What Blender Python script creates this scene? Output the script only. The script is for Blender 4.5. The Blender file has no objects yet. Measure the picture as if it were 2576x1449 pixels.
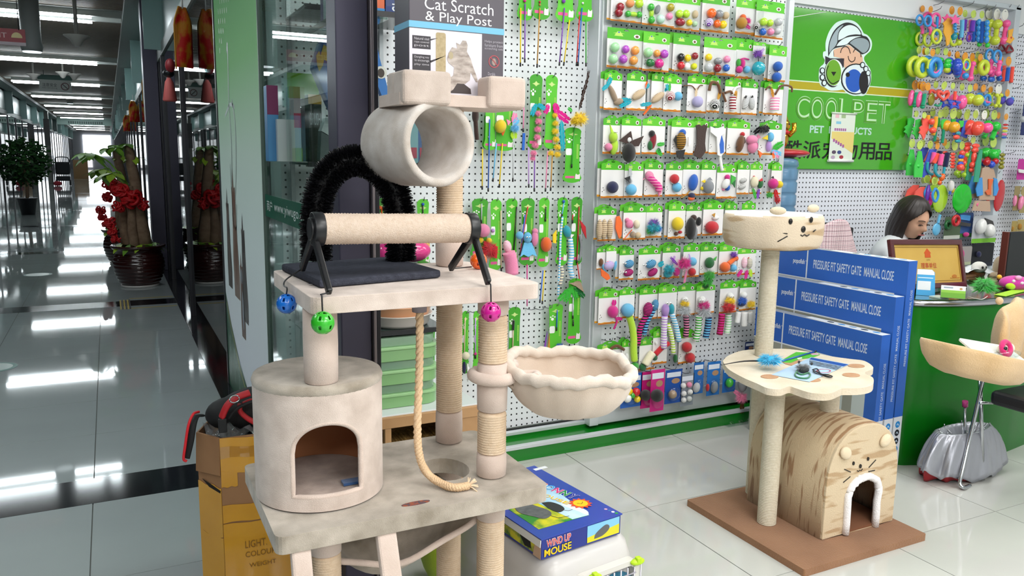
import bpy, math, random
from mathutils import Vector as V, Matrix as M
from mathutils.geometry import tessellate_polygon
rnd = random.Random(11)
sc = bpy.context.scene
COL = sc.collection
PI = math.pi
# ------------------------------------------------------------------ camera
FPX, YAW, PITCH, ROLL, CAMH = 1996.8, .46815, .16117, .01585, 1.35
_f = V((math.sin(YAW)*math.cos(PITCH), math.cos(YAW)*math.cos(PITCH), -math.sin(PITCH)))
_r = V((math.cos(YAW), -math.sin(YAW), 0)); _u = _r.cross(_f)
RT = _r*math.cos(ROLL)+_u*math.sin(ROLL); UP = -_r*math.sin(ROLL)+_u*math.cos(ROLL)
cd = bpy.data.cameras.new('camera'); cam = bpy.data.objects.new('camera', cd); COL.objects.link(cam)
cd.sensor_width = 36; cd.lens = FPX/2576*36; cd.clip_start = .05; cd.clip_end = 300
mw = M.Identity(4)
for i in range(3):
    mw[i][0] = RT[i]; mw[i][1] = UP[i]; mw[i][2] = -_f[i]
mw[2][3] = CAMH
cam.matrix_world = mw
sc.camera = cam
# ------------------------------------------------------------------ view, world, lights
sc.view_settings.view_transform = 'Standard'; sc.view_settings.look = 'None'
sc.view_settings.gamma = 1; sc.view_settings.use_curve_mapping = False
sc.view_settings.exposure = -0.1
w = bpy.data.worlds.new('world'); sc.world = w; w.use_nodes = True
w.node_tree.nodes['Background'].inputs[0].default_value = (.75, .85, .95, 1)
w.node_tree.nodes['Background'].inputs[1].default_value = .3
sc.cycles.max_bounces = 8; sc.cycles.transparent_max_bounces = 24
sc.cycles.caustics_reflective = False; sc.cycles.caustics_refractive = False
def area(name, loc, sx, sy, power, color=(1, 1, 1), rot=(0, 0, 0)):
    l = bpy.data.lights.new(name, 'AREA'); l.shape = 'RECTANGLE'; l.size = sx; l.size_y = sy
    l.energy = power; l.color = color
    o = bpy.data.objects.new(name, l); o.location = loc; o.rotation_euler = rot; COL.objects.link(o)
    return o
SHOPC = (1, .985, .96)
area('shop_and_fill_light', (1.5, .5, 2.68), 1.2, .6, 30, SHOPC)
area('shop_and_fill_light', (1.7, 2.3, 2.68), 1.2, .6, 18, SHOPC)
area('shop_and_fill_light', (3.6, .5, 2.68), 1.2, .6, 20, SHOPC)
area('shop_and_fill_light', (3.6, 2.3, 2.68), 1.2, .6, 20, SHOPC)
area('shop_and_fill_light', (5.2, 1.9, 2.68), 1.2, .6, 20, SHOPC)
area('shop_and_fill_light', (1.3, -.9, 2.68), 1.2, .6, 44, SHOPC)  # fill added to brighten the front of the cat tower
area('shop_and_fill_light', (3.4, -1.0, 2.68), 1.2, .6, 26, SHOPC)
area('shop_and_fill_light', (1.2, -2.6, 2.68), 1.8, .9, 95, SHOPC)  # large fill added behind the camera to light upright fronts
area('shop_and_fill_light', (3.2, -2.6, 2.68), 1.8, .9, 50, SHOPC)  # second fill added behind the camera, for the fronts farther in
area('entrance_side_fill', (-.9, -1.8, 2.9), 1.6, .8, 70, (1, .98, .96))  # added fill for faces turned to the camera, not a known entrance lamp
area('pane_fill_light', (-1.6, 3.5, 2.95), 1.2, .5, 28, (.93, .98, 1))  # added fill that brightens the printed pane, not a ceiling fitting
area('corridor_end_daylight', (-.8, 72, 1.6), 3, 2.4, 25, (.9, .96, 1), (PI/2, 0, PI))
# ------------------------------------------------------------------ pixel -> place on a real plane
CAMP = V((0, 0, CAMH))
def ray(px, py):
    return RT*((px-1288)/FPX) - UP*((py-724.5)/FPX) + _f
def at(px, py, X=None, Y=None, Z=None):
    d = ray(px, py)
    t = (X-CAMP.x)/d.x if X is not None else (Y-CAMP.y)/d.y if Y is not None else (Z-CAMP.z)/d.z
    return CAMP+d*t
def depth(P): return (P-CAMP).dot(_f)
# ------------------------------------------------------------------ materials
MATS = {}
def lin(c):
    if isinstance(c, str): c = [int(c[i:i+2], 16) for i in (0, 2, 4)]
    return tuple((x/255/12.92 if x/255 <= .04045 else ((x/255+.055)/1.055)**2.4) for x in c)+(1,)
def nodes(name):
    m = bpy.data.materials.new(name); m.use_nodes = True
    return m, m.node_tree, m.node_tree.nodes['Principled BSDF']
def mat(color, rough=.55, metal=0, kind=None, c2=None, scale=40, amt=.5, bump=0, bscale=400, spec=.5, sheen=0, alpha=1, coat=0, trans=0, emit=0, stretch=None):
    key = (color, rough, metal, c2, scale, amt, bump, bscale, spec, sheen, alpha, coat, trans, emit, stretch)
    if key in MATS: return MATS[key]
    m, nt, b = nodes('paint_'+str(color)); MATS[key] = m
    b.inputs['Base Color'].default_value = lin(color)
    b.inputs['Roughness'].default_value = rough; b.inputs['Metallic'].default_value = metal
    b.inputs['Specular IOR Level'].default_value = spec
    if sheen: b.inputs['Sheen Weight'].default_value = sheen; b.inputs['Sheen Roughness'].default_value = .6
    if coat: b.inputs['Coat Weight'].default_value = coat; b.inputs['Coat Roughness'].default_value = .08
    if alpha < 1: b.inputs['Alpha'].default_value = alpha
    if trans: b.inputs['Transmission Weight'].default_value = trans
    if emit: b.inputs['Emission Color'].default_value = lin(color); b.inputs['Emission Strength'].default_value = emit
    if c2 or bump:
        tc = nt.nodes.new('ShaderNodeTexCoord'); src = tc.outputs['Object']
        if stretch:
            mp = nt.nodes.new('ShaderNodeMapping'); mp.inputs['Scale'].default_value = stretch
            nt.links.new(src, mp.inputs[0]); src = mp.outputs[0]
    if c2:
        n = nt.nodes.new('ShaderNodeTexNoise'); n.inputs['Scale'].default_value = scale; n.inputs['Detail'].default_value = 4
        nt.links.new(src, n.inputs['Vector'])
        r = nt.nodes.new('ShaderNodeValToRGB'); r.color_ramp.elements[0].position = .5-amt/2; r.color_ramp.elements[1].position = .5+amt/2
        r.color_ramp.elements[0].color = lin(color); r.color_ramp.elements[1].color = lin(c2)
        nt.links.new(n.outputs['Fac'], r.inputs[0]); nt.links.new(r.outputs[0], b.inputs['Base Color'])
    if bump:
        n2 = nt.nodes.new('ShaderNodeTexNoise'); n2.inputs['Scale'].default_value = bscale; n2.inputs['Detail'].default_value = 3
        nt.links.new(src, n2.inputs['Vector'])
        bp = nt.nodes.new('ShaderNodeBump'); bp.inputs['Strength'].default_value = bump; bp.inputs['Distance'].default_value = .004
        nt.links.new(n2.outputs['Fac'], bp.inputs['Height']); nt.links.new(bp.outputs[0], b.inputs['Normal'])
    return m
def plush(c, c2=None, scale=14): return mat(c, .95, c2=c2 or c, scale=scale, amt=.4, bump=.4, bscale=520, spec=.12, sheen=.3)
def cloth(c): return mat(c, .9, bump=.5, bscale=300, spec=.2, sheen=.3)
def plastic(c): return mat(c, .3, coat=.3)
def paper(c): return mat(c, .45, spec=.4)
def stripes(c1, c2, freq=300, axis='Z', rough=.85, saw=.5):
    key = ('stripe', c1, c2, freq, axis, rough, saw)
    if key in MATS: return MATS[key]
    m, nt, b = nodes('striped'); MATS[key] = m
    tc = nt.nodes.new('ShaderNodeTexCoord'); wv = nt.nodes.new('ShaderNodeTexWave'); wv.bands_direction = axis
    wv.inputs['Scale'].default_value = freq; wv.inputs['Distortion'].default_value = .6
    nt.links.new(tc.outputs['Object'], wv.inputs['Vector'])
    r = nt.nodes.new('ShaderNodeValToRGB'); r.color_ramp.interpolation = 'CONSTANT'
    r.color_ramp.elements[0].color = lin(c1); r.color_ramp.elements[1].color = lin(c2); r.color_ramp.elements[1].position = saw
    nt.links.new(wv.outputs['Fac'], r.inputs[0]); nt.links.new(r.outputs[0], b.inputs['Base Color'])
    b.inputs['Roughness'].default_value = rough
    return m
def glass(tint=(.86, .95, .92), key='glass', refl=.9):
    if key in MATS: return MATS[key]
    m, nt, b = nodes(key); MATS[key] = m
    nt.nodes.remove(b); out = nt.nodes['Material Output']
    t = nt.nodes.new('ShaderNodeBsdfTransparent'); t.inputs[0].default_value = tint+(1,)
    g = nt.nodes.new('ShaderNodeBsdfGlossy'); g.inputs['Roughness'].default_value = .01; g.inputs[0].default_value = (refl, refl, refl, 1)
    fr = nt.nodes.new('ShaderNodeFresnel'); ge = nt.nodes.new('ShaderNodeNewGeometry'); io = nt.nodes.new('ShaderNodeMapRange')
    io.inputs['To Min'].default_value = 1.5; io.inputs['To Max'].default_value = 1/1.5   # same reflection on both faces of a pane
    nt.links.new(ge.outputs['Backfacing'], io.inputs[0]); nt.links.new(io.outputs[0], fr.inputs[0])
    mx = nt.nodes.new('ShaderNodeMixShader')
    nt.links.new(fr.outputs[0], mx.inputs[0]); nt.links.new(t.outputs[0], mx.inputs[1]); nt.links.new(g.outputs[0], mx.inputs[2])
    nt.links.new(mx.outputs[0], out.inputs[0])
    return m
# ------------------------------------------------------------------ mesh building
class MB:
    def __init__(s): s.v = []; s.f = []; s.m = []; s.s = []
    def add(s, vs, fs, mi=0, sm=False, T=None):
        k = len(s.v)
        s.v += [T @ V(a) if T else V(a) for a in vs]
        for f in fs: s.f.append([i+k for i in f]); s.m.append(mi); s.s.append(sm)
        return s
    def box(s, lo, hi, mi=0, T=None):
        a, b = lo, hi
        vs = [(x, y, z) for z in (a[2], b[2]) for y in (a[1], b[1]) for x in (a[0], b[0])]
        return s.add(vs, [(0, 2, 3, 1), (4, 5, 7, 6), (0, 1, 5, 4), (2, 6, 7, 3), (0, 4, 6, 2), (1, 3, 7, 5)], mi, False, T)
    def prism(s, pts, frame, d0, d1, mi=0, holes=(), sides=True, mside=None):
        # pts: 2D outline in the frame (O, ux, uy, n); extruded from depth d0 to d1 along n
        O, ux, uy, n = frame
        loops = [[V((p[0], p[1], 0)) for p in pts]]+[[V((p[0], p[1], 0)) for p in h] for h in holes]
        tris = tessellate_polygon(loops)
        flat = [p for l in loops for p in l]; N = len(flat)
        vs = [O+ux*p.x+uy*p.y+n*d1 for p in flat]+[O+ux*p.x+uy*p.y+n*d0 for p in flat]
        area2 = lambda t: (flat[t[1]]-flat[t[0]]).cross(flat[t[2]]-flat[t[0]]).z
        right = ux.cross(uy).dot(n) > 0
        fs = []
        for t in tris:
            t = tuple(t)
            if (area2(t) > 0) != right: t = t[::-1]
            fs.append(t)
            if sides: fs.append(tuple(i+N for i in t[::-1]))
        s.add(vs, fs, mi)
        if sides:
            k0 = len(s.v)-2*N; o = 0
            for li, l in enumerate(loops):
                L = len(l)
                ar = sum(l[i].x*l[(i+1) % L].y-l[(i+1) % L].x*l[i].y for i in range(L))
                for i in range(L):
                    j = (i+1) % L; q = [k0+o+i, k0+o+i+N, k0+o+j+N, k0+o+j]
                    if ((ar > 0) == right) != (li == 0): q = q[::-1]
                    s.f.append(q); s.m.append(mi if mside is None else mside); s.s.append(False)
                o += L
        return s
    def tube(s, pts, r, n=8, mi=0, sm=True, cap=True, closed=False, flat=1):
        pts = [V(p) for p in pts]; L = len(pts)
        rs = r if isinstance(r, (list, tuple)) else [r]*L
        k = len(s.v); prev = None
        for i, p in enumerate(pts):
            a = pts[(i-1) % L] if (closed or i > 0) else p; b = pts[(i+1) % L] if (closed or i < L-1) else p
            t = (b-a).normalized() if (b-a).length > 1e-9 else V((0, 0, 1))
            if prev is None:
                ref = V((0, 0, 1)) if abs(t.z) < .9 else V((1, 0, 0)); x = t.cross(ref).normalized()
            else: x = (prev-t*prev.dot(t)); x = x.normalized() if x.length > 1e-6 else t.orthogonal().normalized()
            prev = x; y = t.cross(x)
            for j in range(n):
                a_ = 2*PI*j/n; s.v.append(p+(x*math.cos(a_)+y*math.sin(a_)*flat)*rs[i])
        R = L if closed else L-1
        for i in range(R):
            for j in range(n):
                a = k+i*n+j; b = k+i*n+(j+1) % n; c = k+((i+1) % L)*n+(j+1) % n; d = k+((i+1) % L)*n+j
                s.f.append([a, b, c, d]); s.m.append(mi); s.s.append(sm)
        if cap and not closed:
            s.f.append([k+j for j in range(n)][::-1]); s.m.append(mi); s.s.append(False)
            s.f.append([k+(L-1)*n+j for j in range(n)]); s.m.append(mi); s.s.append(False)
        return s
    def lathe(s, prof, c=(0, 0, 0), n=24, mi=0, sm=True, cap=True, T=None):
        k = len(s.v); c = V(c)
        for (r, z) in prof:
            for j in range(n):
                a = 2*PI*j/n; p = c+V((r*math.cos(a), r*math.sin(a), z)); s.v.append(T @ p if T else p)
        for i in range(len(prof)-1):
            for j in range(n):
                s.f.append([k+i*n+j, k+i*n+(j+1) % n, k+(i+1)*n+(j+1) % n, k+(i+1)*n+j]); s.m.append(mi); s.s.append(sm)
        if cap:
            s.f.append([k+j for j in range(n)][::-1]); s.m.append(mi); s.s.append(False)
            e = k+(len(prof)-1)*n; s.f.append([e+j for j in range(n)]); s.m.append(mi); s.s.append(False)
        return s
    def ball(s, c, r, u=14, v=9, mi=0, T=None):
        if not isinstance(r, (tuple, list)): r = (r, r, r)
        k = len(s.v); c = V(c)
        P = lambda p: s.v.append((T @ p if T else p)+c)
        P(V((0, 0, -r[2])))
        for i in range(1, v):
            ph = -PI/2+PI*i/v
            for j in range(u):
                a = 2*PI*j/u; P(V((r[0]*math.cos(ph)*math.cos(a), r[1]*math.cos(ph)*math.sin(a), r[2]*math.sin(ph))))
        P(V((0, 0, r[2])))
        e = len(s.v)-1
        for j in range(u):
            s.f.append([k, k+1+(j+1) % u, k+1+j]); s.f.append([e, e-u+j, e-u+(j+1) % u]); s.m += [mi]*2; s.s += [True]*2
        for i in range(v-2):
            for j in range(u):
                a = k+1+i*u
                s.f.append([a+j, a+(j+1) % u, a+u+(j+1) % u, a+u+j]); s.m.append(mi); s.s.append(True)
        return s
    def torus(s, c, R, r, ax=(0, 1, 0), n=20, k=8, mi=0, sq=1):
        ax = V(ax).normalized(); x = ax.orthogonal().normalized(); y = ax.cross(x)
        return s.tube([V(c)+(x*math.cos(2*PI*i/n)+y*math.sin(2*PI*i/n)*sq)*R for i in range(n)], r, k, mi, closed=True)
    def grid(s, fn, nu, nv, mi=0, sm=True, wrap=False):
        k = len(s.v)
        for i in range(nu+1):
            for j in range(nv+(0 if wrap else 1)): s.v.append(V(fn(i/nu, j/nv)))
        W = nv if wrap else nv+1
        for i in range(nu):
            for j in range(nv):
                a = k+i*W+j; b = k+i*W+(j+1) % W; s.f.append([a, b, b+W, a+W]); s.m.append(mi); s.s.append(sm)
        return s
    def mesh(s, name, mats, off=None):
        me = bpy.data.meshes.new(name)
        o = off or V((0, 0, 0))
        me.from_pydata([tuple(p-o) for p in s.v], [], s.f)
        for m in (mats if isinstance(mats, (list, tuple)) else [mats]): me.materials.append(m)
        me.polygons.foreach_set('material_index', s.m); me.polygons.foreach_set('use_smooth', s.s)
        me.update()
        return me
BASE = {}
def base_of(p): return BASE.get(p.name, V((0, 0, 0))) if p else V((0, 0, 0))
def obj(name, mb, mats, parent=None, bev=0, seg=2, shell=0, sub=0):
    # one mesh object; vertices are given in room coordinates
    if parent is None:
        lo = [min(p[i] for p in mb.v) for i in range(3)]; hi = [max(p[i] for p in mb.v) for i in range(3)]
        b = V(((lo[0]+hi[0])/2, (lo[1]+hi[1])/2, lo[2]))
    else: b = base_of(parent)
    o = bpy.data.objects.new(name, mb.mesh(name, mats, b)); COL.objects.link(o)
    if parent is None: o.location = b
    else: o.parent = parent
    BASE[o.name] = b
    if shell:
        q = o.modifiers.new('shell', 'SOLIDIFY'); q.thickness = shell; q.offset = 0
    if bev:
        q = o.modifiers.new('bevel', 'BEVEL'); q.width = bev; q.segments = seg; q.limit_method = 'ANGLE'; q.angle_limit = .6
    if sub:
        q = o.modifiers.new('smooth', 'SUBSURF'); q.levels = sub; q.render_levels = sub
    return o
def tag(o, label=None, cat=None, group=None, kind=None):
    if label: o['label'] = label
    if cat: o['category'] = cat
    if group: o['group'] = group
    if kind: o['kind'] = kind
    return o
def thing(name, loc, label, cat, group=None):
    o = bpy.data.objects.new(name, None); COL.objects.link(o); o.location = loc; o.empty_display_size = .05
    BASE[o.name] = V(loc)
    return tag(o, label, cat, group)
def struct(name, mb, mats, parent=None, **k):
    o = obj(name, mb, mats, parent, **k)
    if parent is None: o['kind'] = 'structure'
    return o
SHARED = {}
def inst(name, key, maker, mats, parent, loc, scale=(1, 1, 1), rot=None):
    # a piece whose mesh is shared between alike pieces
    mats = mats if isinstance(mats, (list, tuple)) else [mats]
    k = (key,)+tuple(m.name for m in mats)
    if k not in SHARED: SHARED[k] = maker().mesh(name, mats)
    o = bpy.data.objects.new(name, SHARED[k]); COL.objects.link(o)
    if parent: o.parent = parent
    o.location = V(loc)-base_of(parent)
    o.scale = (scale,)*3 if isinstance(scale, (int, float)) else scale
    if rot: o.rotation_euler = rot
    return o
def copy_tree(o, parent=None):
    c = o.copy(); COL.objects.link(c)
    if parent: c.parent = parent
    for ch in list(o.children): copy_tree(ch, c)
    return c
def frame(O, ux, uy):
    ux = V(ux).normalized(); uy = V(uy); uy = (uy-ux*uy.dot(ux)).normalized()
    return (V(O), ux, uy, ux.cross(uy))
def rect(x0, y0, x1, y1): return [(x0, y0), (x1, y0), (x1, y1), (x0, y1)]
def rrect(x0, y0, x1, y1, r, n=5):
    out = []
    for cx, cy, a0 in ((x1-r, y0+r, -PI/2), (x1-r, y1-r, 0), (x0+r, y1-r, PI/2), (x0+r, y0+r, PI)):
        out += [(cx+r*math.cos(a0+PI/2*i/n), cy+r*math.sin(a0+PI/2*i/n)) for i in range(n+1)]
    return out
def ell(cx, cy, rx, ry=None, n=20, a0=0, a1=2*PI):
    ry = ry or rx
    full = abs(a1-a0-2*PI) < 1e-6
    return [(cx+rx*math.cos(a0+(a1-a0)*i/(n if full else n-1)), cy+ry*math.sin(a0+(a1-a0)*i/(n if full else n-1))) for i in range(n)]
def stroke(pts, w):
    # outline of a brush line through 2D points
    L = []; R = []
    for i, p in enumerate(pts):
        a = pts[max(i-1, 0)]; b = pts[min(i+1, len(pts)-1)]
        dx, dy = b[0]-a[0], b[1]-a[1]; d = math.hypot(dx, dy) or 1
        L.append((p[0]-dy/d*w/2, p[1]+dx/d*w/2)); R.append((p[0]+dy/d*w/2, p[1]-dx/d*w/2))
    return R+L[::-1]
TXT = {}
def text2d(body, bold=0):
    if (body, bold) in TXT: return TXT[(body, bold)]
    c = bpy.data.curves.new('t', 'FONT'); c.body = body; c.size = 1; c.offset = bold; c.resolution_u = 8 if bold else 3
    o = bpy.data.objects.new('t', c); COL.objects.link(o)
    dg = bpy.context.evaluated_depsgraph_get()
    me = o.evaluated_get(dg).to_mesh()
    vs = [(v.co.x, v.co.y) for v in me.vertices]; fs = [tuple(p.vertices) for p in me.polygons]
    o.evaluated_get(dg).to_mesh_clear(); bpy.data.objects.remove(o); bpy.data.curves.remove(c)
    TXT[(body, bold)] = (vs, fs)
    return vs, fs
def letter(mb, body, fr, x, y, w, h, d=.0006, mi=0, bold=0, shear=0):
    # flat lettering filling the box (x, y, w, h) of a surface frame
    vs, fs = text2d(body, bold)
    if not vs: return mb
    x0 = min(p[0] for p in vs); x1 = max(p[0] for p in vs); y0 = min(p[1] for p in vs); y1 = max(p[1] for p in vs)
    O, ux, uy, n = fr
    q = []
    for p in vs:
        a = (p[0]-x0)/(x1-x0)*w; b = (p[1]-y0)/(y1-y0)*h
        q.append(O+ux*(x+a+b*shear)+uy*(y+b)+n*d)
    return mb.add(q, fs, mi)
def spl(pts, n=8):
    # smooth curve through points (Catmull-Rom)
    pts = [V(p) for p in pts]; out = []
    for i in range(len(pts)-1):
        a = pts[max(i-1, 0)]; b = pts[i]; c = pts[i+1]; d = pts[min(i+2, len(pts)-1)]
        for k in range(n):
            t = k/n
            out.append(.5*((2*b)+(c-a)*t+(2*a-5*b+4*c-d)*t*t+(3*b-a-3*c+d)*t**3))
    return out+[pts[-1]]
def rotz(a): return M.Rotation(a, 4, 'Z')
ORD = 'first second third fourth fifth sixth seventh eighth ninth tenth eleventh twelfth thirteenth fourteenth fifteenth sixteenth seventeenth eighteenth'.split()
# ================================================================== the room
GX = .576                                   # glass line between shop and corridor
WHITE = mat('e9ecee', .5); ALU = mat('d3d8dc', .35, .3); GREEN = mat('0f7a1e', .22, coat=.4)
DARKM = mat('2b2b31', .35, .2)
def peg_mat(key, base, pitch=.028, rad=.15, off=(0, 0)):
    m, nt, b = nodes(key)
    N = nt.nodes.new; L = nt.links.new
    tc = N('ShaderNodeTexCoord'); sx = N('ShaderNodeSeparateXYZ'); L(tc.outputs['Object'], sx.inputs[0])
    def fr(sock, o):
        a = N('ShaderNodeMath'); a.operation = 'MULTIPLY_ADD'; a.inputs[1].default_value = 1/pitch; a.inputs[2].default_value = 100.25+o; L(sock, a.inputs[0])
        f = N('ShaderNodeMath'); f.operation = 'FRACT'; L(a.outputs[0], f.inputs[0])
        s = N('ShaderNodeMath'); s.operation = 'SUBTRACT'; s.inputs[1].default_value = .5; L(f.outputs[0], s.inputs[0])
        p = N('ShaderNodeMath'); p.operation = 'POWER'; p.inputs[1].default_value = 2; L(s.outputs[0], p.inputs[0]); return p
    a = fr(sx.outputs[0], off[0]); c = fr(sx.outputs[2], off[1])
    s = N('ShaderNodeMath'); L(a.outputs[0], s.inputs[0]); L(c.outputs[0], s.inputs[1])
    g = N('ShaderNodeMath'); g.operation = 'LESS_THAN'; g.inputs[1].default_value = rad*rad; L(s.outputs[0], g.inputs[0])
    mx = N('ShaderNodeMix'); mx.data_type = 'RGBA'; mx.inputs[6].default_value = lin(base); mx.inputs[7].default_value = lin('16171a')
    L(g.outputs[0], mx.inputs[0]); L(mx.outputs[2], b.inputs['Base Color']); b.inputs['Roughness'].default_value = .45
    return m
PEG = peg_mat('peg_board_white', 'e6eaee'); PEG2 = peg_mat('peg_board_back', 'e3e6f0', rad=.17)
# ---- shop floor: slab with tiles laid on it
TILE = mat('c9cac5', .07, c2='bfc1bc', scale=3, amt=.8); TILEC = mat('b0b8b8', .04, c2='a6aeae', scale=2, amt=.8)
GROUT = mat('6e706c', .7); GRAN = mat('15181b', .08, c2='22262a', scale=160, amt=.3)
fl = struct('floor', MB().box((-2.6, -4, -.06), (7, 16, -.004)), GROUT)
tm = MB().box((-.308, -.303, -.004), (.308, .303, 0))
for i in range(9):
    for j in range(-6, 2):
        x = .583+.62*i+.31; y = 2.39+.61*j+.305
        inst('tile', 'tile', lambda: tm, TILE, fl, (x, y, 0))
# corridor tiles between the granite bands
BANDS = [(3.33, 3.60), (7.76, 8.05), (12.22, 12.5)]
cm = MB().box((-.308, -.5, -.004), (.308, .5, 0))
ys = [-1.2, 3.33], [3.60, 7.76], [8.05, 12.22], [12.5, 16]
for a, b in ys:
    n = max(1, round((b-a)/.62))
    for j in range(n):
        for i in range(5):
            o = inst('tile', 'ctile', lambda: cm, TILEC, fl, (.49-.62*i-.31, a+(b-a)*(j+.5)/n, 0), (1, (b-a)/n-.003, 1))
for a, b in BANDS:
    obj('granite_band', MB().box((-2.6, a, -.004), (.488, b, 0)), GRAN, fl)
obj('granite_band', MB().box((.49, 2.7, -.004), (.581, 60, .0005)), GRAN, fl)
ff = struct('floor_corridor_far', MB().box((-2.6, 16, -.06), (.49, 76, 0)), TILEC)
for k in range(4, 14):
    obj('granite_band', MB().box((-2.6, 12.36+4.44*(k-3)-.14, 0), (.488, 12.36+4.44*(k-3)+.14, .001)), GRAN, ff)
# round floor sticker, hazard tape
for q in ((-.72, 5.8, .13), (-.77, 10.15, .14)):
    m = MB().lathe([(q[2], .0005), (q[2], .0012)], (q[0], q[1], 0), 28)
    m.lathe([(q[2]*.8, .0012), (q[2]*.8, .0016)], (q[0], q[1], 0), 28, 1)
    o = obj('floor_sticker', m, [mat('1d6a5c', .4), mat('a9bdb5', .3)])
    tag(o, ('round green arrow sticker on the corridor floor nearer the taped carton' if q[1] < 7 else 'small round green sticker on the corridor floor beside the ribboned pot plant'), 'sticker')
m = MB()
for k in range(6): m.box((.02+.015*k, 7.6, .0005), (.032+.015*k, 8.1, .0012), k % 2)
m.box((.1, 7.62, .0005), (.48, 7.64, .0012), 0); m.box((.1, 8.14, .0005), (.48, 8.16, .0012), 0)
tag(obj('hazard_tape', m, [mat('b79a25'), mat('17171a')]), 'yellow and black hazard tape around the dark floor band by the plant pot', 'tape')
# ---- pegboard walls of the shop
wl = struct('wall_wand_board', MB().box((.6, 3.2, .1), (2.02, 3.225, 2.72)), PEG)
wc = struct('wall_card_board', MB().box((2.04, 3.12, .10), (3.12, 3.145, 2.72)), PEG)
m = MB().box((1.995, 3.095, .085), (2.045, 3.15, 2.72)); m.box((2.045, 3.105, .085), (3.125, 3.15, .20)); m.box((3.105, 3.10, .085), (3.14, 3.46, 2.72))
m.box((1.985, 3.11, .2), (1.996, 3.2, 2.72))
obj('board_frame', m, ALU, wc, bev=.003)
wb = struct('wall_back', MB().box((3.1, 3.45, 0), (7, 3.48, 2.75)), PEG2)
wt = struct('trim_back_top', MB().box((3.14, 3.43, 2.235), (7, 3.452, 2.72)), WHITE)
ux = at(2548, 100, Y=3.37).x; uz = at(2500, 16, Y=3.37).z
m = MB().box((ux, 3.37, .0), (ux+.055, 3.45, uz+.02)); m.box((4.62, 3.37, uz), (ux+.055, 3.45, uz+.03))
struct('trim_upright', m, mat('ccd5dc', .4), bev=.004)
m = MB().box((.6, 3.225, 0), (3.1, 3.5, 2.75)); struct('wall_core', m, WHITE)
# green plinth with aluminium rails in two steps
m = MB().box((.6, 3.145, .0), (3.16, 3.225, .083)); struct('plinth_upper', m, GREEN)
m = MB().box((.62, 3.03, 0), (3.14, 3.146, .068)); pl = struct('plinth_lower', m, GREEN, bev=.002)
obj('rail', MB().box((.62, 3.024, .058), (3.14, 3.05, .075)), ALU, pl, bev=.002)
obj('rail', MB().box((.62, 3.14, .083), (2.0, 3.165, .1)), ALU, pl, bev=.002)
obj('track', MB().box((.62, 3.17, .084), (2.0, 3.2, .094)), mat('111214', .5), pl)
# ceiling and far shop walls (behind the camera, they close the room)
struct('ceiling', MB().box((.6, -4, 2.75), (7, 3.5, 2.8)), WHITE)
struct('wall_east', MB().box((7, -4, 0), (7.05, 3.5, 2.75)), mat('dfe3e4'))
struct('wall_south', MB().box((-2.6, -4.05, 0), (7, -4, 3.2)), mat('cfd4d4'))
# ---- door pillar, shop glass, printed panes
pm = mat('4d4a5c', .4, .35)
m = MB().box((.574, 2.225, 0), (.665, 2.33, 2.8)); pi = struct('pillar_door', m, pm, bev=.004)
m = MB().box((.667, 2.21, 0), (.676, 2.32, 2.8)); obj('rail', m, mat('8d8488', .3, .6), pi, bev=.002)
m = MB().box((.677, 2.215, 0), (.69, 2.335, 2.8)); obj('rail', m, DARKM, pi, bev=.002)
GL = glass()
wn = struct('window_1', MB().box((.576, 2.33, 0), (.584, 3.42, 2.72)), GL)
band = MB().box((.574, 2.33, 1.10), (.5755, 3.42, 1.19))
obj('sticker_band', band, mat('155c46', .35), wn)
fb = frame((.5735, 3.40, 1.10), (0, -1, 0), (0, 0, 1))
m = letter(MB(), '商户', fb, .02, .025, .12, .045, .0003); letter(m, 'www.yiwugo.com', fb, .18, .022, .62, .045, .0003)
obj('lettering', m, mat('dfe9e6', .4), wn)
# printed pane: green fading to pale, castle-like group of pets, dark green swoosh
m_, nt, b = nodes('printed_pane')
tc = nt.nodes.new('ShaderNodeTexCoord'); sx = nt.nodes.new('ShaderNodeSeparateXYZ'); nt.links.new(tc.outputs['Object'], sx.inputs[0])
mr = nt.nodes.new('ShaderNodeMapRange'); mr.inputs['From Max'].default_value = 2.72; nt.links.new(sx.outputs[2], mr.inputs[0])
r = nt.nodes.new('ShaderNodeValToRGB'); cr = r.color_ramp
cr.elements[0].position = .12; cr.elements[0].color = lin('f2f7ff'); cr.elements[1].position = .9; cr.elements[1].color = lin('3c9448')
for pos, c in ((.35, 'e2f0ee'), (.5, 'cfe4d6'), (.66, '8fc98a')):
    e = cr.elements.new(pos); e.color = lin(c)
nt.links.new(mr.outputs[0], r.inputs[0]); nt.links.new(r.outputs[0], b.inputs['Base Color']); b.inputs['Roughness'].default_value = .7; b.inputs['Specular IOR Level'].default_value = .12
pp = struct('window_2', MB().box((.572, 3.43, 0), (.586, 4.85, 2.72)), m_)
obj('mullion', MB().box((.566, 4.85, 0), (.592, 4.885, 2.72)), DARKM, pp)
obj('mullion', MB().box((.566, 3.42, 0), (.592, 3.432, 2.72)), mat('5f6f66', .4), pp)
fp = frame((.5715, 4.85, 0), (0, -1, 0), (0, 0, 1))     # u runs towards the camera, v up
def swoosh():
    top = [(0, .56), (.2, .40), (.5, .24), (.85, .13), (1.2, .06), (1.41, .03)]
    return [(0, 0)]+[(1.41, 0)]+top[::-1]
obj('print_swoosh', MB().prism(swoosh(), fp, .0003, .0006, sides=False), mat('1c5c3a', .3), pp)
sw = [(.04, .50), (.22, .36), (.5, .2), (.85, .09), (1.2, .03)]
obj('print_line', MB().prism(stroke(sw, .012), fp, .0006, .0009, sides=False), mat('a9a83c', .3), pp)
m = MB()
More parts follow.
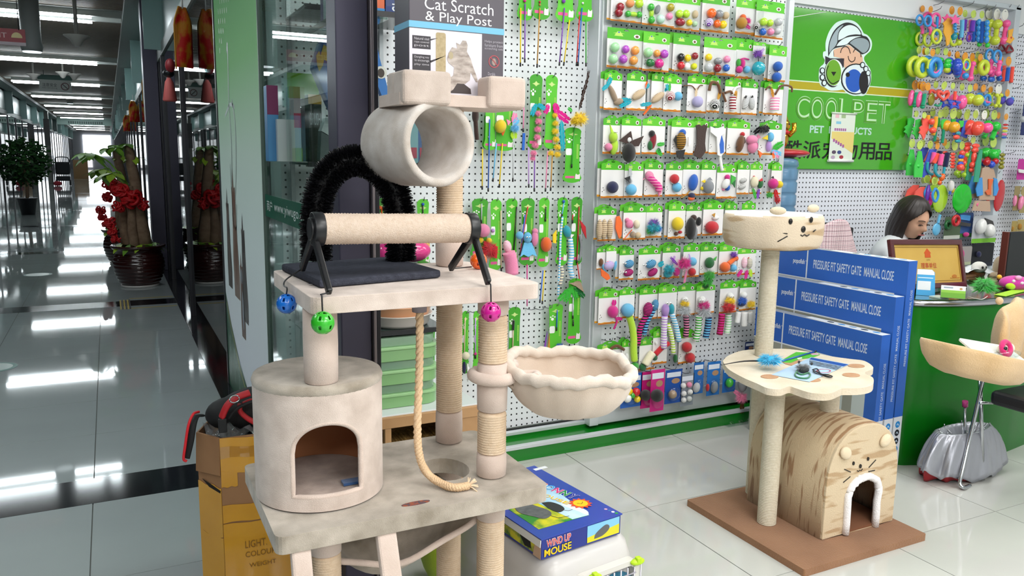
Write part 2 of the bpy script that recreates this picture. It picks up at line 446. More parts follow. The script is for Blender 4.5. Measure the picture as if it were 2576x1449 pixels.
for k, t in enumerate(('宠物用品市场', 'PET MARKET', '欢迎光临')):
    letter(m, t, fp, .1+.16*k, .08-.0*k, .05, .26-.06*k, .0009)
obj('print_text', m, mat('9fc4b4', .3), pp)
for cols, u0, v0, s in ((('4a4440', '6b6058'), .24, .62, 1.0), (('8a7668', '7a5a48'), .5, .60, 1.25), (('57524f', '3c3836'), .78, .52, 1.0), (('6b5040', '8a9098'), .68, .42, .8)):
    m = MB()
    body = [(-.07, 0), (-.08, .15), (-.06, .3), (-.05, .42), (-.06, .47), (-.035, .46), (-.01, .55), (.01, .46), (.045, .47), (.05, .38), (.06, .25), (.09, .1), (.08, 0)]
    m.prism([(u0+p[0]*s, v0+p[1]*s) for p in body], fp, .0003, .0006, sides=False)
    m.prism(ell(u0, v0+.40*s, .04*s, .05*s, 12), fp, .0006, .0008, 1, sides=False)
    m.prism(ell(u0+.01, v0+.18*s, .04*s, .13*s, 12), fp, .0006, .0008, 1, sides=False)
    obj('print_pet', m, [mat(cols[0], .35), mat(cols[1], .35)], pp)
m = MB()
for P in ([(.35, 1.62), (.42, 1.78), (.5, 1.9), (.47, 1.6), (.5, 1.4), (.46, 1.2)], [(.3, 1.55), (.5, 1.6), (.66, 1.58)], [(.58, 1.62), (.66, 1.5), (.64, 1.3), (.56, 1.12)], [(.42, 1.3), (.46, 1.0), (.56, .98), (.6, 1.1)]):
    m.prism(stroke([(p.x, p.y) for p in spl([(a, b, 0) for a, b in P], 5)], .02), fp, .0003, .0006, sides=False)
obj('print_brushstroke', m, mat('b9c9c2', .4), pp)
m = MB()
for k in range(5):
    for j in range(12): m.prism(ell(.2+.08*j, 2.1+.04*j-.05*k, .012, .016, 6), fp, .0003, .0006, sides=False)
obj('print_dots', m, mat('8fb48c', .4), pp)
# ---- corridor shell
DG = glass((.30, .37, .37), 'glass_shopfront')
CW = mat('a3aaa8', .5); TEAL = mat('5f8480', .3, c2='6f9590', scale=2)
slat = mat('857668', .6)
m = MB()
y = -1.0
while y < 44: m.box((-2.2, y, 3.10), (.28, y+.055, 3.125)); y += .085
struct_c = obj('ceiling_slats', m, slat); struct_c['kind'] = 'stuff'
struct('ceiling_corridor', MB().box((-2.7, -4, 3.16), (.6, 76, 3.2)), mat('3a3531', .7))
struct('ceiling_corridor_far', MB().box((-2.2, 44, 3.10), (.28, 76, 3.12)), slat)
struct('trim_soffit_near', MB().box((.27, -4, 3.02), (.6, 76, 3.16)), CW)
struct('trim_soffit_far', MB().box((-2.45, -4, 3.02), (-2.17, 76, 3.16)), CW)
TUBE = mat('eef8fc', .4, emit=34.0); HOUS = mat('b9bdb9', .4)
def tube_pair():
    m = MB()
    for dy in (0, .42):
        m.box((-1.95, dy-.03, 0), (.26, dy+.03, .07), 1)
    m.box((-2.1, -.1, .07), (.27, .52, .09), 1)
    return m
def tube_lit():
    m = MB()
    for dy in (0, .42): m.box((-1.95, dy-.022, -.03), (-.08, dy+.022, 0))
    return m
for k in range(13):
    y = .3+5.62*k
    t = thing('ceiling_tube_light', (0, y, 3.02), (ORD[k]+' twin fluorescent batten from the shop end of the corridor ceiling'), 'light', 'corridor ceiling lights')
    inst('housing', 'tubeh', tube_pair, [HOUS, HOUS], t, (0, y, 3.02)); inst('tube', 'tubel', tube_lit, [TUBE], t, (0, y, 3.02))
# neighbour shops along both sides of the corridor
BAY = 4.44
wr = struct('wall_corridor_near', MB().box((2.1, 4.9, 0), (2.15, 75, 3.2)), mat('565f60', .7))
ws = struct('wall_corridor_far', MB().box((-4.2, -4, 0), (-4.15, 75, 3.2)), mat('565f60', .7))
def pane(): return MB().box((-.004, -.5, 0), (.004, .5, 1))
for side, x, root, y0 in ((1, .576, wr, 4.9), (-1, -2.5, ws, -3.9)):
    y = y0; k = 0
    while y < 74:
        inst('pane', 'pane', pane, DG, root, (x, y+1.1, 0), (1, 2.17, 2.36))
        inst('mullion', 'mull', lambda: MB().box((-.015, -.02, 0), (.015, .02, 1)), DARKM, root, (x-.01*side, y+2.2, 0), (1, 1, 2.36))
        if k % 2 == 0:
            inst('sign_plate', 'signp', lambda: MB().box((-.02, -.5, 0), (.02, .5, 1)), TEAL, root, (x+.02*side, y+2.1, 2.5), (1, 4.1, .5))
            inst('sign_fin', 'fin', lambda: MB().box((-.10, -.015, 0), (.10, .015, 1)), mat('86a8a4', .25), root, (x-.08*side, y+4.3, 2.40), (1, 1, .66))
        inst('head_bar', 'headb', lambda: MB().box((-.05, -.5, 0), (.05, .5, .12)), CW, root, (x+.03*side, y+1.1, 2.36), (1, 2.2, 1))
        if k % 2 == 1 or side < 0:
            inst('shop_divider', 'divd', lambda: MB().box((-.75, -.02, 0), (.75, .02, 2.9)), mat('6a7071', .6), root, (x+.8*side, y+2.25, 0))
        y += 2.22; k += 1
obj('head_panel', MB().box((.6, 4.9, 2.36), (.64, 75, 3.1)), mat('4c5655', .5), wr)
obj('head_panel', MB().box((-2.56, -3.9, 2.36), (-2.52, 75, 3.1)), mat('3d4443', .5), ws)
# goods seen dimly in the neighbouring shops: far too many and too small to count
m = MB(); r2 = random.Random(5)
for side in (1, -1):
    for k in range(420):
        y = r2.uniform(9 if side > 0 else 12, 70); x = (r2.uniform(.95, 1.9) if side > 0 else r2.uniform(-3.9, -2.8)); z = r2.choice((.0, .5, .95, 1.4))
        m.box((x-.1, y-.15, z), (x+.1, y+r2.uniform(.1, .3), z+r2.uniform(.15, .42)), r2.randrange(6))
o = obj('shop_goods', m, [mat(c, .6) for c in ('d8d8dc', '9aa0a8', '45484d', 'c7a9b0', 'b9c4d8', '6b5d58')]); o['kind'] = 'stuff'
for k in range(9):
    y = 11+6.6*k
    for x in (1.2, -3.3):
        t = thing('shop_ceiling_light', (x, y, 2.6), (ORD[k]+' small lit panel inside the glass shops on the '+('near' if x > 0 else 'far')+' corridor side'), 'light', 'lamps in the neighbouring shops')
        inst('lamp_panel', 'lampp', lambda: MB().box((-.3, -.3, 0), (.3, .3, .03)), mat('f2f8ff', .4, emit=5.5), t, (x, y, 2.6))
# grey corridor columns with dark rails
for x, y, lab in ((.50, 10.05, 'blue grey metal column beside the ribboned pot plant'), (-2.2, 39.0, 'dark clad square column beyond the bushy ficus')):
    m = MB().box((x-.09, y, 0), (x+.06, y+.35, 3.02)); c = struct('column', m, pm if x > 0 else mat('8f8f88', .5), bev=.005)
    obj('rail', MB().box((x+.062, y-.05, 0), (x+.09, y+.1, 2.36)), DARKM, c)
    if x < 0: obj('cladding', MB().box((x-.12, y-.02, 1.6), (x+.1, y-.001, 2.7)), mat('101214', .3), c)
# daylight doors at the far end
m = MB()
struct('wall_corridor_end', MB().box((-2.7, 75, 0), (2.2, 75.1, 3.2)), mat('b9bcc4', .6))
obj('door_glow', MB().box((-1.75, 74.9, 1.05), (.3, 74.98, 2.75)), mat('f7fbff', .5, emit=2.2), bpy.data.objects['wall_corridor_end'])
obj('door_glow', MB().box((-1.6, 74.9, .12), (-1.15, 74.98, 1.0)), mat('f3f0f2', .5, emit=1.0), bpy.data.objects['wall_corridor_end'])
# beam with directory sign across the corridor
m = MB().box((-2.2, 47, 2.72), (.28, 47.2, 3.1)); bm_ = struct('beam', m, mat('8fa8a0', .5))
m = MB()
for k in range(16): m.box((-1.7+.1*k, 46.98, 2.78), (-1.64+.1*k, 46.999, 2.9))
obj('lettering', m, mat('1c3c36', .5), bm_)
# ================================================================== the tall beige cat tower
PL = plush('e2d1c6', 'c4b2a6', 16); PLE = plush('dcc8bc', 'd0bbae', 20); PLG = plush('c6baac', '938878', 15)
SISAL = mat('e6cfb5', .9, c2='d9bd9d', scale=90, amt=.6, bump=.5, bscale=500, spec=.2)
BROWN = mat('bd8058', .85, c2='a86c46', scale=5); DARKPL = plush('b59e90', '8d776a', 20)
def sisal_post(x, y, z0, z1, r, pitch=.0062, name='sisal_wrap', root=None, m=None):
    prof = [(r*.9, z0)]; z = z0; b = MB()
    while z < z1-pitch:
        prof += [(r-.0012, z), (r+.0012, z+pitch*.35), (r+.0012, z+pitch*.65)]; z += pitch
    prof += [(r*.9, z1)]
    b.lathe([(a, q) for a, q in prof], (x, y, 0), 28)
    return obj(name, b, m or SISAL, root)
def plush_post(x, y, z0, z1, r, root, name='plush_sleeve', m=None):
    b = MB().lathe([(r*.8, z0), (r, z0+.004), (r+.001, (z0+z1)/2), (r, z1-.004), (r*.8, z1)], (x, y, 0), 28)
    return obj(name, b, m or PLE, root)
T = thing('cat_tower', (.59, 1.8, 0), 'tall beige plush cat tower with hut, tunnel, basket and sisal posts', 'cat tree')
def board(name, x0, y0, x1, y1, z0, z1, root, holes=(), m=None, r=.02):
    fr = (V((0, 0, z0)), V((1, 0, 0)), V((0, 1, 0)), V((0, 0, 1)))
    b = MB().prism(rrect(x0, y0, x1, y1, r, 4), fr, 0, z1-z0, holes=holes)
    return obj(name, b, m or PL, root, bev=.009, seg=3)
ZM, ZT = .575, 1.065
P1, P2, P3 = (.39, 1.69), (.805, 1.69), (.80, 1.955)
board('base_board', .22, 1.5, .88, 2.05, 0, .03, T, m=PLG)
hx, hy, hr = .737, 1.73, .067
hc = at(1117, 1180, Z=ZM); hx, hy = hc.x, hc.y
board('middle_board', .262, 1.572, .905, 2.01, ZM-.04, ZM, T, holes=[ell(hx, hy, .062, .075, 24)], m=PLG)
board('upper_board', .352, 1.60, .885, 2.03, ZT-.036, ZT, T, m=PL)
RP = .0345
# lower posts
for (x, y) in (P1, P2, P3):
    plush_post(x, y, .46, ZM-.04, RP+.001, T); sisal_post(x, y, .10, .462, RP-.001, root=T); plush_post(x, y, .03, .102, RP+.001, T)
# middle posts
plush_post(P1[0], P1[1]+.0, .86, ZT-.036, RP+.002, T)
zq = [ZM, .645, .795, .885, ZT-.12, ZT-.036]
plush_post(*P2, ZM, .637, RP+.002, T); sisal_post(*P2, .637, .742, RP, root=T); plush_post(*P2, .742, .865, RP+.002, T)
sisal_post(*P2, .865, .98, RP, root=T); plush_post(*P2, .98, ZT-.036, RP+.002, T)
plush_post(*P3, ZM, .665, RP+.002, T); sisal_post(*P3, .665, ZT-.036-.012, RP, root=T); plush_post(*P3, ZT-.048, ZT-.036, RP+.002, T)
plush_post(*P3, ZT, ZT+.105, RP+.002, T); sisal_post(*P3, ZT+.105, 1.44, RP, root=T); plush_post(*P3, 1.43, 1.475, RP+.001, T, m=SISAL)
# hut: cylinder with an arched doorway
HX, HY, HR, H0, H1 = .405, 1.79, .146, ZM, .862
dl = at(738, 1180, Y=HY-HR*.9); dr = at(915, 1180, Y=HY-HR*.8)
def hut_shell(R, inner, mi):
    b = MB(); n = 150
    vd = V((HX, HY, 0))-V((0, 0, 0)); a0 = math.atan2(-vd.y, -vd.x)+.13   # door faces the camera side
    hw = .565; zo0 = H0+.036; zs = H0+.135; zt = H0+.205
    def top(t):     # doorway height at angle t from its middle
        u = abs(t)/hw
        return zs+(zt-zs)*math.sqrt(max(0, 1-u*u)) if u <= 1 else zs
    th = [a0-PI+2*PI*i/n for i in range(n)]
    th += [a0-hw, a0+hw, a0-hw*.98, a0+hw*.98, a0-hw*.94, a0+hw*.94]; th.sort(); n = len(th)
    for i, a in enumerate(th):
        t = a-a0
        for z in (H0+.004, zo0, top(t) if abs(t) <= hw+1e-6 else zs, H1-.008): b.v.append(V((HX+R*math.cos(a), HY+R*math.sin(a), z)))
    for i in range(n):
        j = (i+1) % n; mid = (th[i]+th[j])/2-a0 if j else 9
        for q in range(3):
            if q == 1 and abs(mid) < hw: continue
            f = [4*i+q, 4*j+q, 4*j+q+1, 4*i+q+1]
            b.f.append(f[::-1] if inner else f); b.m.append(mi); b.s.append(True)
    return b, th, a0, hw, top, zo0
b1, th, a0, hw, top, zo0 = hut_shell(HR, False, 0); b2 = hut_shell(HR-.012, True, 0)[0]
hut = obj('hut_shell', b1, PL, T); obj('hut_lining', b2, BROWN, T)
rim = MB(); edge = []
for k in range(41):
    t = -hw+2*hw*k/40; edge.append((a0+t, top(t)))
pts = [(a0-hw, zo0+.0)]+[(a0-hw, zo0+(edge[0][1]-zo0)*k/6) for k in range(1, 6)]+edge+[(a0+hw, zo0+(edge[-1][1]-zo0)*k/6) for k in range(5, 0, -1)]+[(a0+hw, zo0)]+[(a0+hw-2*hw*k/12, zo0) for k in range(1, 12)]
rim.tube([(HX+(HR-.006)*math.cos(a), HY+(HR-.006)*math.sin(a), z) for a, z in pts], .0068, 8, closed=True)
obj('doorway_trim', rim, PLE, hut)
obj('hut_roof', MB().lathe([(HR-.02, H1-.03), (HR-.001, H1-.026), (HR+.002, H1-.012), (HR-.002, H1-.002), (HR-.012, H1)], (HX, HY, 0), 56), PLG, T)
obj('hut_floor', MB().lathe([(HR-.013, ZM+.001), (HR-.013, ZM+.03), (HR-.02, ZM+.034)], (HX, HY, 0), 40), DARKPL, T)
tag(obj('fabric_scrap', MB().box((HX+.03, HY-.10, ZM+.036), (HX+.085, HY-.075, ZM+.042)), cloth('2a4f80')), 'small dark blue scrap lying on the floor inside the beige hut', 'toy')
# tunnel under the perch
F = at(1109, 360, Y=1.80); ax = V((.25, -.97, .02)).normalized()
Rr = .1005; L_ = .205; xx = ax.cross(V((0, 0, 1))).normalized(); yy = xx.cross(ax)
b = MB(); prof = [(Rr-.002, -L_), (Rr+.004, -L_+.01), (Rr+.003, -L_/2), (Rr+.004, -.008), (Rr+.001, 0), (Rr-.012, .002), (Rr-.017, -.008), (Rr-.016, -L_/2), (Rr-.017, -L_+.008), (Rr-.012, -L_-.002)]
n = 56; k = 0
for (r, t) in prof:
    for j in range(n):
        a = 2*PI*j/n; b.v.append(F+ax*t+(xx*math.cos(a)+yy*math.sin(a))*r)
for i in range(len(prof)):
    for j in range(n):
        i2 = (i+1) % len(prof); b.f.append([i*n+j, i2*n+j, i2*n+(j+1) % n, i*n+(j+1) % n]); b.m.append(0); b.s.append(True)
obj('tunnel', b, plush('e2dad4', 'c3b6aa', 18), T)
# perch tray with four corner bolsters
tf = at(1012, 262, Y=1.79); tr = at(1322, 276, Y=1.79)
X0, X1 = tf.x, tr.x; ZP = tr.z
board('perch_board', X0-.002, 1.80, X1, 1.97, ZP, ZP+.028, T, m=PLE, r=.01)
for (a, b_, c, d, n_) in ((X0, 1.785, X0+.122, 1.86, 0), (X1-.103, 1.785, X1, 1.86, 0), (X0, 1.85, X0+.03, 1.91, 0)):
    z1 = ZP+.077 if a > X0+.1 else ZP+.079
    obj('bolster', MB().box((a, b_, ZP+.001), (c, d, z1)), PLE if a > X0+.1 else PL, T, bev=.011, seg=3)
# hanging rope
rp = [at(1055, 770, Y=1.72)+V((0, 0, .02))]+[at(px, py, Y=yy_) for px, py, yy_ in ((1056, 850, 1.72), (1054, 960, 1.72), (1050, 1080, 1.71), (1056, 1150, 1.70))]
zr = ZM+.012
rp += [at(1075, 1190, Z=zr+.02), at(1105, 1213, Z=zr+.004), at(1140, 1226, Z=zr), at(1178, 1222, Z=zr)]
cv = spl(rp, 14); b = MB()
for s_ in range(3):
    pts = []
    for i, p in enumerate(cv):
        t = (cv[min(i+1, len(cv)-1)]-cv[max(i-1, 0)]).normalized(); x = t.cross(V((.3, 1, .1))).normalized(); y = t.cross(x); a = i*.95+s_*2*PI/3
        pts.append(p+(x*math.cos(a)+y*math.sin(a))*.0048)
    b.tube(pts, .0056, 7)
rope = obj('rope', b, mat('e3c29c', .9, bump=.6, bscale=300, spec=.2), T)
e = cv[-1]; b = MB()
for k in range(14):
    d = V((rnd.uniform(.2, 1), rnd.uniform(-.6, .6), rnd.uniform(-.2, .6))).normalized()
    b.tube([e, e+d*.012, e+d*.024+V((0, 0, -.003))], .0016, 5)
obj('frayed_end', b, mat('ead0b0', .95), rope)
c = rp[0]; obj('rope_cap', MB().lathe([(.017, 0), (.018, .02), (.018, .035)], (c.x, c.y, ZT-.036-.034), 18), mat('8d8288', .6), T)
# round basket on a collar around the sisal post
cz = at(1238, 945, Y=P2[1]).z
b = MB().torus((P2[0], P2[1], cz), RP+.0135, .0145, (0.05, 0, 1), 28, 10)
obj('basket_collar', b, PLE, T)
BC = V((1.098, 1.665, .812)); BC = at(1433, 925, Y=1.66); rb = .150
def rimz(a): return .006*math.sin(3*a+.4)+.003*math.sin(7*a)+.012*math.cos(a-PI*.75)
def basket(u, v):
    a = 2*PI*v; t = u
    wob = 1+.014*math.sin(9*a)*(1-t)+.010*math.sin(17*a+1)+.012*math.sin(13*a)*t
    r = rb*wob*math.cos(t*PI/2)**.62
    return BC+V((r*math.cos(a)*1.07, r*math.sin(a)*.98, rimz(a)*(1-t)-.115*math.sin(t*PI/2)**1.1))
bk = obj('basket_bowl', MB().grid(basket, 16, 72, wrap=True), plush('d9c8b8', 'cbb8a6', 9), T, shell=.006)
b = MB().tube([basket(0, k/64)+V((0, 0, .004+.003*math.sin(k*2.1))) for k in range(64)], [.0145+.0012*math.sin(k*1.7) for k in range(64)], 10, closed=True)
obj('basket_rim', b, plush('dfd2c5', 'd2c2b3', 22), T)
b = MB()
for dy in (-.05, .06):
    b.tube(spl([(P2[0]+.03, P2[1]+dy*.4, cz), (P2[0]+.09, P2[1]+dy, cz+.004), (BC.x-rb*.9, BC.y+dy*1.4, BC.z+.005)], 6), .013, 9)
obj('basket_arm', b, PLE, T)
b = MB().grid(lambda u, v: V((P2[0]+.035+.10*u, P2[1]-.03+.06*v, cz-.02-.065*u-.02*math.sin(PI*v)*u)), 6, 5)
obj('basket_gusset', b, plush('cfbcab', 'c2ae9c', 9), T, shell=.008)
# ladder leaning under the front edge
for xa, xb, w_ in ((at(752, 1365, Y=1.60).x, at(757, 1449, Y=1.55).x, .042), (at(965, 1330, Y=1.60).x, at(992, 1449, Y=1.55).x, .045)):
    O = V((0, 0, 0)); b = MB()
    z1, z0 = ZM-.03, .04
    y1, y0 = 1.592, 1.40
    k0 = (z0-.42)/(z1-.42)
    A = V((xa, y1, z1)); B = V((xa+(xb-xa)*1.0, y0, z0))
    for P, in ((A,), (B,)): pass
    vs = []
    for P in (B, A):
        for dx, dy in ((-w_/2, -.012), (w_/2, -.012), (w_/2, .012), (-w_/2, .012)): vs.append(P+V((dx, dy, 0)))
    b.add(vs, [(0, 1, 5, 4), (1, 2, 6, 5), (2, 3, 7, 6), (3, 0, 4, 7), (4, 5, 6, 7), (3, 2, 1, 0)])
    obj('ladder_rail', b, PLE, T, bev=.006, seg=2)
for z in (.12, .25):
    f = (z-.04)/(ZM-.07); y = 1.40+.192*f
    xa = at(752, 1365, Y=1.60).x; xb = at(965, 1330, Y=1.60).x
    obj('ladder_rung', MB().box((xa, y-.015, z-.012), (xb, y+.015, z+.012)), PLE, T, bev=.006)
# sling hammock below the middle board
cA = V((P1[0]+.03, P1[1]+.03, .42)); cB = V((P2[0]-.02, P2[1]+.02, .47)); cC = V((P3[0]-.05, P3[1]-.02, .50)); cD = V((P1[0]+.03, P3[1]-.02, .43))
def sling(u, v):
    p = (cA*(1-u)+cB*u)*(1-v)+(cD*(1-u)+cC*u)*v
    return p+V((0, 0, -.13*math.sin(PI*u)**.8*math.sin(PI*(.12+.76*v))**.8+.006*math.sin(11*u+5*v)))
obj('sling_hammock', MB().grid(sling, 20, 14), PLG, T, shell=.01)
obj('sling_piping', MB().tube([sling(k/20, 0) for k in range(21)], .008, 8), PLE, T)
# woven brand tab stitched on the board edge
c = at(1050, 1258, Y=1.571); fr = frame(c, (1, 0, -.0), (0, 0, 1))
c = at(1046, 1266, Z=ZM+.0005); 
obj('stitched_tab', MB().prism(ell(c.x, c.y, .034, .009, 20), (V((0, 0, ZM)), V((1, 0, 0)), V((0, 1, 0)), V((0, 0, 1))), 0, .0015), mat('4a4a58', .8, c2='a8552f', scale=120, amt=.3), T)
# ---- printed carton standing in the perch tray
BX0, BX1 = at(1030, 200, Y=1.875).x, at(1266, 200, Y=1.875).x; BZ0 = ZP+.029; BZ1 = BZ0+.52; BY = 1.875
cb = thing('scratch_post_box', ((BX0+BX1)/2, BY+.05, BZ0), 'tall printed scratch post carton standing in the perch tray of the tower', 'box')
obj('carton', MB().box((BX0, BY, BZ0), (BX1, BY+.11, BZ1)), mat('57515a', .4), cb, bev=.002)
W_ = BX1-BX0; fr = frame((BX0, BY, BZ0), (1, 0, 0), (0, 0, 1))
def zy(py): return at(1150, py, Y=BY).z-BZ0
def xy(px): return at(px, 120, Y=BY).x-BX0
zb, zt_ = zy(62), zy(78)
obj('blue_stripe', MB().box((BX0-.0006, BY-.0006, BZ0+zt_), (BX1+.0006, BY+.1106, BZ0+zb)), paper('79bfe0'), cb)
obj('white_panel', MB().prism(rect(0.0, .002, xy(1212), zt_-.002), fr, .0003, .0006), paper('e4dfe8'), cb)
b = letter(MB(), 'Cat Scratch', fr, xy(1068), zy(31), xy(1240)-xy(1068), zy(1)-zy(31), .0008); letter(b, '& Play Post', fr, xy(1070), zy(66), xy(1236)-xy(1070), zy(35)-zy(66), .0008)
obj('lettering', b, paper('f2f0f4'), cb)
b = MB()
for y0, y1, lines in ((98, 130, ('Natural sisal', 'rope covered', 'post')), (144, 186, ('Dangling toy', 'to encourage', 'play time'))):
    b.prism(rect(xy(1037), zy(y1), xy(1083), zy(y0)), fr, .0006, .0010)
    for i, t in enumerate(lines): letter(b, t, fr, xy(1042), zy(y0+10+9*i), xy(1079)-xy(1042), .006, .0013, 1)
b.prism([(xy(1083), zy(104)), (xy(1102), zy(100)), (xy(1083), zy(108))], fr, .0006, .001)
b.prism([(xy(1081), zy(158)), (xy(1122), zy(142)), (xy(1083), zy(163))], fr, .0006, .001)
obj('caption', b, [paper('3c383e'), paper('c9c5cb')], cb)
b = MB()
for i, t in enumerate(('Helps protect', 'furniture from', 'scratching cats')): letter(b, t, fr, xy(1219), zy(102+9*i), xy(1275)-xy(1219)-.012, .0075, .0008)
for i, t in enumerate(('Durable', 'carpet base')): letter(b, t, fr, xy(1228-5*i), zy(184+9*i), .02+.018*i, .0075, .0008)
obj('caption', b, paper('b9b3bd'), cb)
cx, cy = xy(1243), zy(148)
b = MB().prism(ell(cx, cy, .0155, n=24), fr, .0005, .0009, holes=[ell(cx, cy, .013, n=24)]); b.prism(stroke([(cx-.010, cy+.010), (cx+.010, cy-.010)], .0025), fr, .0009, .0012)
obj('no_scratch_mark', b, paper('b05058'), cb)
b = MB().prism(ell(cx, cy-.001, .006, .009, 12), fr, .0004, .0007); obj('no_scratch_cat', b, paper('a3928a'), cb)
b = MB().prism(rrect(xy(1096), zy(200), xy(1121), zy(86), .005), fr, .0007, .001); obj('printed_post', b, mat('c3b08a', .5, c2='a8946b', scale=120), cb)
cat = [(1122, 240), (1124, 205), (1140, 190), (1142, 170), (1128, 160), (1124, 150), (1128, 135), (1137, 120), (1150, 122), (1147, 108), (1157, 112), (1163, 101), (1172, 101), (1176, 112), (1174, 128), (1184, 146), (1190, 166), (1198, 186), (1203, 203), (1198, 204), (1184, 180), (1182, 200), (1170, 210), (1150, 210), (1140, 226)]
b = MB().prism([(xy(px), zy(py)) for px, py in cat], fr, .0010, .0014); obj('printed_cat', b, mat('d6cac2', .5, c2='8a7a70', scale=45, amt=.5, stretch=(1, 1, 2.5)), cb)
b = MB().prism([(xy(1124), zy(235)), (xy(1186), zy(235)), (xy(1184), zy(222)), (xy(1160), zy(205)), (xy(1128), zy(192))], fr, .0007, .0011); obj('printed_base', b, paper('4a4140'), cb)
b = MB().ball((0, 0, 0), 1, 8, 5); q = fr[0]+V((xy(1130), -.0012, zy(140)))
b = MB().prism(ell(xy(1134), zy(141), .006, .009, 14), fr, .0012, .0015); obj('printed_toy', b, paper('b7a888'), cb)
# ---- dark grey groomer with a bristle arch on the upper board
zg = ZT+.0015; A = at(707, 664, Z=zg+.018); B_ = at(803, 705, Z=zg+.018); Cc = at(1110, 680, Z=zg+.018); 
D_ = A+(Cc-B_)
ag = thing('arch_groomer', ((A+Cc)/2).xy.to_3d()+V((0, 0, zg)), 'black bristle arch groomer on a dark grey carpet slab beneath the sisal roller', 'pet groomer')
fr = (V((0, 0, zg)), V((1, 0, 0)), V((0, 1, 0)), V((0, 0, 1)))
quad = [(B_.x, B_.y), (Cc.x, Cc.y), (D_.x, D_.y), (A.x, A.y)]
obj('carpet_base', MB().prism(quad, fr, 0, .019), mat('4b4e5a', .95, c2='3a3c47', scale=60, bump=.8, bscale=300, stretch=(1, 4, 1), spec=.15), ag, bev=.006)
fl_ = at(796, 655, Z=zg+.019); fr_ = at(1008, 655, Z=zg+.019)
fl_ = fl_+V((.0, .0, 0)); ya = (fl_.y+fr_.y)/2
def apt(px, py):
    f = (px-796)/(1008-796); return at(px, py, Y=fl_.y+(fr_.y-fl_.y)*f)
path = spl([fl_, apt(795, 600), apt(796, 530), apt(813, 462), apt(850, 418), apt(895, 404), apt(945, 420), apt(985, 466), apt(1004, 530), apt(1007, 600), fr_], 12)
obj('wire_core', MB().tube(path, .022, 12), mat('1b1b1e', .6), ag)
b = MB(); Lp = len(path)
for i in range(15000):
    u = rnd.uniform(1.5, Lp-2); k = int(u); p = path[k].lerp(path[k+1], u-k); t = (path[k+1]-path[k]).normalized()
    x = t.orthogonal().normalized(); y = t.cross(x); a = rnd.uniform(0, 2*PI)
    d = (x*math.cos(a)+y*math.sin(a)+t*rnd.uniform(-.12, .12)).normalized(); l = rnd.uniform(.030, .043); q_ = rnd.uniform(0, PI); s_ = (d.cross(t).normalized()*math.cos(q_)+t*math.sin(q_))*.0015
    q = p+d*.003; e = p+d*l+t*rnd.uniform(-.003, .003)
    k0 = len(b.v); b.v += [q-s_, q+s_, e+s_*.8, e-s_*.8]; b.f.append([k0, k0+1, k0+2, k0+3]); b.m.append(0); b.s.append(False)
br = obj('bristles', b, mat('121215', .35), ag); br['kind'] = 'stuff'
cd_ = at(815, 712, Z=zg+.0005)
cu = (B_-A).xy.to_3d().normalized(); 
lc = thing('price_card', cd_, 'small white printed card lying at the front of the dark carpet slab', 'card')
x = (Cc-B_).xy.to_3d().normalized(); fr = frame(cd_+V((-.035, -.014, .0)), x, V((-x.y, x.x, 0)))
obj('card_sheet', MB().prism(rect(0, 0, .085, .014), fr, .0002, .0012), paper('dedde0'), lc); obj('card_edge', MB().prism(rect(0, 0, .02, .014), fr, .0012, .0015), paper('2f2b2e'), lc)
# ---- sisal roller on black legs with four dangling cage balls
ft = {'bl': at(760, 676, Z=zg+.027), 'fl': at(829, 736, Z=zg+.008), 'br': at(1133, 676, Z=zg+.008), 'fr': at(1229, 712, Z=zg+.008)}
sr = thing('sisal_roller', ((ft['bl']+ft['fr'])/2).xy.to_3d()+V((0, 0, zg)), 'sisal scratching roller on black legs with four coloured cage balls', 'scratcher')
yl = (ft['bl'].y+ft['fl'].y)/2; yr = (ft['br'].y+ft['fr'].y)/2
cl = at(796, 576, Y=yl); crr = at(1185, 574, Y=yr); axv = (crr-cl).normalized()
SR = 37/FPX*depth((cl+crr)/2)
b = MB(); x = axv.orthogonal().normalized(); y = axv.cross(x); Ln = (crr-cl).length; i = 0
pts = []; rs = []
N_ = int(Ln/.0036)
for i in range(N_+1):
    s_ = i/N_; pts.append(cl+axv*(.012+(Ln-.024)*s_)); rs.append(SR+(.0011 if i % 2 else -.0004)+rnd.uniform(-.0004, .0004))
b.tube(pts, rs, 40); obj('sisal_drum', b, mat('e6d2c1', .9, c2='dac2ad', scale=120, bump=.8, bscale=420, spec=.2), sr)
BLK = mat('17171a', .35)
for c, s_, fk in ((cl, 1, ('bl', 'fl')), (crr, -1, ('br', 'fr'))):
    b = MB().tube([c-axv*.010*s_, c+axv*.014*s_], SR+.0035, 28); b.tube([c-axv*.016*s_, c-axv*.008*s_], SR*.75, 24)
    hub = obj('end_cap', b, BLK, sr, bev=.002)
    for k in fk:
        f = ft[k]; st = c-axv*.006*s_+V((0, 0, -SR*.35))
        d = f-st; w_ = d.cross(axv).normalized()*.0105; h_ = axv*.006
        vs = [st-w_-h_, st+w_-h_, st+w_+h_, st-w_+h_, f-w_*.85-h_, f+w_*.85-h_, f+w_*.85+h_, f-w_*.85+h_]
        obj('leg', MB().add(vs, [(0, 1, 2, 3), (7, 6, 5, 4), (0, 4, 5, 1), (1, 5, 6, 2), (2, 6, 7, 3), (3, 7, 4, 0)]), BLK, sr, bev=.003)
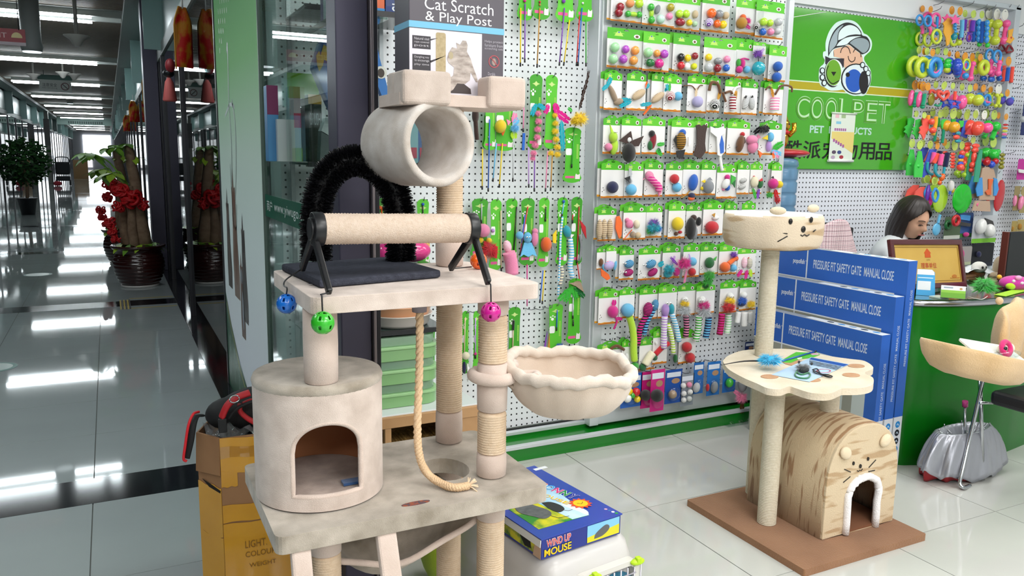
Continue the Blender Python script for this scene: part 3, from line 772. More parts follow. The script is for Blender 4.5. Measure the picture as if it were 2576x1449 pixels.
def cage_ball(c, r, color, root, cord):
    # perforated rattle ball: eight slots in two rings
    u, v = 48, 24; b = MB()
    def hole(i, j):
        la = (j+.5)/v*180-90; lo = (i+.5)/u*360
        for l0, ph in ((32, 0), (-18, 0), (70, 22), (-60, 22)):
            for k in range(6 if abs(l0) < 50 else 4):
                st = 360/(6 if abs(l0) < 50 else 4); d = abs((lo-(k*st+ph)+180) % 360-180)*math.cos(math.radians(l0))
                if d < 9 and abs(la-l0) < (13 if abs(l0) < 50 else 9): return True
        return False
    for j in range(v+1):
        ph = -PI/2+PI*j/v
        for i in range(u): b.v.append(c+V((math.cos(ph)*math.cos(2*PI*i/u), math.cos(ph)*math.sin(2*PI*i/u), math.sin(ph)))*r)
    for j in range(v):
        for i in range(u):
            if not hole(i, j): b.f.append([j*u+i, j*u+(i+1) % u, (j+1)*u+(i+1) % u, (j+1)*u+i]); b.m.append(0); b.s.append(True)
    o = obj('cage_ball', b, mat(color, .2, coat=.4), root, shell=.0022)
    o['label'] = {'1d6fd0': 'blue', '35b52c': 'green', 'c81a8c': 'magenta', 'f0641e': 'orange'}[color]+' cage ball on a black cord'
    obj('cord', MB().tube(spl(cord, 6), .0017, 6), BLK, o)
for px, py, r_, color, fk, Y_ in ((721, 764, 24, '1d6fd0', 'bl', None), (812, 812, 28, '35b52c', 'fl', None), (1235, 785, 24.5, 'c81a8c', 'fr', None), (1205, 655, 20.5, 'f0641e', 'br', None)):
    f = ft[fk]
    if fk == 'br': c = at(1204, 656, Z=zg+.021)
    elif fk == 'bl': c = at(px, py, X=.335)
    else: c = at(px, py, Y=1.583)
    r = r_/FPX*depth(c)
    if fk == 'br': cord = [f, f+V((.03, 0, .001)), c-V((.02, 0, .015))]
    elif fk == 'bl': cord = [f, V((.345, f.y-.02, zg+.008)), V((.336, f.y-.03, zg-.004)), at(722, 725, X=.333), c+V((0, 0, r))]
    else: cord = [f, V((c.x, f.y-.005, zg+.006)), V((c.x, 1.586, zg+.004)), V((c.x, 1.584, zg-.02)), c+V((0, 0, r))]
    cage_ball(c, r, color, sr, cord)
# ================================================================== the small cat tree with the tiger-striped house
CRM = mat('e4d9c6', .95, c2='d0bfa5', scale=9, amt=.5, bump=.5, bscale=160, spec=.15, sheen=.2)
SIS2 = mat('ded5c2', .9, c2='cfc4ad', scale=110, amt=.5, bump=.4, bscale=500, spec=.2)
TAN = mat('9a6f4e', .95, c2='835939', scale=6, amt=.5, bump=.6, bscale=200, spec=.1, sheen=.2)
DOT = mat('c59f80', .95, c2='b98f6e', scale=40, bump=.5, spec=.1)
bl, bf, bR = at(1727, 1272, Z=.0), at(2040, 1447, Z=.0), at(2323, 1357, Z=0)
t2 = thing('cat_tree', ((bl.x+bR.x)/2, (bl.y+bf.y)/2, 0), 'cream cat tree with smiling cat bed, paw shelf and striped house', 'cat tree')
x0, x1, y0, y1 = bl.x, bR.x, bf.y, bl.y
board('base_board', x0, y0, x1, y1, 0, .026, t2, m=TAN, r=.006)
pA = at(1937, 1320, Z=.03); pA.z = 0; pA += V((.008, .026, 0)); pB = at(1905, 1245, Z=.03); pB.z = 0; pB += V((.008, .026, 0))
ZPW = .60
sisal_post(pA.x, pA.y, .026, ZPW-.03, .0335, root=t2, m=SIS2)
sisal_post(pB.x, pB.y, .026, ZPW-.03, .0335, root=t2, m=SIS2)
ZB = 1.032
sisal_post(pB.x, pB.y, ZPW, ZB, .0335, root=t2, m=SIS2)
# paw-shaped shelf
PW = []
cx, cy = 2.25, 2.085
def paw_r(a): return 1
ctl = [at(px, py, Z=ZPW) for px, py in ((1818, 908), (1835, 893), (1880, 880), (1985, 878), (2090, 896), (2140, 903), (2175, 908), (2197, 925), (2175, 938), (2196, 950), (2194, 968), (2165, 976), (2122, 977), (2116, 978), (2085, 990), (2040, 988), (2003, 977), (1985, 972), (1962, 979), (1930, 976), (1905, 965), (1870, 950), (1832, 928))]
out = [(p.x, p.y) for p in spl(ctl+[ctl[0]], 5)[:-1]]
frz = (V((0, 0, ZPW-.024)), V((1, 0, 0)), V((0, 1, 0)), V((0, 0, 1)))
obj('paw_shelf', MB().prism(out, frz, 0, .024), CRM, t2, bev=.007, seg=3)
for px, py, rx, ry in ((1936, 948, .034, .026), (2042, 956, .034, .026), (2141, 944, .034, .026), (2154, 921, .034, .026), (2003, 914, .05, .045)):
    c = at(px, py, Z=ZPW); obj('paw_pad', MB().prism(ell(c.x, c.y, rx, ry, 20), (V((0, 0, ZPW)), V((1, 0, 0)), V((0, 1, 0)), V((0, 0, 1))), .0003, .0018), DOT, t2)
# house: rounded arch body with striped plush, open door with white trim
HF = at(2064, 1357, Z=.027); HRt = at(2245, 1310, Z=.027); hz0 = .027
HXa, HXb, HYf = HF.x, HRt.x, (HF.y+HRt.y)/2; HD = .37; HH = .405; HWd = HXb-HXa; mx_ = (HXa+HXb)/2
def tiger(key, d, c1='d9c3a0', c2='b2926a'):
    m, nt, b = nodes(key)
    N = nt.nodes.new; L = nt.links.new
    tc = N('ShaderNodeTexCoord'); mp = N('ShaderNodeMapping'); mp.inputs['Scale'].default_value = d
    L(tc.outputs['Object'], mp.inputs[0])
    n = N('ShaderNodeTexNoise'); n.inputs['Scale'].default_value = 1; n.inputs['Detail'].default_value = 1.5; L(mp.outputs[0], n.inputs['Vector'])
    r = N('ShaderNodeValToRGB'); r.color_ramp.elements[0].position = .54; r.color_ramp.elements[0].color = lin(c1)
    r.color_ramp.elements[1].position = .62; r.color_ramp.elements[1].color = lin(c2); L(n.outputs['Fac'], r.inputs[0]); L(r.outputs[0], b.inputs['Base Color'])
    b.inputs['Roughness'].default_value = .95; b.inputs['Specular IOR Level'].default_value = .15; b.inputs['Sheen Weight'].default_value = .2
    n2 = N('ShaderNodeTexNoise'); n2.inputs['Scale'].default_value = 220; L(tc.outputs['Object'], n2.inputs['Vector'])
    bp = N('ShaderNodeBump'); bp.inputs['Strength'].default_value = .5; bp.inputs['Distance'].default_value = .004; L(n2.outputs['Fac'], bp.inputs['Height']); L(bp.outputs[0], b.inputs['Normal'])
    return m
TIG_S = tiger('tiger_side', (7, 58, 8), 'c6b090', '99795a'); TIG_F = tiger('tiger_front', (7, 8, 38), 'd2be9f', 'b79a76'); TIG_B = tiger('tiger_bed', (5, 5, 30), 'dccab2', 'bfa380')
def arch(z0, rise, hw, ztop, n=18, p=2.3):
    pts = [(-hw, z0), (hw, z0)]
    for i in range(n+1):
        a = PI*i/n; c, s = math.cos(a), math.sin(a)
        pts.append((hw*math.copysign(abs(c)**(2/p), c), rise+(ztop-rise)*s**(2/p)))
    return pts
oa = arch(hz0, .21, HWd/2, HH+hz0)
fh = frame((mx_, HYf, 0), (1, 0, 0), (0, 0, 1))      # n points to -Y, the camera side
dc = (at(2112, 1345, Y=HYf).x+at(2206, 1310, Y=HYf).x)/2-mx_
dw = (at(2206, 1310, Y=HYf).x-at(2117, 1345, Y=HYf).x)/2*.86; dz = at(2170, 1198, Y=HYf).z
door = [(dc+a, z) for a, z in arch(hz0+.003, .17, dw, dz, 14, 2)]
b = MB().prism(oa, fh, -.012, .004, holes=[door]); fpan = obj('front_panel', b, TIG_F, t2, bev=.004)
b = MB(); L_ = oa[1:]+[oa[0]]
outer = [oa[1]]+oa[2:]+[oa[0]]
k = len(outer); 
for d in (0, .008, HD-.008, HD):
    ins = .008 if d in (0, HD) else 0
    for (a, z) in outer: b.v.append(V((mx_+a*(1-ins*3), HYf+.004+d, z-ins*(z > .1))))
for q in range(3):
    for i in range(k-1): b.f.append([q*k+i, q*k+i+1, (q+1)*k+i+1, (q+1)*k+i]); b.m.append(0); b.s.append(True)
obj('house_roof', b, TIG_S, t2, shell=.006)
obj('back_panel', MB().prism(oa, frame((mx_, HYf+HD, 0), (1, 0, 0), (0, 0, 1)), -.004, .004), TIG_F, t2)
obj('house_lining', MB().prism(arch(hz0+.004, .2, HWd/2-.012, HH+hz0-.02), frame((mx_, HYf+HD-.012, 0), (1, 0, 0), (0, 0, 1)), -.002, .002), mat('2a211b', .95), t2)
obj('house_floor', MB().box((HXa+.01, HYf-.003, hz0), (HXb-.01, HYf+HD-.01, hz0+.012)), mat('7a4e34', .95), t2)
dp = [door[0]]+door[:1:-1]+[door[1]]
dp = [(a, z) for a, z in ([door[1]]+door[2:]+[door[0]])]
cv = spl([(mx_+a, HYf-.008, z) for a, z in dp], 3); b = MB()
b.tube([p+V((rnd.uniform(-.002, .002), rnd.uniform(-.002, .002), rnd.uniform(-.002, .002))) for p in cv], .0135, 9)
wt_ = mat('f1eff0', .95, bump=.8, bscale=200, spec=.1, sheen=.4)
obj('doorway_trim', b, wt_, t2)
def face_bits(m, fr, cx, cz, s, root, ew=.19):
    BL = mat('1a1512', .4)
    obj('eye', m().prism(ell(cx-ew*s, cz, .03*s, .045*s, 12), fr, .0005, .004*1), BL, root); obj('eye', m().prism(ell(cx+ew*s, cz+.03*s, .03*s, .045*s, 12), fr, .0005, .004), BL, root)
    obj('nose', m().prism(ell(cx, cz-.11*s, .035*s, .05*s, 12), fr, .0005, .004), BL, root)
    b = m().prism(stroke([(cx-.09*s, cz-.2*s), (cx-.05*s, cz-.235*s), (cx, cz-.21*s), (cx+.05*s, cz-.23*s), (cx+.09*s, cz-.19*s)], .018*s), fr, .0005, .002); obj('mouth', b, BL, root)
    for sx, a, q in ((-1, .1, 0), (-1, -.22, 1), (1, .16, 0), (1, -.1, 1)):
        b = m().prism(stroke([(cx+sx*.3*s, cz-.22*s+a*.15*s-.06*s*q), (cx+sx*.52*s, cz-.2*s+a*s)], .02*s), fr, .0005, .002); obj('whisker', b, BL, root)
fc = at(2162, 1160, Y=HYf); fcx = fc.x-mx_
ff_ = frame((mx_, HYf-.004, 0), (1, 0, 0), (0, 0, 1))
face_bits(MB, ff_, fcx, fc.z, .155, fpan, .24)
for px, py in ((2128, 1140), (2228, 1108)):
    c = at(px, py, Y=HYf-.012); b = MB().ball(c, (.028, .012, .022), 16, 10, T=M.Rotation(.6 if px < 2200 else -.6, 3, 'Y')); obj('ear', b, mat('e4d2b4', .95, bump=.4, spec=.1, sheen=.2), t2)
pC = at(2095, 1072, Y=HYf+.17); 
sisal_post(mx_+.0, HYf+.17, HH+hz0-.006, ZPW-.024, .0335, root=t2, m=SIS2)
# round bed with a smiling face
bc = V((pB.x, pB.y, ZB)); BR = .186; bh = .125
def bedp(u, v):
    a = 2*PI*v
    prof = [(.80, 0), (.93, .006), (.985, .03), (1.0, .065), (1.0, .10), (.985, .118), (.95, .128), (.90, .122), (.86, .10), (.84, .06), (.80, .035), (.4, .03), (.02, .03)]
    x = u*(len(prof)-1); i = min(int(x), len(prof)-2); f = x-i
    r = prof[i][0]*(1-f)+prof[i+1][0]*f; z = prof[i][1]*(1-f)+prof[i+1][1]*f
    wv = 1+.012*math.sin(5*a)+.008*math.sin(11*a+2)
    return bc+V((BR*r*wv*math.cos(a), BR*r*wv*math.sin(a), z))
bb = MB().grid(bedp, 24, 64, wrap=True)
for i, f in enumerate(bb.f):
    z = sum(bb.v[q].z for q in f)/4-bc.z; r = sum((bb.v[q]-bc).xy.length for q in f)/4
    bb.m[i] = 1 if (r < BR*.955 and z > .07) or (r < BR*.87 and z > .026) else 0
bed = obj('cat_bed', bb, [TIG_B, wt_], t2)
obj('bed_underside', MB().lathe([(.02, 0), (BR*.8, -.001)], bc, 40, cap=False), CRM, t2)
fa = math.atan2(-bc.y, -bc.x)
fz = at(2022, 575, Y=bc.y-.12)
def bed_frame(px, py):
    # point on the bed's drum seen at this place of the picture
    d = ray(px, py); o = CAMP; a_ = d.x**2+d.y**2; b_ = 2*(d.x*(o.x-bc.x)+d.y*(o.y-bc.y)); c_ = (o.x-bc.x)**2+(o.y-bc.y)**2-(BR*1.004)**2
    q = b_*b_-4*a_*c_; t = (-b_-math.sqrt(max(q, 0)))/(2*a_); p = o+d*t; n = V((p.x-bc.x, p.y-bc.y, 0)).normalized()
    return frame(p, V((-n.y, n.x, 0)), (0, 0, 1))
BL = mat('1a1512', .3)
for px, py, rx, rz, nm in ((1989, 557, .0075, .0115, 'eye'), (2041, 553, .008, .0115, 'eye'), (2021, 577, .010, .0125, 'nose')):
    fr = bed_frame(px, py); obj(nm, MB().ball(fr[0], 1, 10, 7, T=M(((fr[1].x*rx, fr[2].x*rz, fr[3].x*.004), (fr[1].y*rx, fr[2].y*rz, fr[3].y*.004), (fr[1].z*rx, fr[2].z*rz, fr[3].z*.004)))), BL, bed)
for pl_, nm in (([(2014, 591), (2019, 594), (2024, 590), (2030, 594), (2036, 590)], 'mouth'), ([(1953, 585), (1981, 588)], 'whisker'), ([(1981, 594), (1956, 608)], 'whisker'), ([(2046, 583), (2052, 578)], 'whisker')):
    obj(nm, MB().tube([bed_frame(a, c)[0] for a, c in pl_], .0022, 6), BL, bed)
for px, py in ((1957, 531), (2060, 525)):
    fr = bed_frame(min(px, 2050), py+8); c = fr[0]+V((0, 0, .012))-fr[3]*.008
    obj('ear', MB().ball(c, (.029, .014, .015), 16, 10, T=M.Rotation(math.atan2(fr[1].y, fr[1].x), 3, 'Z')), mat('e6d3b6', .95, bump=.4, spec=.1, sheen=.2), bed)
# ---- things lying on the paw shelf
def pom_mesh(n=700, l0=.6, l1=1.0, w_=.026, seed=1, core=.42):
    r = random.Random(seed); b = MB().ball((0, 0, 0), core, 8, 6)
    for i in range(n):
        d = V((r.gauss(0, 1), r.gauss(0, 1), r.gauss(0, 1))).normalized(); s = d.orthogonal().normalized()*w_; q = d.cross(s).normalized()*w_*.3
        l = r.uniform(l0, l1); bend = V((r.uniform(-.2, .2), r.uniform(-.2, .2), r.uniform(-.25, .1)))
        k = len(b.v); b.v += [d*core*.6-s, d*core*.6+s, d*l*.7+s*.7+bend*.4, d*l*.7-s*.7+bend*.4, d*l+bend]
        b.f += [[k, k+1, k+2, k+3], [k+3, k+2, k+4]]; b.m += [0, 0]; b.s += [True, True]
    return b
def fluff(c): return mat(c, .85, spec=.2, sheen=.3)
def pom(name, c, root, loc, scale, seed=1): return inst(name, 'pom%d' % seed, lambda: pom_mesh(seed=seed), fluff(c), root, loc, scale)
zp = ZPW+.0015
c = at(1937, 905, Z=zp+.038); ftoy = thing('feather_toy', (c.x, c.y, zp), 'bright turquoise feather toy with a long black quill on the paw shelf', 'cat toy')
pom('feather', '2fb4df', ftoy, c, (.062, .05, .034), 2)
a = at(1820, 917, Z=zp+.004); e = at(1925, 908, Z=zp+.02); obj('quill', MB().tube(spl([a, (a+e)/2+V((0, 0, .006)), e], 5), [.0012+.0003*i for i in range(11)], 6), mat('15151a', .5), ftoy)
def flat(name, pts, z, th, m, root=None, px=True):
    P = [at(p[0], p[1], Z=z) for p in pts] if px else [V((p[0], p[1], z)) for p in pts]
    return obj(name, MB().prism([(p.x, p.y) for p in P], (V((0, 0, z)), V((1, 0, 0)), V((0, 1, 0)), V((0, 0, 1))), 0, th), m, root)
gc_ = [(1968, 906), (1990, 893), (2003, 886), (2022, 887), (2058, 887), (2062, 893), (2045, 899), (2010, 904), (1990, 913), (1972, 912)]
c = at(2015, 897, Z=zp); wc_ = thing('wand_card', (c.x, c.y, zp), 'green bone-shaped wand card lying at the back of the paw shelf', 'cat toy')
flat('backing_card', gc_, zp, .001, paper('57c22c'), wc_)
flat('print_patch', [(2038, 889), (2058, 888), (2060, 893), (2042, 893)], zp+.001, .0006, paper('d9a9c4'), wc_); flat('print_patch', [(2005, 901), (2017, 899), (2018, 902), (2007, 904)], zp+.001, .0006, paper('e9efe2'), wc_)
obj('wand', MB().tube([at(1968, 908, Z=zp+.004), at(2048, 885, Z=zp+.005)], .0034, 8), plastic('1f56b0'), wc_)
obj('wand_tip', MB().tube([at(2048, 885, Z=zp+.005), at(2053, 883.5, Z=zp+.005)], .0036, 8), BLK, wc_)
sh = [(1941, 943), (2041, 899), (2136, 917), (2036, 961)]
c = at(2040, 930, Z=zp); mc = thing('mouse_toy_card', (c.x, c.y, zp), 'pale blue photo card lying on the paw shelf under a furry grey mouse', 'card')
flat('card_sheet', sh, zp, .0012, paper('b5cfe8'), mc)
flat('print_band', [(2041, 899.5), (2134, 917), (2122, 922), (2036, 904)], zp+.0012, .0004, paper('1d52a8'), mc)
flat('print_photo', [(2036, 906), (2118, 922), (2104, 931), (2036, 917)], zp+.0012, .0004, mat('7c94ae', .4, c2='57606c', scale=90, amt=.2), mc)
b = MB(); q = [at(x_, y_, Z=zp+.0016) for x_, y_ in [(2072+17*math.cos(a_), 933+4.5*math.sin(a_)) for a_ in [2*PI*i/24 for i in range(24)]]]
obj('print_ring', b.tube(q, .0025, 5, closed=True, flat=.2), paper('c2566c'), mc)
c = at(2020, 925, Z=zp+.016); mt = thing('toy_mouse', (c.x, c.y, zp), 'furry grey toy mouse with a green loop on the pale photo card', 'cat toy')
pom('fur', '7f8488', mt, c+V((0, 0, .002)), (.036, .03, .021), 3)
obj('belly', MB().ball(at(2022, 930, Z=zp+.012), (.02, .018, .012), 10, 7), mat('34383a', .9), mt)
for px, py in ((2010, 911), (2042, 915)): obj('ear', MB().ball(at(px, py, Z=zp+.03), (.006, .003, .006), 8, 6), mat('3a3c40', .8), mt)
lp = [(2006, 932), (2000, 943), (2010, 950), (2030, 951), (2038, 944), (2034, 938), (2016, 942), (2004, 936)]
obj('loop', MB().tube(spl([at(a_, b_, Z=zp+.005) for a_, b_ in lp], 5), .0028, 6), cloth('2d7a4a'), mt)
cl_ = [(2044, 930), (2056, 928), (2066, 942), (2084, 949), (2094, 947), (2080, 942), (2062, 941), (2050, 938), (2046, 932), (2060, 938), (2076, 944), (2092, 949)]
tag(obj('elastic_cord', MB().tube(spl([at(a_, b_, Z=zp+.005) for a_, b_ in cl_], 5), .002, 6), BLK), 'thin black elastic cord coiled at the edge of the photo card', 'cord')
# ================================================================== three upright safety gate cartons
BLUE = mat('2a64c2', .38, c2='245cb8', scale=3, amt=.6)
def gate(xf, yf, zt, L, lab, ang=-.02, thick=.055):
    g = thing('safety_gate_box', (xf+thick/2, yf+L/2, 0), lab, 'box', 'safety gate cartons in front of the counter')
    d = V((math.sin(ang), math.cos(ang), 0)); n = V((-d.y, d.x, 0))       # d runs away from the camera, n faces left
    if n.x > 0: n = -n
    O = V((xf, yf, 0))
    fr = (O, d, V((0, 0, 1)), n)           # big printed face
    fs = (O, -n, V((0, 0, 1)), -d)         # narrow end towards the camera
    b = MB()
    c = [O, O+d*L, O+d*L-n*thick, O-n*thick]
    b.add([p+V((0, 0, .004)) for p in c]+[p+V((0, 0, zt)) for p in c], [(0, 1, 2, 3), (7, 6, 5, 4), (0, 4, 5, 1), (1, 5, 6, 2), (2, 6, 7, 3), (3, 7, 4, 0)])
    obj('carton', b, mat('9aa0a8', .5), g, bev=.0015)
    # printed skin of the large face: blue head band, grey gate photo, white lines
    zb = zt-.145
    obj('blue_band', MB().prism(rect(0, zb, L, zt), fr, .0003, .0008), BLUE, g)
    b = MB().prism(rect(.055, zb-.006, L, zb), fr, .0003, .0010); b.prism(rect(.535, zb-.05, .542, zt), fr, .0008, .0012); obj('white_line', b, paper('dfe5ec'), g)
    obj('photo', MB().prism(rect(.055, .01, L, zb-.006), fr, .0003, .0006), mat('8d9089', .45, c2='a7a899', scale=4), g)
    b = MB(); b.prism(rect(.055, .0, .12, zb-.03), fr, .0006, .0009); b.prism(rect(.33, .0, .345, zb-.03), fr, .0006, .0009, 1); b.prism(rect(.17, .0, .2, zb-.05), fr, .0006, .0009)
    b.prism(rect(.36, .0, .52, zb-.02), fr, .0006, .0008, 2)
    obj('photo_detail', b, [paper('c4cfd0'), paper('3d4245'), paper('a9a37c')], g)
    for k in range(2):
        obj('round_icon', MB().prism(ell(.30, zb-.15-.05*k, .019, n=20), fr, .0009, .0014), paper('2a86cc'), g)
    obj('blue_edge', MB().prism(rect(0, .26, .055, zb), fr, .0003, .0008), BLUE, g); obj('white_edge', MB().prism(rect(0, .004, .055, .26), fr, .0003, .0008), paper('dfe3ea'), g)
    # reading direction: from the far end towards the camera
    frt = (O+d*L, -d, V((0, 0, 1)), n)
    m = MB(); letter(m, 'PRESSURE FIT SAFETY GATE', frt, L-.50, zb+.052, .27, .042, .0012, bold=.012); letter(m, 'MANUAL CLOSE', frt, L-.215, zb+.052, .15, .042, .0012, bold=.012)
    obj('lettering', m, paper('c9d6ea'), g)
    m = letter(MB(), 'popofish', frt, L-.625, zb+.058, .072, .03, .0012, bold=.02); letter(m, 'TM', frt, L-.55, zb+.078, .008, .006, .0012); obj('logo', m, paper('dbe4f2'), g)
    # end face
    obj('end_blue', MB().prism(rect(0, .26, thick, zt), fs, .0003, .0008), BLUE, g); obj('end_white', MB().prism(rect(0, .004, thick, .26), fs, .0003, .0008), paper('d6dae2'), g)
    up = (O-n*0, V((0, 0, 1)), n, -d)
    up = (O-n*(thick*.72), V((0, 0, 1)), n, -d)
    m = letter(MB(), 'PRESSURE FIT SAFETY GATE', up, zt-.46, -.002, .21, .014, .0012, bold=.01); letter(m, 'MANUAL CLOSE', up, zt-.235, -.002, .11, .014, .0012, bold=.01); obj('end_lettering', m, paper('b9c8e2'), g)
    for k, c_ in enumerate(('2a86cc', '23272d', '23272d', '2a86cc', '2a86cc')):
        obj('round_icon', MB().prism(ell(thick/2, .225-.038*k, .015, n=18), fs, .0008, .0013), paper(c_), g); obj('icon_mark', MB().prism(stroke([(thick/2-.006, .222-.038*k), (thick/2, .229-.038*k), (thick/2+.007, .22-.038*k)], .004), fs, .0013, .0016), paper('c9dcef'), g)
    # top flap with printed pictures
    ft_ = (O+V((0, 0, zt)), d, -n, V((0, 0, 1)))
    m = MB().prism([(.0, .002), (.3, .004), (.42, .014), (.42, thick-.002), (0, thick-.002)], ft_, .0003, .0012); obj('top_label', m, paper('e6ebef'), g)
    for k in range(5): obj('top_picture', MB().prism(ell(.05+.06*k, .03, .018, .011, 12), ft_, .0012, .0016), paper(('3b8fd2', '35393f', '7fa6c9')[k % 3]), g)
    return g
gate(3.005, 2.222, .948, .72, 'tallest blue safety gate carton leaning beside the green counter')
gate(2.938, 2.218, .798, .72, 'middle blue safety gate carton, between the tallest and the shortest one')
gate(2.868, 2.214, .640, .72, 'shortest blue safety gate carton, right behind the striped cat house')
# ================================================================== green counter
CTOP = .77
front = [(3.126, 2.62), (3.105, 2.40), (3.128, 2.27), (3.205, 2.225), (3.30, 2.19), (3.42, 2.165), (3.58, 2.15), (3.72, 2.15), (3.9, 2.17), (4.6, 2.28), (5.2, 2.5)]
fc_ = [(p.x, p.y) for p in spl([(a, b, 0) for a, b in front], 6)]
back = [(5.2, 2.85), (3.2, 2.72)]
ct = thing('shop_counter', (4.1, 2.4, 0), 'curved glossy green counter with a steel edge and glass top', 'counter')
def ins(pts, d): return [(x, y+d) for x, y in pts]
fz0 = (V((0, 0, 0)), V((1, 0, 0)), V((0, 1, 0)), V((0, 0, 1)))
b = MB()
k = len(fc_)
for z in (.0, CTOP-.03): b.v += [V((x, y+(.02 if z == 0 else .012), z)) for x, y in fc_]
for i in range(k-1): b.f.append([i, i+1, k+i+1, k+i]); b.m.append(0); b.s.append(True)
obj('front_panel', b, mat('076e12', .3, coat=.1, spec=.3), ct)
b = MB()
for z in (CTOP-.03, CTOP-.006): b.v += [V((x, y, z)) for x, y in fc_]
for i in range(k-1): b.f.append([i, i+1, k+i+1, k+i]); b.m.append(0); b.s.append(True)
obj('steel_edge', b, mat('c9c9d2', .22, 1), ct, shell=.004)
obj('glass_top', MB().prism(fc_+back, fz0, CTOP-.006, CTOP), mat('0c3a1c', .05, coat=1, spec=.8), ct)
obj('counter_body', MB().prism(ins(fc_[12:], .03)+[(5.2, 2.8), (3.25, 2.7), (3.2, 2.45)], fz0, .0, CTOP-.03), mat('17531f', .5), ct)
# framed certificate leaning back
zc = CTOP+.001
TL, TR, BRc = at(2226, 603, Y=2.40), at(2408, 603, Y=2.50), at(2430, 735, Y=2.47)
BRc = at(2430, 722, Z=zc); TR = V((BRc.x-.02, BRc.y+.07, 0)); TR = at(2408, 604, Y=BRc.y+.055); TL = at(2226, 603, Y=BRc.y+.02)
fr = frame(TL+(BRc-TR), TR-TL, TL-(TL+(BRc-TR))); Wc = (TR-TL).length; Hc = (TL-(TL+(BRc-TR))).length
ce = thing('award_frame', (fr[0]+fr[1]*Wc/2).xy.to_3d()+V((0, 0, zc)), 'dark red framed gold certificate propped on the counter', 'frame')
t_ = .026
obj('frame_border', MB().prism(rect(0, 0, Wc, Hc), fr, -.012, .008, holes=[rect(t_, t_, Wc-t_, Hc-t_)]), mat('4d151d', .25, coat=.4), ce, bev=.004)
obj('gold_plate', MB().prism(rect(.01, .01, Wc-.01, Hc-.01), fr, -.01, -.001), mat('d3ad55', .4, .15, c2='cba24a', scale=9), ce)
b = MB().prism(rect(.035, .035, Wc-.035, Hc-.035), fr, -.001, .0005, holes=[rect(.037, .037, Wc-.037, Hc-.037)]); obj('gold_line', b, paper('8a6a2c'), ce)
mxw = Wc*.5
b = MB().prism([(mxw-.022, Hc-.085), (mxw+.022, Hc-.085), (mxw+.02, Hc-.065), (mxw+.028, Hc-.065), (mxw, Hc-.042), (mxw-.028, Hc-.065), (mxw-.02, Hc-.065)], fr, -.001, .0006); obj('house_emblem', b, paper('c2511d'), ce)
b = letter(MB(), '理事单位', fr, mxw-.06, Hc-.135, .12, .026, .0004); obj('certificate_title', b, paper('b5301e'), ce)
b = letter(MB(), 'Member', fr, mxw-.03, Hc-.155, .06, .012, .0004); letter(b, 'CCPFA', fr, mxw-.015, Hc-.1, .03, .007, .0004); letter(b, 'member of council', fr, mxw-.03, Hc-.172, .05, .007, .0004); obj('certificate_text', b, paper('6d4a22'), ce)
b = MB().prism(ell(Wc-.085, .055, .02, .008, 14), fr, -.001, .0005); b.prism(rect(Wc-.12, .045, Wc-.045, .048), fr, -.001, .0005); obj('certificate_seal', b, paper('b26f2a'), ce)
obj('stand_back', MB().add([fr[0]+fr[1]*(Wc*.4)-fr[3]*.014+fr[2]*Hc*.7, fr[0]+fr[1]*(Wc*.6)-fr[3]*.014+fr[2]*Hc*.7, V((fr[0].x+Wc*.6, fr[0].y+.14, zc)), V((fr[0].x+Wc*.4, fr[0].y+.14, zc))], [(0, 1, 2, 3)]), mat('3a2a22'), ce, shell=.004)
# payment stand (its code panel is left blank white), card holder, feather, plush toy, papers
q = [at(2304, 742, Z=zc), at(2352, 745, Z=zc)]
fr = frame(q[0], q[1]-q[0], V((0, .28, 1))); Wp = (q[1]-q[0]).length; Hp = .118
ps = thing('payment_stand', q[0].lerp(q[1], .5), 'small bright blue payment stand between the gate cartons and the certificate', 'stand')
obj('panel', MB().prism([(0, 0), (Wp, 0), (Wp-.006, Hp-.012), (Wp-.018, Hp), (0, Hp)], fr, -.004, 0), plastic('2aa0dc'), ps)
obj('white_header', MB().prism([(0, Hp-.024), (Wp-.007, Hp-.024), (Wp-.009, Hp-.01), (Wp-.018, Hp-.0005), (0, Hp-.0005)], fr, 0, .0006), paper('e9eef2'), ps)
obj('white_label', MB().prism(rect(.004, .025, Wp-.02, .065), fr, 0, .0006), paper('e4eaee'), ps); obj('white_line', MB().prism(rect(.004, .078, Wp-.012, .082), fr, 0, .0006), paper('cfe6f4'), ps)
q = [at(2363, 752, Z=zc), at(2430, 757, Z=zc)]; fr = frame(q[0], q[1]-q[0], V((0, .45, 1))); Wp = (q[1]-q[0]).length
ch = thing('card_holder', q[0].lerp(q[1], .5), 'clear acrylic business card holder on the counter edge', 'holder')
ACR = glass((.93, .97, .96), 'acrylic')
obj('tray', MB().prism(rect(0, 0, Wp, .03), fr, .006, .009), ACR, ch); obj('tray_base', MB().box((q[0].x, q[0].y, zc), (q[1].x, q[0].y+.05, zc+.006)), mat('cfe3da', .15), ch)
cs = MB().prism(rect(.004, .008, Wp-.004, .062), fr, -.012, .003); obj('cards', cs, paper('eceff0'), ch)
obj('card_print', MB().prism(rect(.004, .008, Wp-.004, .042), fr, .003, .0036), paper('86bf3a'), ch); b = MB().prism(rect(.014, .05, .05, .056), fr, .003, .0036); b.prism(ell(Wp-.022, .05, .006, .005, 12), fr, .003, .0036, 1); obj('card_logo', b, [paper('8fa0b2'), paper('b9935c')], ch)
c = at(2478, 722, Z=zc+.048); gf = thing('feather_toy', (c.x, c.y, zc), 'fluffy bright green feather toy lying on the counter edge', 'cat toy')
pom('feather', '2fae3a', gf, c, (.078, .06, .045), 4); pom('feather', '4fc25a', gf, c+V((-.01, .0, .02)), (.05, .045, .04), 5)
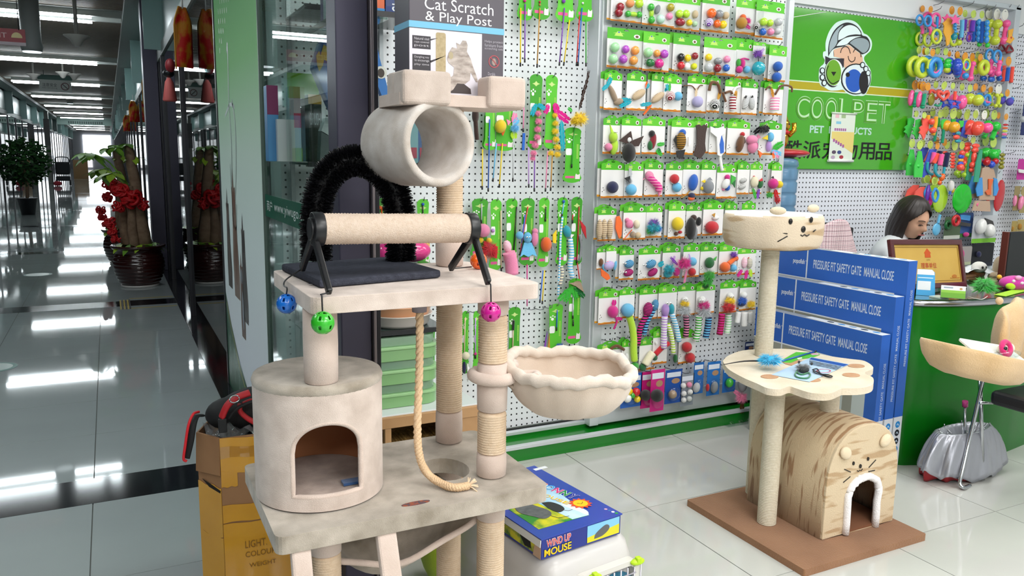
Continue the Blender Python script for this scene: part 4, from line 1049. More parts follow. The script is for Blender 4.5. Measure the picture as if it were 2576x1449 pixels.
obj('cord', MB().tube(spl([at(2434, 746, Z=zc+.004), at(2450, 750, Z=zc+.01), at(2470, 753, Z=zc+.012), at(2484, 745, Z=zc+.02)], 5), .0015, 5), paper('d9dcd6'), gf)
c = at(2552, 712, Z=zc+.03); pk = thing('plush_toy', (c.x, c.y, zc), 'magenta plush toy with a lime belly disc lying on the counter', 'toy')
MAG = cloth('c4309a')
obj('body', MB().ball(c, (.075, .05, .036), 18, 12, T=M.Rotation(-.35, 3, 'Z')), MAG, pk); obj('belly', MB().ball(at(2532, 718, Z=zc+.02)+V((0, -.02, 0)), (.028, .02, .018), 14, 9), cloth('b6d820'), pk)
obj('ear', MB().ball(at(2562, 699, Z=zc+.06), (.02, .012, .012), 10, 7), cloth('e79cc8'), pk); obj('foot', MB().ball(at(2562, 723, Z=zc+.008), (.022, .02, .008), 10, 7), cloth('e8b32c'), pk); obj('foot', MB().ball(at(2514, 697, Z=zc+.05), (.012, .012, .012), 10, 7), cloth('e8b32c'), pk)
for px, py in ((2544, 704), (2565, 709)): obj('spot', MB().ball(at(px, py, Z=zc+.055)+V((0, -.012, -.004)), (.009, .007, .007), 8, 6), cloth('ecd6e4'), pk)
c = at(2545, 735, Z=zc); tag(flat('toy_card', [(2500, 742), (2576, 722), (2600, 728), (2560, 738), (2530, 746)], zc+.001, .002, paper('a6d93c')), 'lime toy card lying flat under the magenta plush on the counter', 'card')
c = at(2470, 688, Z=zc+.02); tag(obj('paper_sheet', MB().grid(lambda u, v: c+V((-.12+.26*u, .0+.12*v, .018*math.sin(6*u)*math.sin(2+3*v)+.01)), 10, 6), paper('e7ecf2'), shell=.001), 'crumpled white paper lying behind the green feather on the counter', 'paper')
# doll, beige plush and parcel behind them on the counter's far side
c = at(2463, 672, Y=2.62); dl_ = thing('round_doll', (c.x, c.y, zc), 'white round-faced doll with a brown cap behind the green feather', 'toy')
obj('head', MB().ball(c, (.042, .036, .030), 14, 10), cloth('ece9e2'), dl_)
obj('body', MB().ball(c+V((.02, .02, -.035)), (.05, .035, .03), 12, 8), cloth('8a5a2e'), dl_)
fr = frame(c+V((0, -.036, 0)), (1, 0, 0), (0, 0, 1))
for dx in (-.014, .012): obj('eye', MB().ball(c+V((dx-.006, -.032, .003)), (.006, .006, .007), 8, 6), BL, dl_)
c = at(2513, 672, Y=2.6); pz = thing('beige_plush', (c.x, c.y, zc), 'beige plush boot-shaped toy beside the dark screen on the counter', 'toy')
obj('body', MB().ball(c, (.032, .03, .06), 14, 10), cloth('b9a489'), pz); obj('foot', MB().ball(c+V((-.04, -.01, -.045)), (.05, .03, .022), 12, 8), cloth('ad977a'), pz)
c = at(2432, 686, Y=2.62); tag(obj('cardboard_sheet', MB().box((c.x-.02, c.y, zc), (c.x+.12, c.y+.06, zc+.012)), mat('b98a63', .8)), 'brown cardboard lying under the white paper on the counter', 'cardboard')
# dark monitor back on the right
c = at(2550, 640, Y=2.42); mo = thing('monitor', (c.x+.06, 2.45, CTOP), 'dark monitor with a brown side edge at the end of the counter', 'monitor')
x0_ = at(2527, 640, Y=2.42).x; z1_ = at(2550, 583, Y=2.42).z; z0_ = zc+.012
obj('screen_back', MB().box((x0_+.012, 2.41, z0_), (x0_+.45, 2.43, z1_)), mat('15171a', .35), mo, bev=.004); obj('side_edge', MB().box((x0_, 2.412, z0_), (x0_+.012, 2.445, z1_)), mat('5a2318', .4), mo, bev=.002)
obj('stand', MB().box((x0_+.15, 2.43, zc), (x0_+.3, 2.53, zc+.016)), mat('15171a', .4), mo)
# ================================================================== shop assistant behind the counter
HAIR = mat('17100e', .42, c2='241813', scale=30, amt=.6, spec=.5); SKIN = mat('d3a58a', .55, c2='c99a80', scale=12, spec=.35); SHIRT = mat('e3e5ea', .8, bump=.4, bscale=30, spec=.2)
HC = at(2296, 552, Y=2.98)
pe = thing('person', (HC.x-.05, HC.y+.08, 0), 'woman with a black bob and white top looking down behind the counter', 'person')
# the head looks towards the picture's right and down: local x = forward
yaw = -1.66; fw = V((math.cos(yaw), math.sin(yaw), -.34)).normalized(); sd = V((-fw.y, fw.x, 0)).normalized(); up_ = fw.cross(sd)*-1
up_ = sd.cross(fw)*-1 if (sd.cross(fw)).z < 0 else sd.cross(fw)
HM = M(((fw.x, sd.x, up_.x), (fw.y, sd.y, up_.y), (fw.z, sd.z, up_.z)))
def H(x, y, z): return HC+HM @ V((x, y, z))
# one continuous body: head, neck, torso, arms grown from a skin skeleton
sk = [HC+HM @ V((-.005, 0, -.02)), HC+HM @ V((-.035, 0, -.10)), HC+V((-.09, .045, -.17)), HC+V((-.13, .07, -.36)), HC+V((-.13, .08, -.55)),
      HC+V((-.185, -.05, -.215)), HC+V((-.165, -.15, -.40)), HC+V((.02, -.22, -.44)), HC+V((-.02, .20, -.215)), HC+V((.03, .19, -.40)), HC+V((.12, .0, -.44))]
ed = [(0, 1), (1, 2), (2, 3), (3, 4), (2, 5), (5, 6), (6, 7), (2, 8), (8, 9), (9, 10)]
rd = [.05, .042, .075, .105, .115, .058, .042, .03, .058, .042, .03]
me = bpy.data.meshes.new('body'); off = BASE[pe.name]; me.from_pydata([tuple(p-off) for p in sk], ed, [])
bo = bpy.data.objects.new('body', me); COL.objects.link(bo); bo.parent = pe; me.materials.append(SHIRT)
md = bo.modifiers.new('skin', 'SKIN'); md.use_smooth_shade = True
for i, s_ in enumerate(me.skin_vertices[0].data): s_.radius = (rd[i], rd[i]*(.75 if i in (3, 4) else 1)); s_.use_root = (i == 4)
q = bo.modifiers.new('smooth', 'SUBSURF'); q.levels = 2; q.render_levels = 2
# head surface shaped from a sphere: skull, jaw, brow, nose, lips, cheeks
def head(u, v):
    ph = -PI/2+PI*u; a = 2*PI*v; x, y, z = math.cos(ph)*math.cos(a), math.cos(ph)*math.sin(a), math.sin(ph)
    X = .088*x; Y = .068*y; Z = .105*z
    if z < 0:
        k = 1-.30*(-z)**1.3; Y *= k; X *= (1-.28*(-z)) if x < 0 else 1-.10*(-z); X += .010*(-z)
    if x > .3:
        g = lambda dy, dz, sy, sz: math.exp(-((y-dy)/sy)**2-((z-dz)/sz)**2)
        X += .021*g(0, -.22, .13, .13)+.012*g(0, -.05, .10, .2)+.008*g(0, -.52, .2, .07)+.006*g(0, -.62, .2, .06)+.008*g(0, -.85, .25, .1)
        X += -.008*g(.42, .02, .2, .1)-.008*g(-.42, .02, .2, .1)+.006*g(.5, -.3, .25, .2)+.006*g(-.5, -.3, .25, .2)+.004*g(0, .25, .5, .1)
    return H(X, Y, Z)
hd_ = obj('head', MB().grid(head, 44, 56, wrap=True), SKIN, pe)
for s_ in (-1, 1):
    e = H(.083, .029*s_, .002)
    obj('eye', MB().ball(e, (.008, .009, .004), 10, 7), mat('2a1b16', .2), hd_)
    obj('eyelid', MB().tube(spl([H(.082, .043*s_, .001), H(.0915, .030*s_, .007), H(.090, .016*s_, .000)], 6), .0016, 6), mat('3a2620', .5), hd_)
    obj('eyebrow', MB().tube(spl([H(.078, .050*s_, .024), H(.091, .034*s_, .030), H(.095, .014*s_, .026)], 6), [.001]+[.0024]*11+[.0012], 6), mat('38251e', .7), hd_)
    obj('ear', MB().ball(H(-.005, .070*s_, -.01), (.012, .006, .022), 10, 7), SKIN, hd_)
b = MB().tube(spl([H(.0885, .022, -.056), H(.098, .008, -.053), H(.0985, 0, -.0545), H(.098, -.008, -.053), H(.0885, -.022, -.056)], 5), .004, 7, flat=.8); obj('lips', b, mat('a8595c', .4), hd_)
# hair: smooth bob with a side parting, curling in at the jaw
def hair(u, v):
    a = 2*PI*v
    if u < .5:
        ph = PI/2*(1-u/.5); z = .012+.116*math.sin(ph); k = math.cos(ph)
    else:
        q = (u-.5)/.5; z = .012-.158*q; k = 1+.10*math.sin(PI*q*.8)-.22*q*q
    return (-.014+(.100 if math.cos(a) > 0 else .108)*k*math.cos(a), .089*k*math.sin(a), z-.012*max(0, -math.cos(a))*(u > .5))
hb = MB(); nu, nv = 64, 168
for i in range(nu+1):
    for j in range(nv):
        X, Y, Z = hair(i/nu, j/nv); wv = 1+.008*math.sin(23*j/nv*2*PI)+.005*math.sin(41*j/nv*2*PI+i*.4)
        hb.v.append(H(X*wv, Y*wv, Z))
for i in range(nu):
    for j in range(nv):
        a = i*nv+j; b_ = i*nv+(j+1) % nv
        am = 2*PI*(j+.5)/nv; am = am-2*PI if am > PI else am
        z = hair((i+.5)/nu, (j+.5)/nv)[2]
        lim = 1.02*min(1, max(0, (.082-z)/.075))**.6+(.12 if am > 0 else 0)*(z < .07)
        if abs(am-.05) < lim and z < .08: continue
        hb.f.append([a, b_, b_+nv, a+nv][::-1]); hb.m.append(0); hb.s.append(True)
obj('hair', hb, HAIR, pe, shell=.010)
# chair with a plaid jacket over its back
cj = at(2085, 580, Y=2.97)
ck = thing('office_chair', (cj.x, cj.y+.1, 0), 'black mesh office chair behind the gate cartons', 'chair')
obj('chair_back', MB().grid(lambda u, v: V((cj.x-.17+.34*v, cj.y+.03*math.sin(PI*v), cj.z-.32+.36*u-.03*(2*v-1)**2*u)), 8, 10), mat('17181b', .7), ck, shell=.03)
obj('chair_seat', MB().box((cj.x-.17, cj.y+.01, .44), (cj.x+.17, cj.y+.17, .5)), mat('17181b', .8), ck, bev=.02); obj('chair_column', MB().tube([(cj.x, cj.y+.06, .08), (cj.x, cj.y+.06, .44)], .025, 12), BLK, ck)
for k in range(5):
    a = 2*PI*k/5; obj('chair_foot', MB().tube([(cj.x, cj.y+.06, .09), (cj.x+.12*math.cos(a), cj.y+.06+.12*math.sin(a), .04)], .016, 8), BLK, ck)
m_, nt, b = nodes('plaid_cloth')
tc = nt.nodes.new('ShaderNodeTexCoord'); b.inputs['Roughness'].default_value = .9
prev = None
for i, (dr_, sc_, c) in enumerate((('X', 11, '9a6f7c'), ('Z', 11, '9a6f7c'), ('X', 23, 'f2e6e8'), ('Z', 23, 'f2e6e8'), ('X', 11, '5a4a54'), ('Z', 13, '5a4a54'))):
    wv = nt.nodes.new('ShaderNodeTexWave'); wv.bands_direction = dr_; wv.inputs['Scale'].default_value = sc_; wv.inputs['Distortion'].default_value = .8; wv.inputs['Phase Offset'].default_value = i*.9
    nt.links.new(tc.outputs['Object'], wv.inputs[0])
    g = nt.nodes.new('ShaderNodeMath'); g.operation = 'GREATER_THAN'; g.inputs[1].default_value = .93 if i < 4 else .985; nt.links.new(wv.outputs['Fac'], g.inputs[0])
    h_ = nt.nodes.new('ShaderNodeMath'); h_.operation = 'MULTIPLY'; h_.inputs[1].default_value = .55; nt.links.new(g.outputs[0], h_.inputs[0])
    mx = nt.nodes.new('ShaderNodeMix'); mx.data_type = 'RGBA'; mx.inputs[7].default_value = lin(c); mx.inputs[6].default_value = lin('e3c6cb')
    if prev: nt.links.new(prev, mx.inputs[6])
    nt.links.new(h_.outputs[0], mx.inputs[0]); prev = mx.outputs[2]
nt.links.new(prev, b.inputs['Base Color'])
j0 = at(2052, 520, Y=3.03); j1 = at(2130, 620, Y=3.03)
def jacket(u, v):
    z = (cj.z+.065)-(.30)*u; sp = .11+.08*u; x = cj.x+.0+(2*v-1)*sp+.05*u
    return V((x, cj.y-.035-.03*math.sin(PI*v)+.012*math.sin(14*v+3*u)*u, z-.05*(2*v-1)**2*(1-u)))
tag(obj('plaid_jacket', MB().grid(jacket, 20, 26), m_, shell=.012), 'pink and grey plaid jacket hung over the black office chair', 'jacket')
# ================================================================== visitor chair, beige dish bed, packaged toy, umbrella
CH = mat('b9bcc0', .18, 1)
lf = at(2422, 1226, Z=.0); k1 = at(2474, 950, Y=lf.y+.03)
vc = thing('visitor_chair', (lf.x+.25, lf.y+.15, 0), 'black padded visitor chair with bent chrome legs before the counter', 'chair')
b = MB().tube(spl([k1+V((.006, 0, .03)), k1, at(2440, 1100, Y=lf.y+.02), at(2421, 1185, Y=lf.y), at(2414, 1214, Y=lf.y-.005), at(2424, 1227, Y=lf.y-.02), at(2440, 1222, Y=lf.y-.0)], 7), .0085, 10); obj('leg', b, CH, vc)
b = MB().tube(spl([k1+V((.5, .0, .03)), k1+V((.5, 0, -.1)), V((k1.x+.46, lf.y, .02)), V((k1.x+.5, lf.y-.02, .01))], 6), .0085, 10); obj('leg', b, CH, vc)
for dx in (0, .5): obj('rear_leg', MB().tube([k1+V((dx, .02, .03)), V((k1.x+dx+.03, lf.y+.0, .01))], .0085, 10), CH, vc)
sL = at(2494, 995, Y=lf.y-.03)
obj('seat', MB().box((sL.x, lf.y-.30, sL.z-.04), (sL.x+.42, lf.y-.02, sL.z+.022)), mat('17171b', .45), vc, bev=.02, seg=3)
obj('seat_rail', MB().tube([at(2462, 1013, Y=lf.y+.02), at(2496, 1014, Y=lf.y+.02)], .007, 8), CH, vc)
BG = mat('e3c39a', .95, c2='cda877', scale=7, bump=.6, bscale=200, spec=.12, sheen=.3)
yb = lf.y-.16
d0 = at(2345, 872, Y=yb)
bdg = thing('dish_bed', (d0.x+.25, yb, d0.z-.13), 'beige plush scalloped pet bed with a tall back resting on the visitor chair', 'pet bed')
dc_ = V((d0.x+.262, yb, d0.z-.055))
def dish(u, v):
    a = 2*PI*v; t = u
    prof = [(0.0, -.075), (.55, -.080), (.8, -.062), (.95, -.02), (1.0, .02), (.985, .034), (.95, .03), (.87, -.010), (.72, -.035), (0, -.045)]
    x = t*(len(prof)-1); i = min(int(x), len(prof)-2); f = x-i; r = prof[i][0]*(1-f)+prof[i+1][0]*f; z = prof[i][1]*(1-f)+prof[i+1][1]*f
    sc_ = 1+.02*math.cos(7*a)
    return dc_+V((.24*r*sc_*math.cos(a), .17*r*sc_*math.sin(a), z-.17*.24*r*math.cos(a)-.10*(r*math.cos(a)+1)*.24*.6))
obj('bed_dish', MB().grid(dish, 28, 64, wrap=True), BG, bdg)
hp = at(2548, 842, Y=yb+.12)
b = MB().ball((hp.x, hp.y, hp.z), (.172, .045, .150), 36, 24)
for i, p in enumerate(b.v):
    dx = (p.x-hp.x)/.172; p.y += .012*math.sin(9*dx)-.05*dx*dx; p.z += .008*math.sin(6*dx+1)
obj('bed_back', b, BG, bdg); c = at(2514, 757, Y=hp.y-.01); obj('bed_ear', MB().ball(c, (.016, .014, .016), 12, 8), BG, bdg)
# packaged toy in the bed
c = at(2530, 900, Y=yb-.04-.06); tp = thing('packaged_toy', (c.x, c.y, c.z-.03), 'pink ringed toy in clear packaging lying in the beige pet bed', 'toy')
fr = frame(at(2462, 893, Y=yb-.04-.07), at(2580, 912, Y=yb-.04-.10)-at(2462, 893, Y=yb-.04-.07), V((0, .8, .35)))
obj('pack_tray', MB().prism(rrect(0, -.008, .26, .11, .02), fr, -.006, 0), mat('d9dcd6', .3), tp)
obj('toy_disc', MB().ball(at(2530, 878, Y=yb-.04-.05), (.046, .02, .024), 18, 10), plush('e9ddcb'), tp)
obj('pink_ring', MB().torus(at(2531, 876, Y=yb-.04-.068), .026, .010, (0, -1, .5), 20, 8, sq=.8), cloth('d2206f'), tp); obj('toy_eye', MB().ball(at(2529, 877, Y=yb-.04-.076), (.010, .006, .008), 10, 7), BLK, tp)
obj('toy_patch', MB().ball(at(2490, 896, Y=yb-.04-.06), (.025, .014, .012), 12, 8), cloth('cf2a56'), tp); obj('toy_patch', MB().ball(at(2572, 915, Y=yb-.04-.08), (.03, .014, .014), 12, 8), stripes('d9603a', 'f0ded0', 40, 'X'), tp)
obj('clear_wrap', MB().ball(at(2530, 893, Y=yb-.04-.07), (.085, .025, .018), 20, 10), ACR, tp)
# open umbrella upside down on the floor
uc = at(2412, 1196, Z=.0)+V((.01, .0, 0))
um = thing('umbrella', (uc.x, uc.y, 0), 'silver umbrella with red inside, half open and upside down on the floor', 'umbrella')
SIL = mat('a9abb4', .35, .55, bump=.5, bscale=14); RED = mat('9c1320', .6)
def drape(lo, hi, dr=0, z1=.20):
    def f(u, v):
        a = 2*PI*v; t = lo+(hi-lo)*u
        fold = math.sin(8*a+.6)+.5*math.sin(13*a+2)
        r = (.58+.42*t**.9)*(1+.08*fold*t+.02*math.sin(29*a+9*t))
        z = z1*(1-t**1.6)+.018+.014*fold*t+.03*math.sin(a+1.2)*t
        return V((uc.x-.01+(.26*r+dr)*math.cos(a)+.02*t, uc.y+(.095*r+dr)*math.sin(a), max(.004, z+.065*max(0, math.cos(a-3.2))*t)))
    return f
obj('canopy_silver', MB().grid(drape(0, 1), 14, 128, wrap=True), SIL, um, shell=.002)
obj('canopy_inner', MB().grid(lambda u, v: drape(0, 1)(0, v)*(1-u)+V((uc.x, uc.y, .10))*u, 6, 128, wrap=True), SIL, um, shell=.002)
def hem(u, v):
    p = drape(0, 1, -.008)(1, .28+.46*v); return V((p.x+.05*u, p.y+.03*u, max(.003, p.z+.008-(p.z+.004)*u+.008*math.sin(34*v)*u)))
obj('canopy_red', MB().grid(hem, 5, 50), RED, um, shell=.003)
s0 = V((uc.x+.02, uc.y, .03)); s1 = at(2428, 1012, Y=uc.y)
obj('shaft', MB().tube([s0, s1], .006, 8), CH, um); obj('handle', MB().tube([s1-(s1-s0).normalized()*.02, s1+(s1-s0).normalized()*.006], .012, 12), plastic('b0307a'), um)
for k in range(8):
    a = 2*PI*(k+.5)/8; e = drape(0, 1)(.02, a/(2*PI)); obj('rib', MB().tube([s0+(s1-s0)*.35, e], .0016, 5), CH, um); obj('rib_tip', MB().tube([e, e+V((0, 0, .012))], .003, 6), CH, um)
# clear blister tray on the floor by the plinth
c = at(1853, 1062, Z=.0); bt = thing('blister_tray', (c.x, c.y, 0), 'empty clear blister packaging lying on the floor by the green plinth', 'packaging')
obj('tray', MB().box((c.x-.10, c.y-.05, .001), (c.x+.10, c.y+.05, .004)), ACR, bt, bev=.001)
for i in range(3):
    for j in range(2): obj('bubble', MB().ball((c.x-.06+.06*i, c.y-.022+.045*j, .006), (.022, .02, .018), 12, 8), ACR, bt)
# ================================================================== toys hanging on the boards
CL = dict(R='c8202c', DR='8e1528', O='f06a24', Y='f2d21c', G='3cae3a', LG='b7e23a', DG='1f6b35', T='27a5b8', B='1f62c4', LB='6cc0ec', N='1d2350', P='7d3fb0', LP='c39ae0', M='d6248a', PK='f08cb4', W='f2f2f0', BK='18181a', GY='8b8f94', BR='6b4426', BE='d9c3a0', S='c0c4c8', DB='3a2620', TA='a58f78', PG='a5dba6', PO='f0a04a', PP='b04cc0', MT='bfe3d2', GO='c08a28', CR='efe6c8', LV='bdb6e4', OL='a99a2a')
def unit_ball(): return MB().ball((0, 0, 0), 1, 14, 9)
def leaf_mesh(seed=0):
    # soft barbed feather along +z, unit length
    r = random.Random(seed); b = MB(); n = 16
    for s in (-1, 1):
        for i in range(n):
            z0 = i/n; z1 = z0+.20; w_ = (.16+.12*math.sin(PI*min(1, z0+.15)))*r.uniform(.8, 1.1)
            k = len(b.v); b.v += [V((0, 0, z0)), V((s*w_*.6, .02*r.uniform(-1, 1), z0+.10)), V((s*w_, .04*r.uniform(-1, 1), min(1.05, z1))), V((s*w_*.3, 0, min(1, z0+.26)))]
            b.f.append([k, k+1, k+2, k+3]); b.m.append(0); b.s.append(True)
    return b
def pxm(Y, x, y): return FPX/depth(at(x, y, Y=Y))
def toy(spec, root, Y, soft=True):
    qn = 0
    # spec: small pieces given by place on the board's plane, size and colour
    for it in [s.split() for s in spec.split(';') if s.strip()]:
        k = it[0]; a = it[1:]
        if k in 'oOsepD' or k in ('S', 'E', 'em'):
            x, y = float(a[0]), float(a[1])
            if k in ('e', 'E', 'em', 'D'): rx, ry, ang = float(a[2]), float(a[3]), float(a[4]); cols = a[5:]
            else: rx = ry = float(a[2]); ang = 0; cols = a[3:]
            s = pxm(Y, x, y); rx /= s; ry /= s; ryy = .012 if k == 'D' else min(rx, ry) if k in ('e', 'E', 'em') else rx
            p = at(x, y, Y=Y-ryy*.9)
            c = CL[cols[0]]
            if k == 's' or len(cols) > 1 and k in ('e', 'o', 'O', 'E'): m = stripes(c, CL[cols[1]], 1.6, 'DIAGONAL' if k == 's' else 'Z')
            elif k in 'OED': m = mat(c, .18, coat=.5)
            else: m = cloth(c)
            if k == 'p': o = pom('pompom', c, root, p, (rx*1.15, rx*.8, ry*1.15), 1+int(x) % 3)
            else: o = inst({'o': 'ball', 'O': 'ball', 's': 'striped_ball', 'e': 'stuffed_piece', 'E': 'shell_piece', 'D': 'disc', 'em': 'stuffed_piece'}[k], 'uball', unit_ball, m, root, p, (rx, ryy, ry), (0, math.radians(ang), 0))
        elif k == 'f':
            x0, y0, x1, y1, w_ = map(float, a[:5]); A = at(x0, y0, Y=Y-.012); B_ = at(x1, y1, Y=Y-.02); d = B_-A
            inst('feather', 'leaf%d' % (int(x0) % 3), lambda: leaf_mesh(int(x0) % 3), mat(CL[a[5]], .8, spec=.2), root, A, (w_/pxm(Y, x0, y0)*2.4, d.length, d.length), (0, math.atan2(d.x, d.z), 0))
        elif k in 'tT':
            cs = [q for q in a[1:] if q in CL]; pts = [float(q) for q in a[1:] if q not in CL]; n_c = len(cs)
            r_ = float(a[0])/pxm(Y, pts[0], pts[1])
            P = [at(pts[i], pts[i+1], Y=Y-r_*1.1-.004) for i in range(0, len(pts), 2)]
            m = cloth(CL[a[1]]) if n_c == 1 else stripes(CL[a[1]], CL[a[2]], 24, 'Z')
            obj('tail' if k == 't' else 'stick', MB().tube(spl(P, 4), r_, 8), m, root)
        elif k == 'q':       # flat pointed ear / wing / fin
            pts = [float(q) for q in a[1:]]; qn += 1; fr = (V((0, Y-.012-.0035*qn, 0)), V((1, 0, 0)), V((0, 0, 1)), V((0, -1, 0)))
            P = [at(pts[i], pts[i+1], Y=Y-.016) for i in range(0, len(pts), 2)]
            obj('flap', MB().prism([(p.x, p.z) for p in P], fr, 0, .006), cloth(CL[a[0]]), root)
        elif k == 'y':       # a pair of googly eyes
            x, y, g = float(a[0]), float(a[1]), float(a[2]); s = pxm(Y, x, y)
            for dx in (-g, g):
                p = at(x+dx, y, Y=Y-.034); inst('eye', 'uball', unit_ball, mat(CL['W'], .3), root, p, g*.8/s); inst('pupil', 'uball', unit_ball, mat(CL['BK'], .2), root, p+V((0, -g*.6/s, -.001)), g*.4/s)
        elif k == 'r':       # ring
            x, y, R, r_ = map(float, a[:4]); s = pxm(Y, x, y); obj('ring', MB().torus(at(x, y, Y=Y-r_/s), R/s, r_/s, (0, 1, 0), 20, 8), plastic(CL[a[4]]), root)
HEAD = paper('55bb26'); CARD = paper('e8e7e6'); CARDG = paper('d9d8d8'); FOOT = paper('d9941e'); REDP = paper('a3382a'); BLIS = glass((.94, .96, .96), 'blister')
HEADS = (HEAD, paper('4fae2c'), paper('63c232'))
fru = (V((0, 0, 0)), V((1, 0, 0)), V((0, 0, 1)), V((0, -1, 0)))
def card_body(): return MB().prism(rect(0, 0, 1, .76), fru, 0, .0012)
def card_head(): return MB().prism([(0, .745), (1, .745), (1, .90), (.93, .925), (.80, .935), (.70, .985), (.58, 1), (.42, 1), (.30, .985), (.20, .935), (.07, .925), (0, .90)], fru, -.0002, .0014, holes=[ell(.5, .955, .09, .018, 8)])
def card_head_flat(): return MB().prism(rect(0, .72, 1, 1), fru, -.0002, .0014, holes=[ell(.5, .95, .07, .018, 8)])
def card_foot(): return MB().prism([(0, .0), (1, .0), (1, .05), (.8, .045), (.7, .07), (.55, .05), (.3, .06), (.15, .045), (0, .055)], fru, .0012, .0017)
def card_red(): return MB().prism(stroke([(0, .03), (.2, .012), (.5, .03), (.7, .015), (1, .03)], .014), fru, .0017, .002)
def card_badge(): return MB().prism(ell(.79, .825, .085, .052, 14), fru, .0014, .0019)
def badge_dog(): return MB().prism(ell(.79, .822, .045, .034, 8), fru, .0019, .0022)
def head_logo(): return MB().prism([(.18, .80), (.42, .80), (.38, .86), (.46, .865), (.36, .88), (.34, .915), (.26, .915), (.24, .88), (.14, .865), (.22, .86)], fru, .0014, .0018)
def logo_dot(): return MB().prism(ell(.30, .893, .032, .018, 8), fru, .0018, .0021)
def paws(): 
    b = MB()
    for x, z in ((.07, .17), (.14, .21), (.10, .27)): b.prism(ell(x, z, .022, .014, 6), fru, .0012, .0015)
    return b
HOOKM = mat('8e9296', .3, .9)
def hook_mesh(): return MB().tube([(0, 0, 0), (0, -.055, .003), (0, -.085, .012), (0, -.092, .026)], .0022, 6)
def hook(x, z, yb, root): inst('peg_hook', 'hook', hook_mesh, HOOKM, root, (x, yb, z))
def card(x0, y0, x1, y1, Y, lab, spec, style='arch', group=None, hk=None, name='toy_card', spare=0):
    A = at(x0, y1, Y=Y); B_ = at(x1, y1, Y=Y); T_ = at((x0+x1)/2, y0, Y=Y)
    wd = max(.03, B_.x-A.x); z0 = at((x0+x1)/2, y1, Y=Y).z; h = T_.z-z0
    th = thing(name, (A.x+wd/2, Y, z0), lab, 'toy card' if name == 'toy_card' else 'cat toy', group)
    loc = V((A.x, Y, z0)); sc_ = (wd, 1, h)
    q = len(lab) % 3
    fl = style == 'flat'
    inst('backing_card', 'cbody', card_body, CARD, th, loc, sc_)
    inst('card_header', 'chflat' if fl else 'chead', card_head_flat if fl else card_head, HEADS[q], th, loc, sc_)
    if y0 > -60 and name == 'toy_card':
        inst('orange_border', 'cfoot', card_foot, FOOT, th, loc, sc_); inst('red_border', 'cred', card_red, REDP, th, loc, sc_)
        inst('round_badge', 'cbadge', card_badge, CARD, th, loc, sc_); inst('badge_print', 'cdog', badge_dog, paper('6b4a35'), th, loc, sc_)
        inst('header_logo', 'clogo', head_logo, paper('b7dd6a'), th, loc, sc_); inst('logo_print', 'cdot', logo_dot, paper('3f6fb0'), th, loc, sc_)
        inst('paw_print', 'cpaw', paws, paper('55504e'), th, loc, sc_)
    if fl:
        inst('blister', 'cblis', lambda: MB().prism(rrect(.06, .06, .94, .70, .06), fru, .001, .02), BLIS, th, loc, sc_)
    toy(spec, th, Y)
    if hk is not None:
        hook(A.x+wd*.5, z0+h*.955, hk[0], hk[1])
        for s_ in range(spare):
            c = thing('toy_card', (A.x+wd/2-.008*(s_+1), Y+.016*(s_+1), z0+.004), 'spare card hanging behind the '+lab.split(',')[0], 'toy card', 'spare toy cards')
            lo = V((A.x-.010*(s_+1), Y+.016*(s_+1), z0+.006*(s_+1)))
            inst('backing_card', 'cbody', card_body, CARDG, c, lo, sc_); inst('card_header', 'chflat' if fl else 'chead', card_head_flat if fl else card_head, HEADS[(q+1) % 3], c, lo, sc_); inst('orange_border', 'cfoot', card_foot, FOOT, c, lo, sc_)
    return th
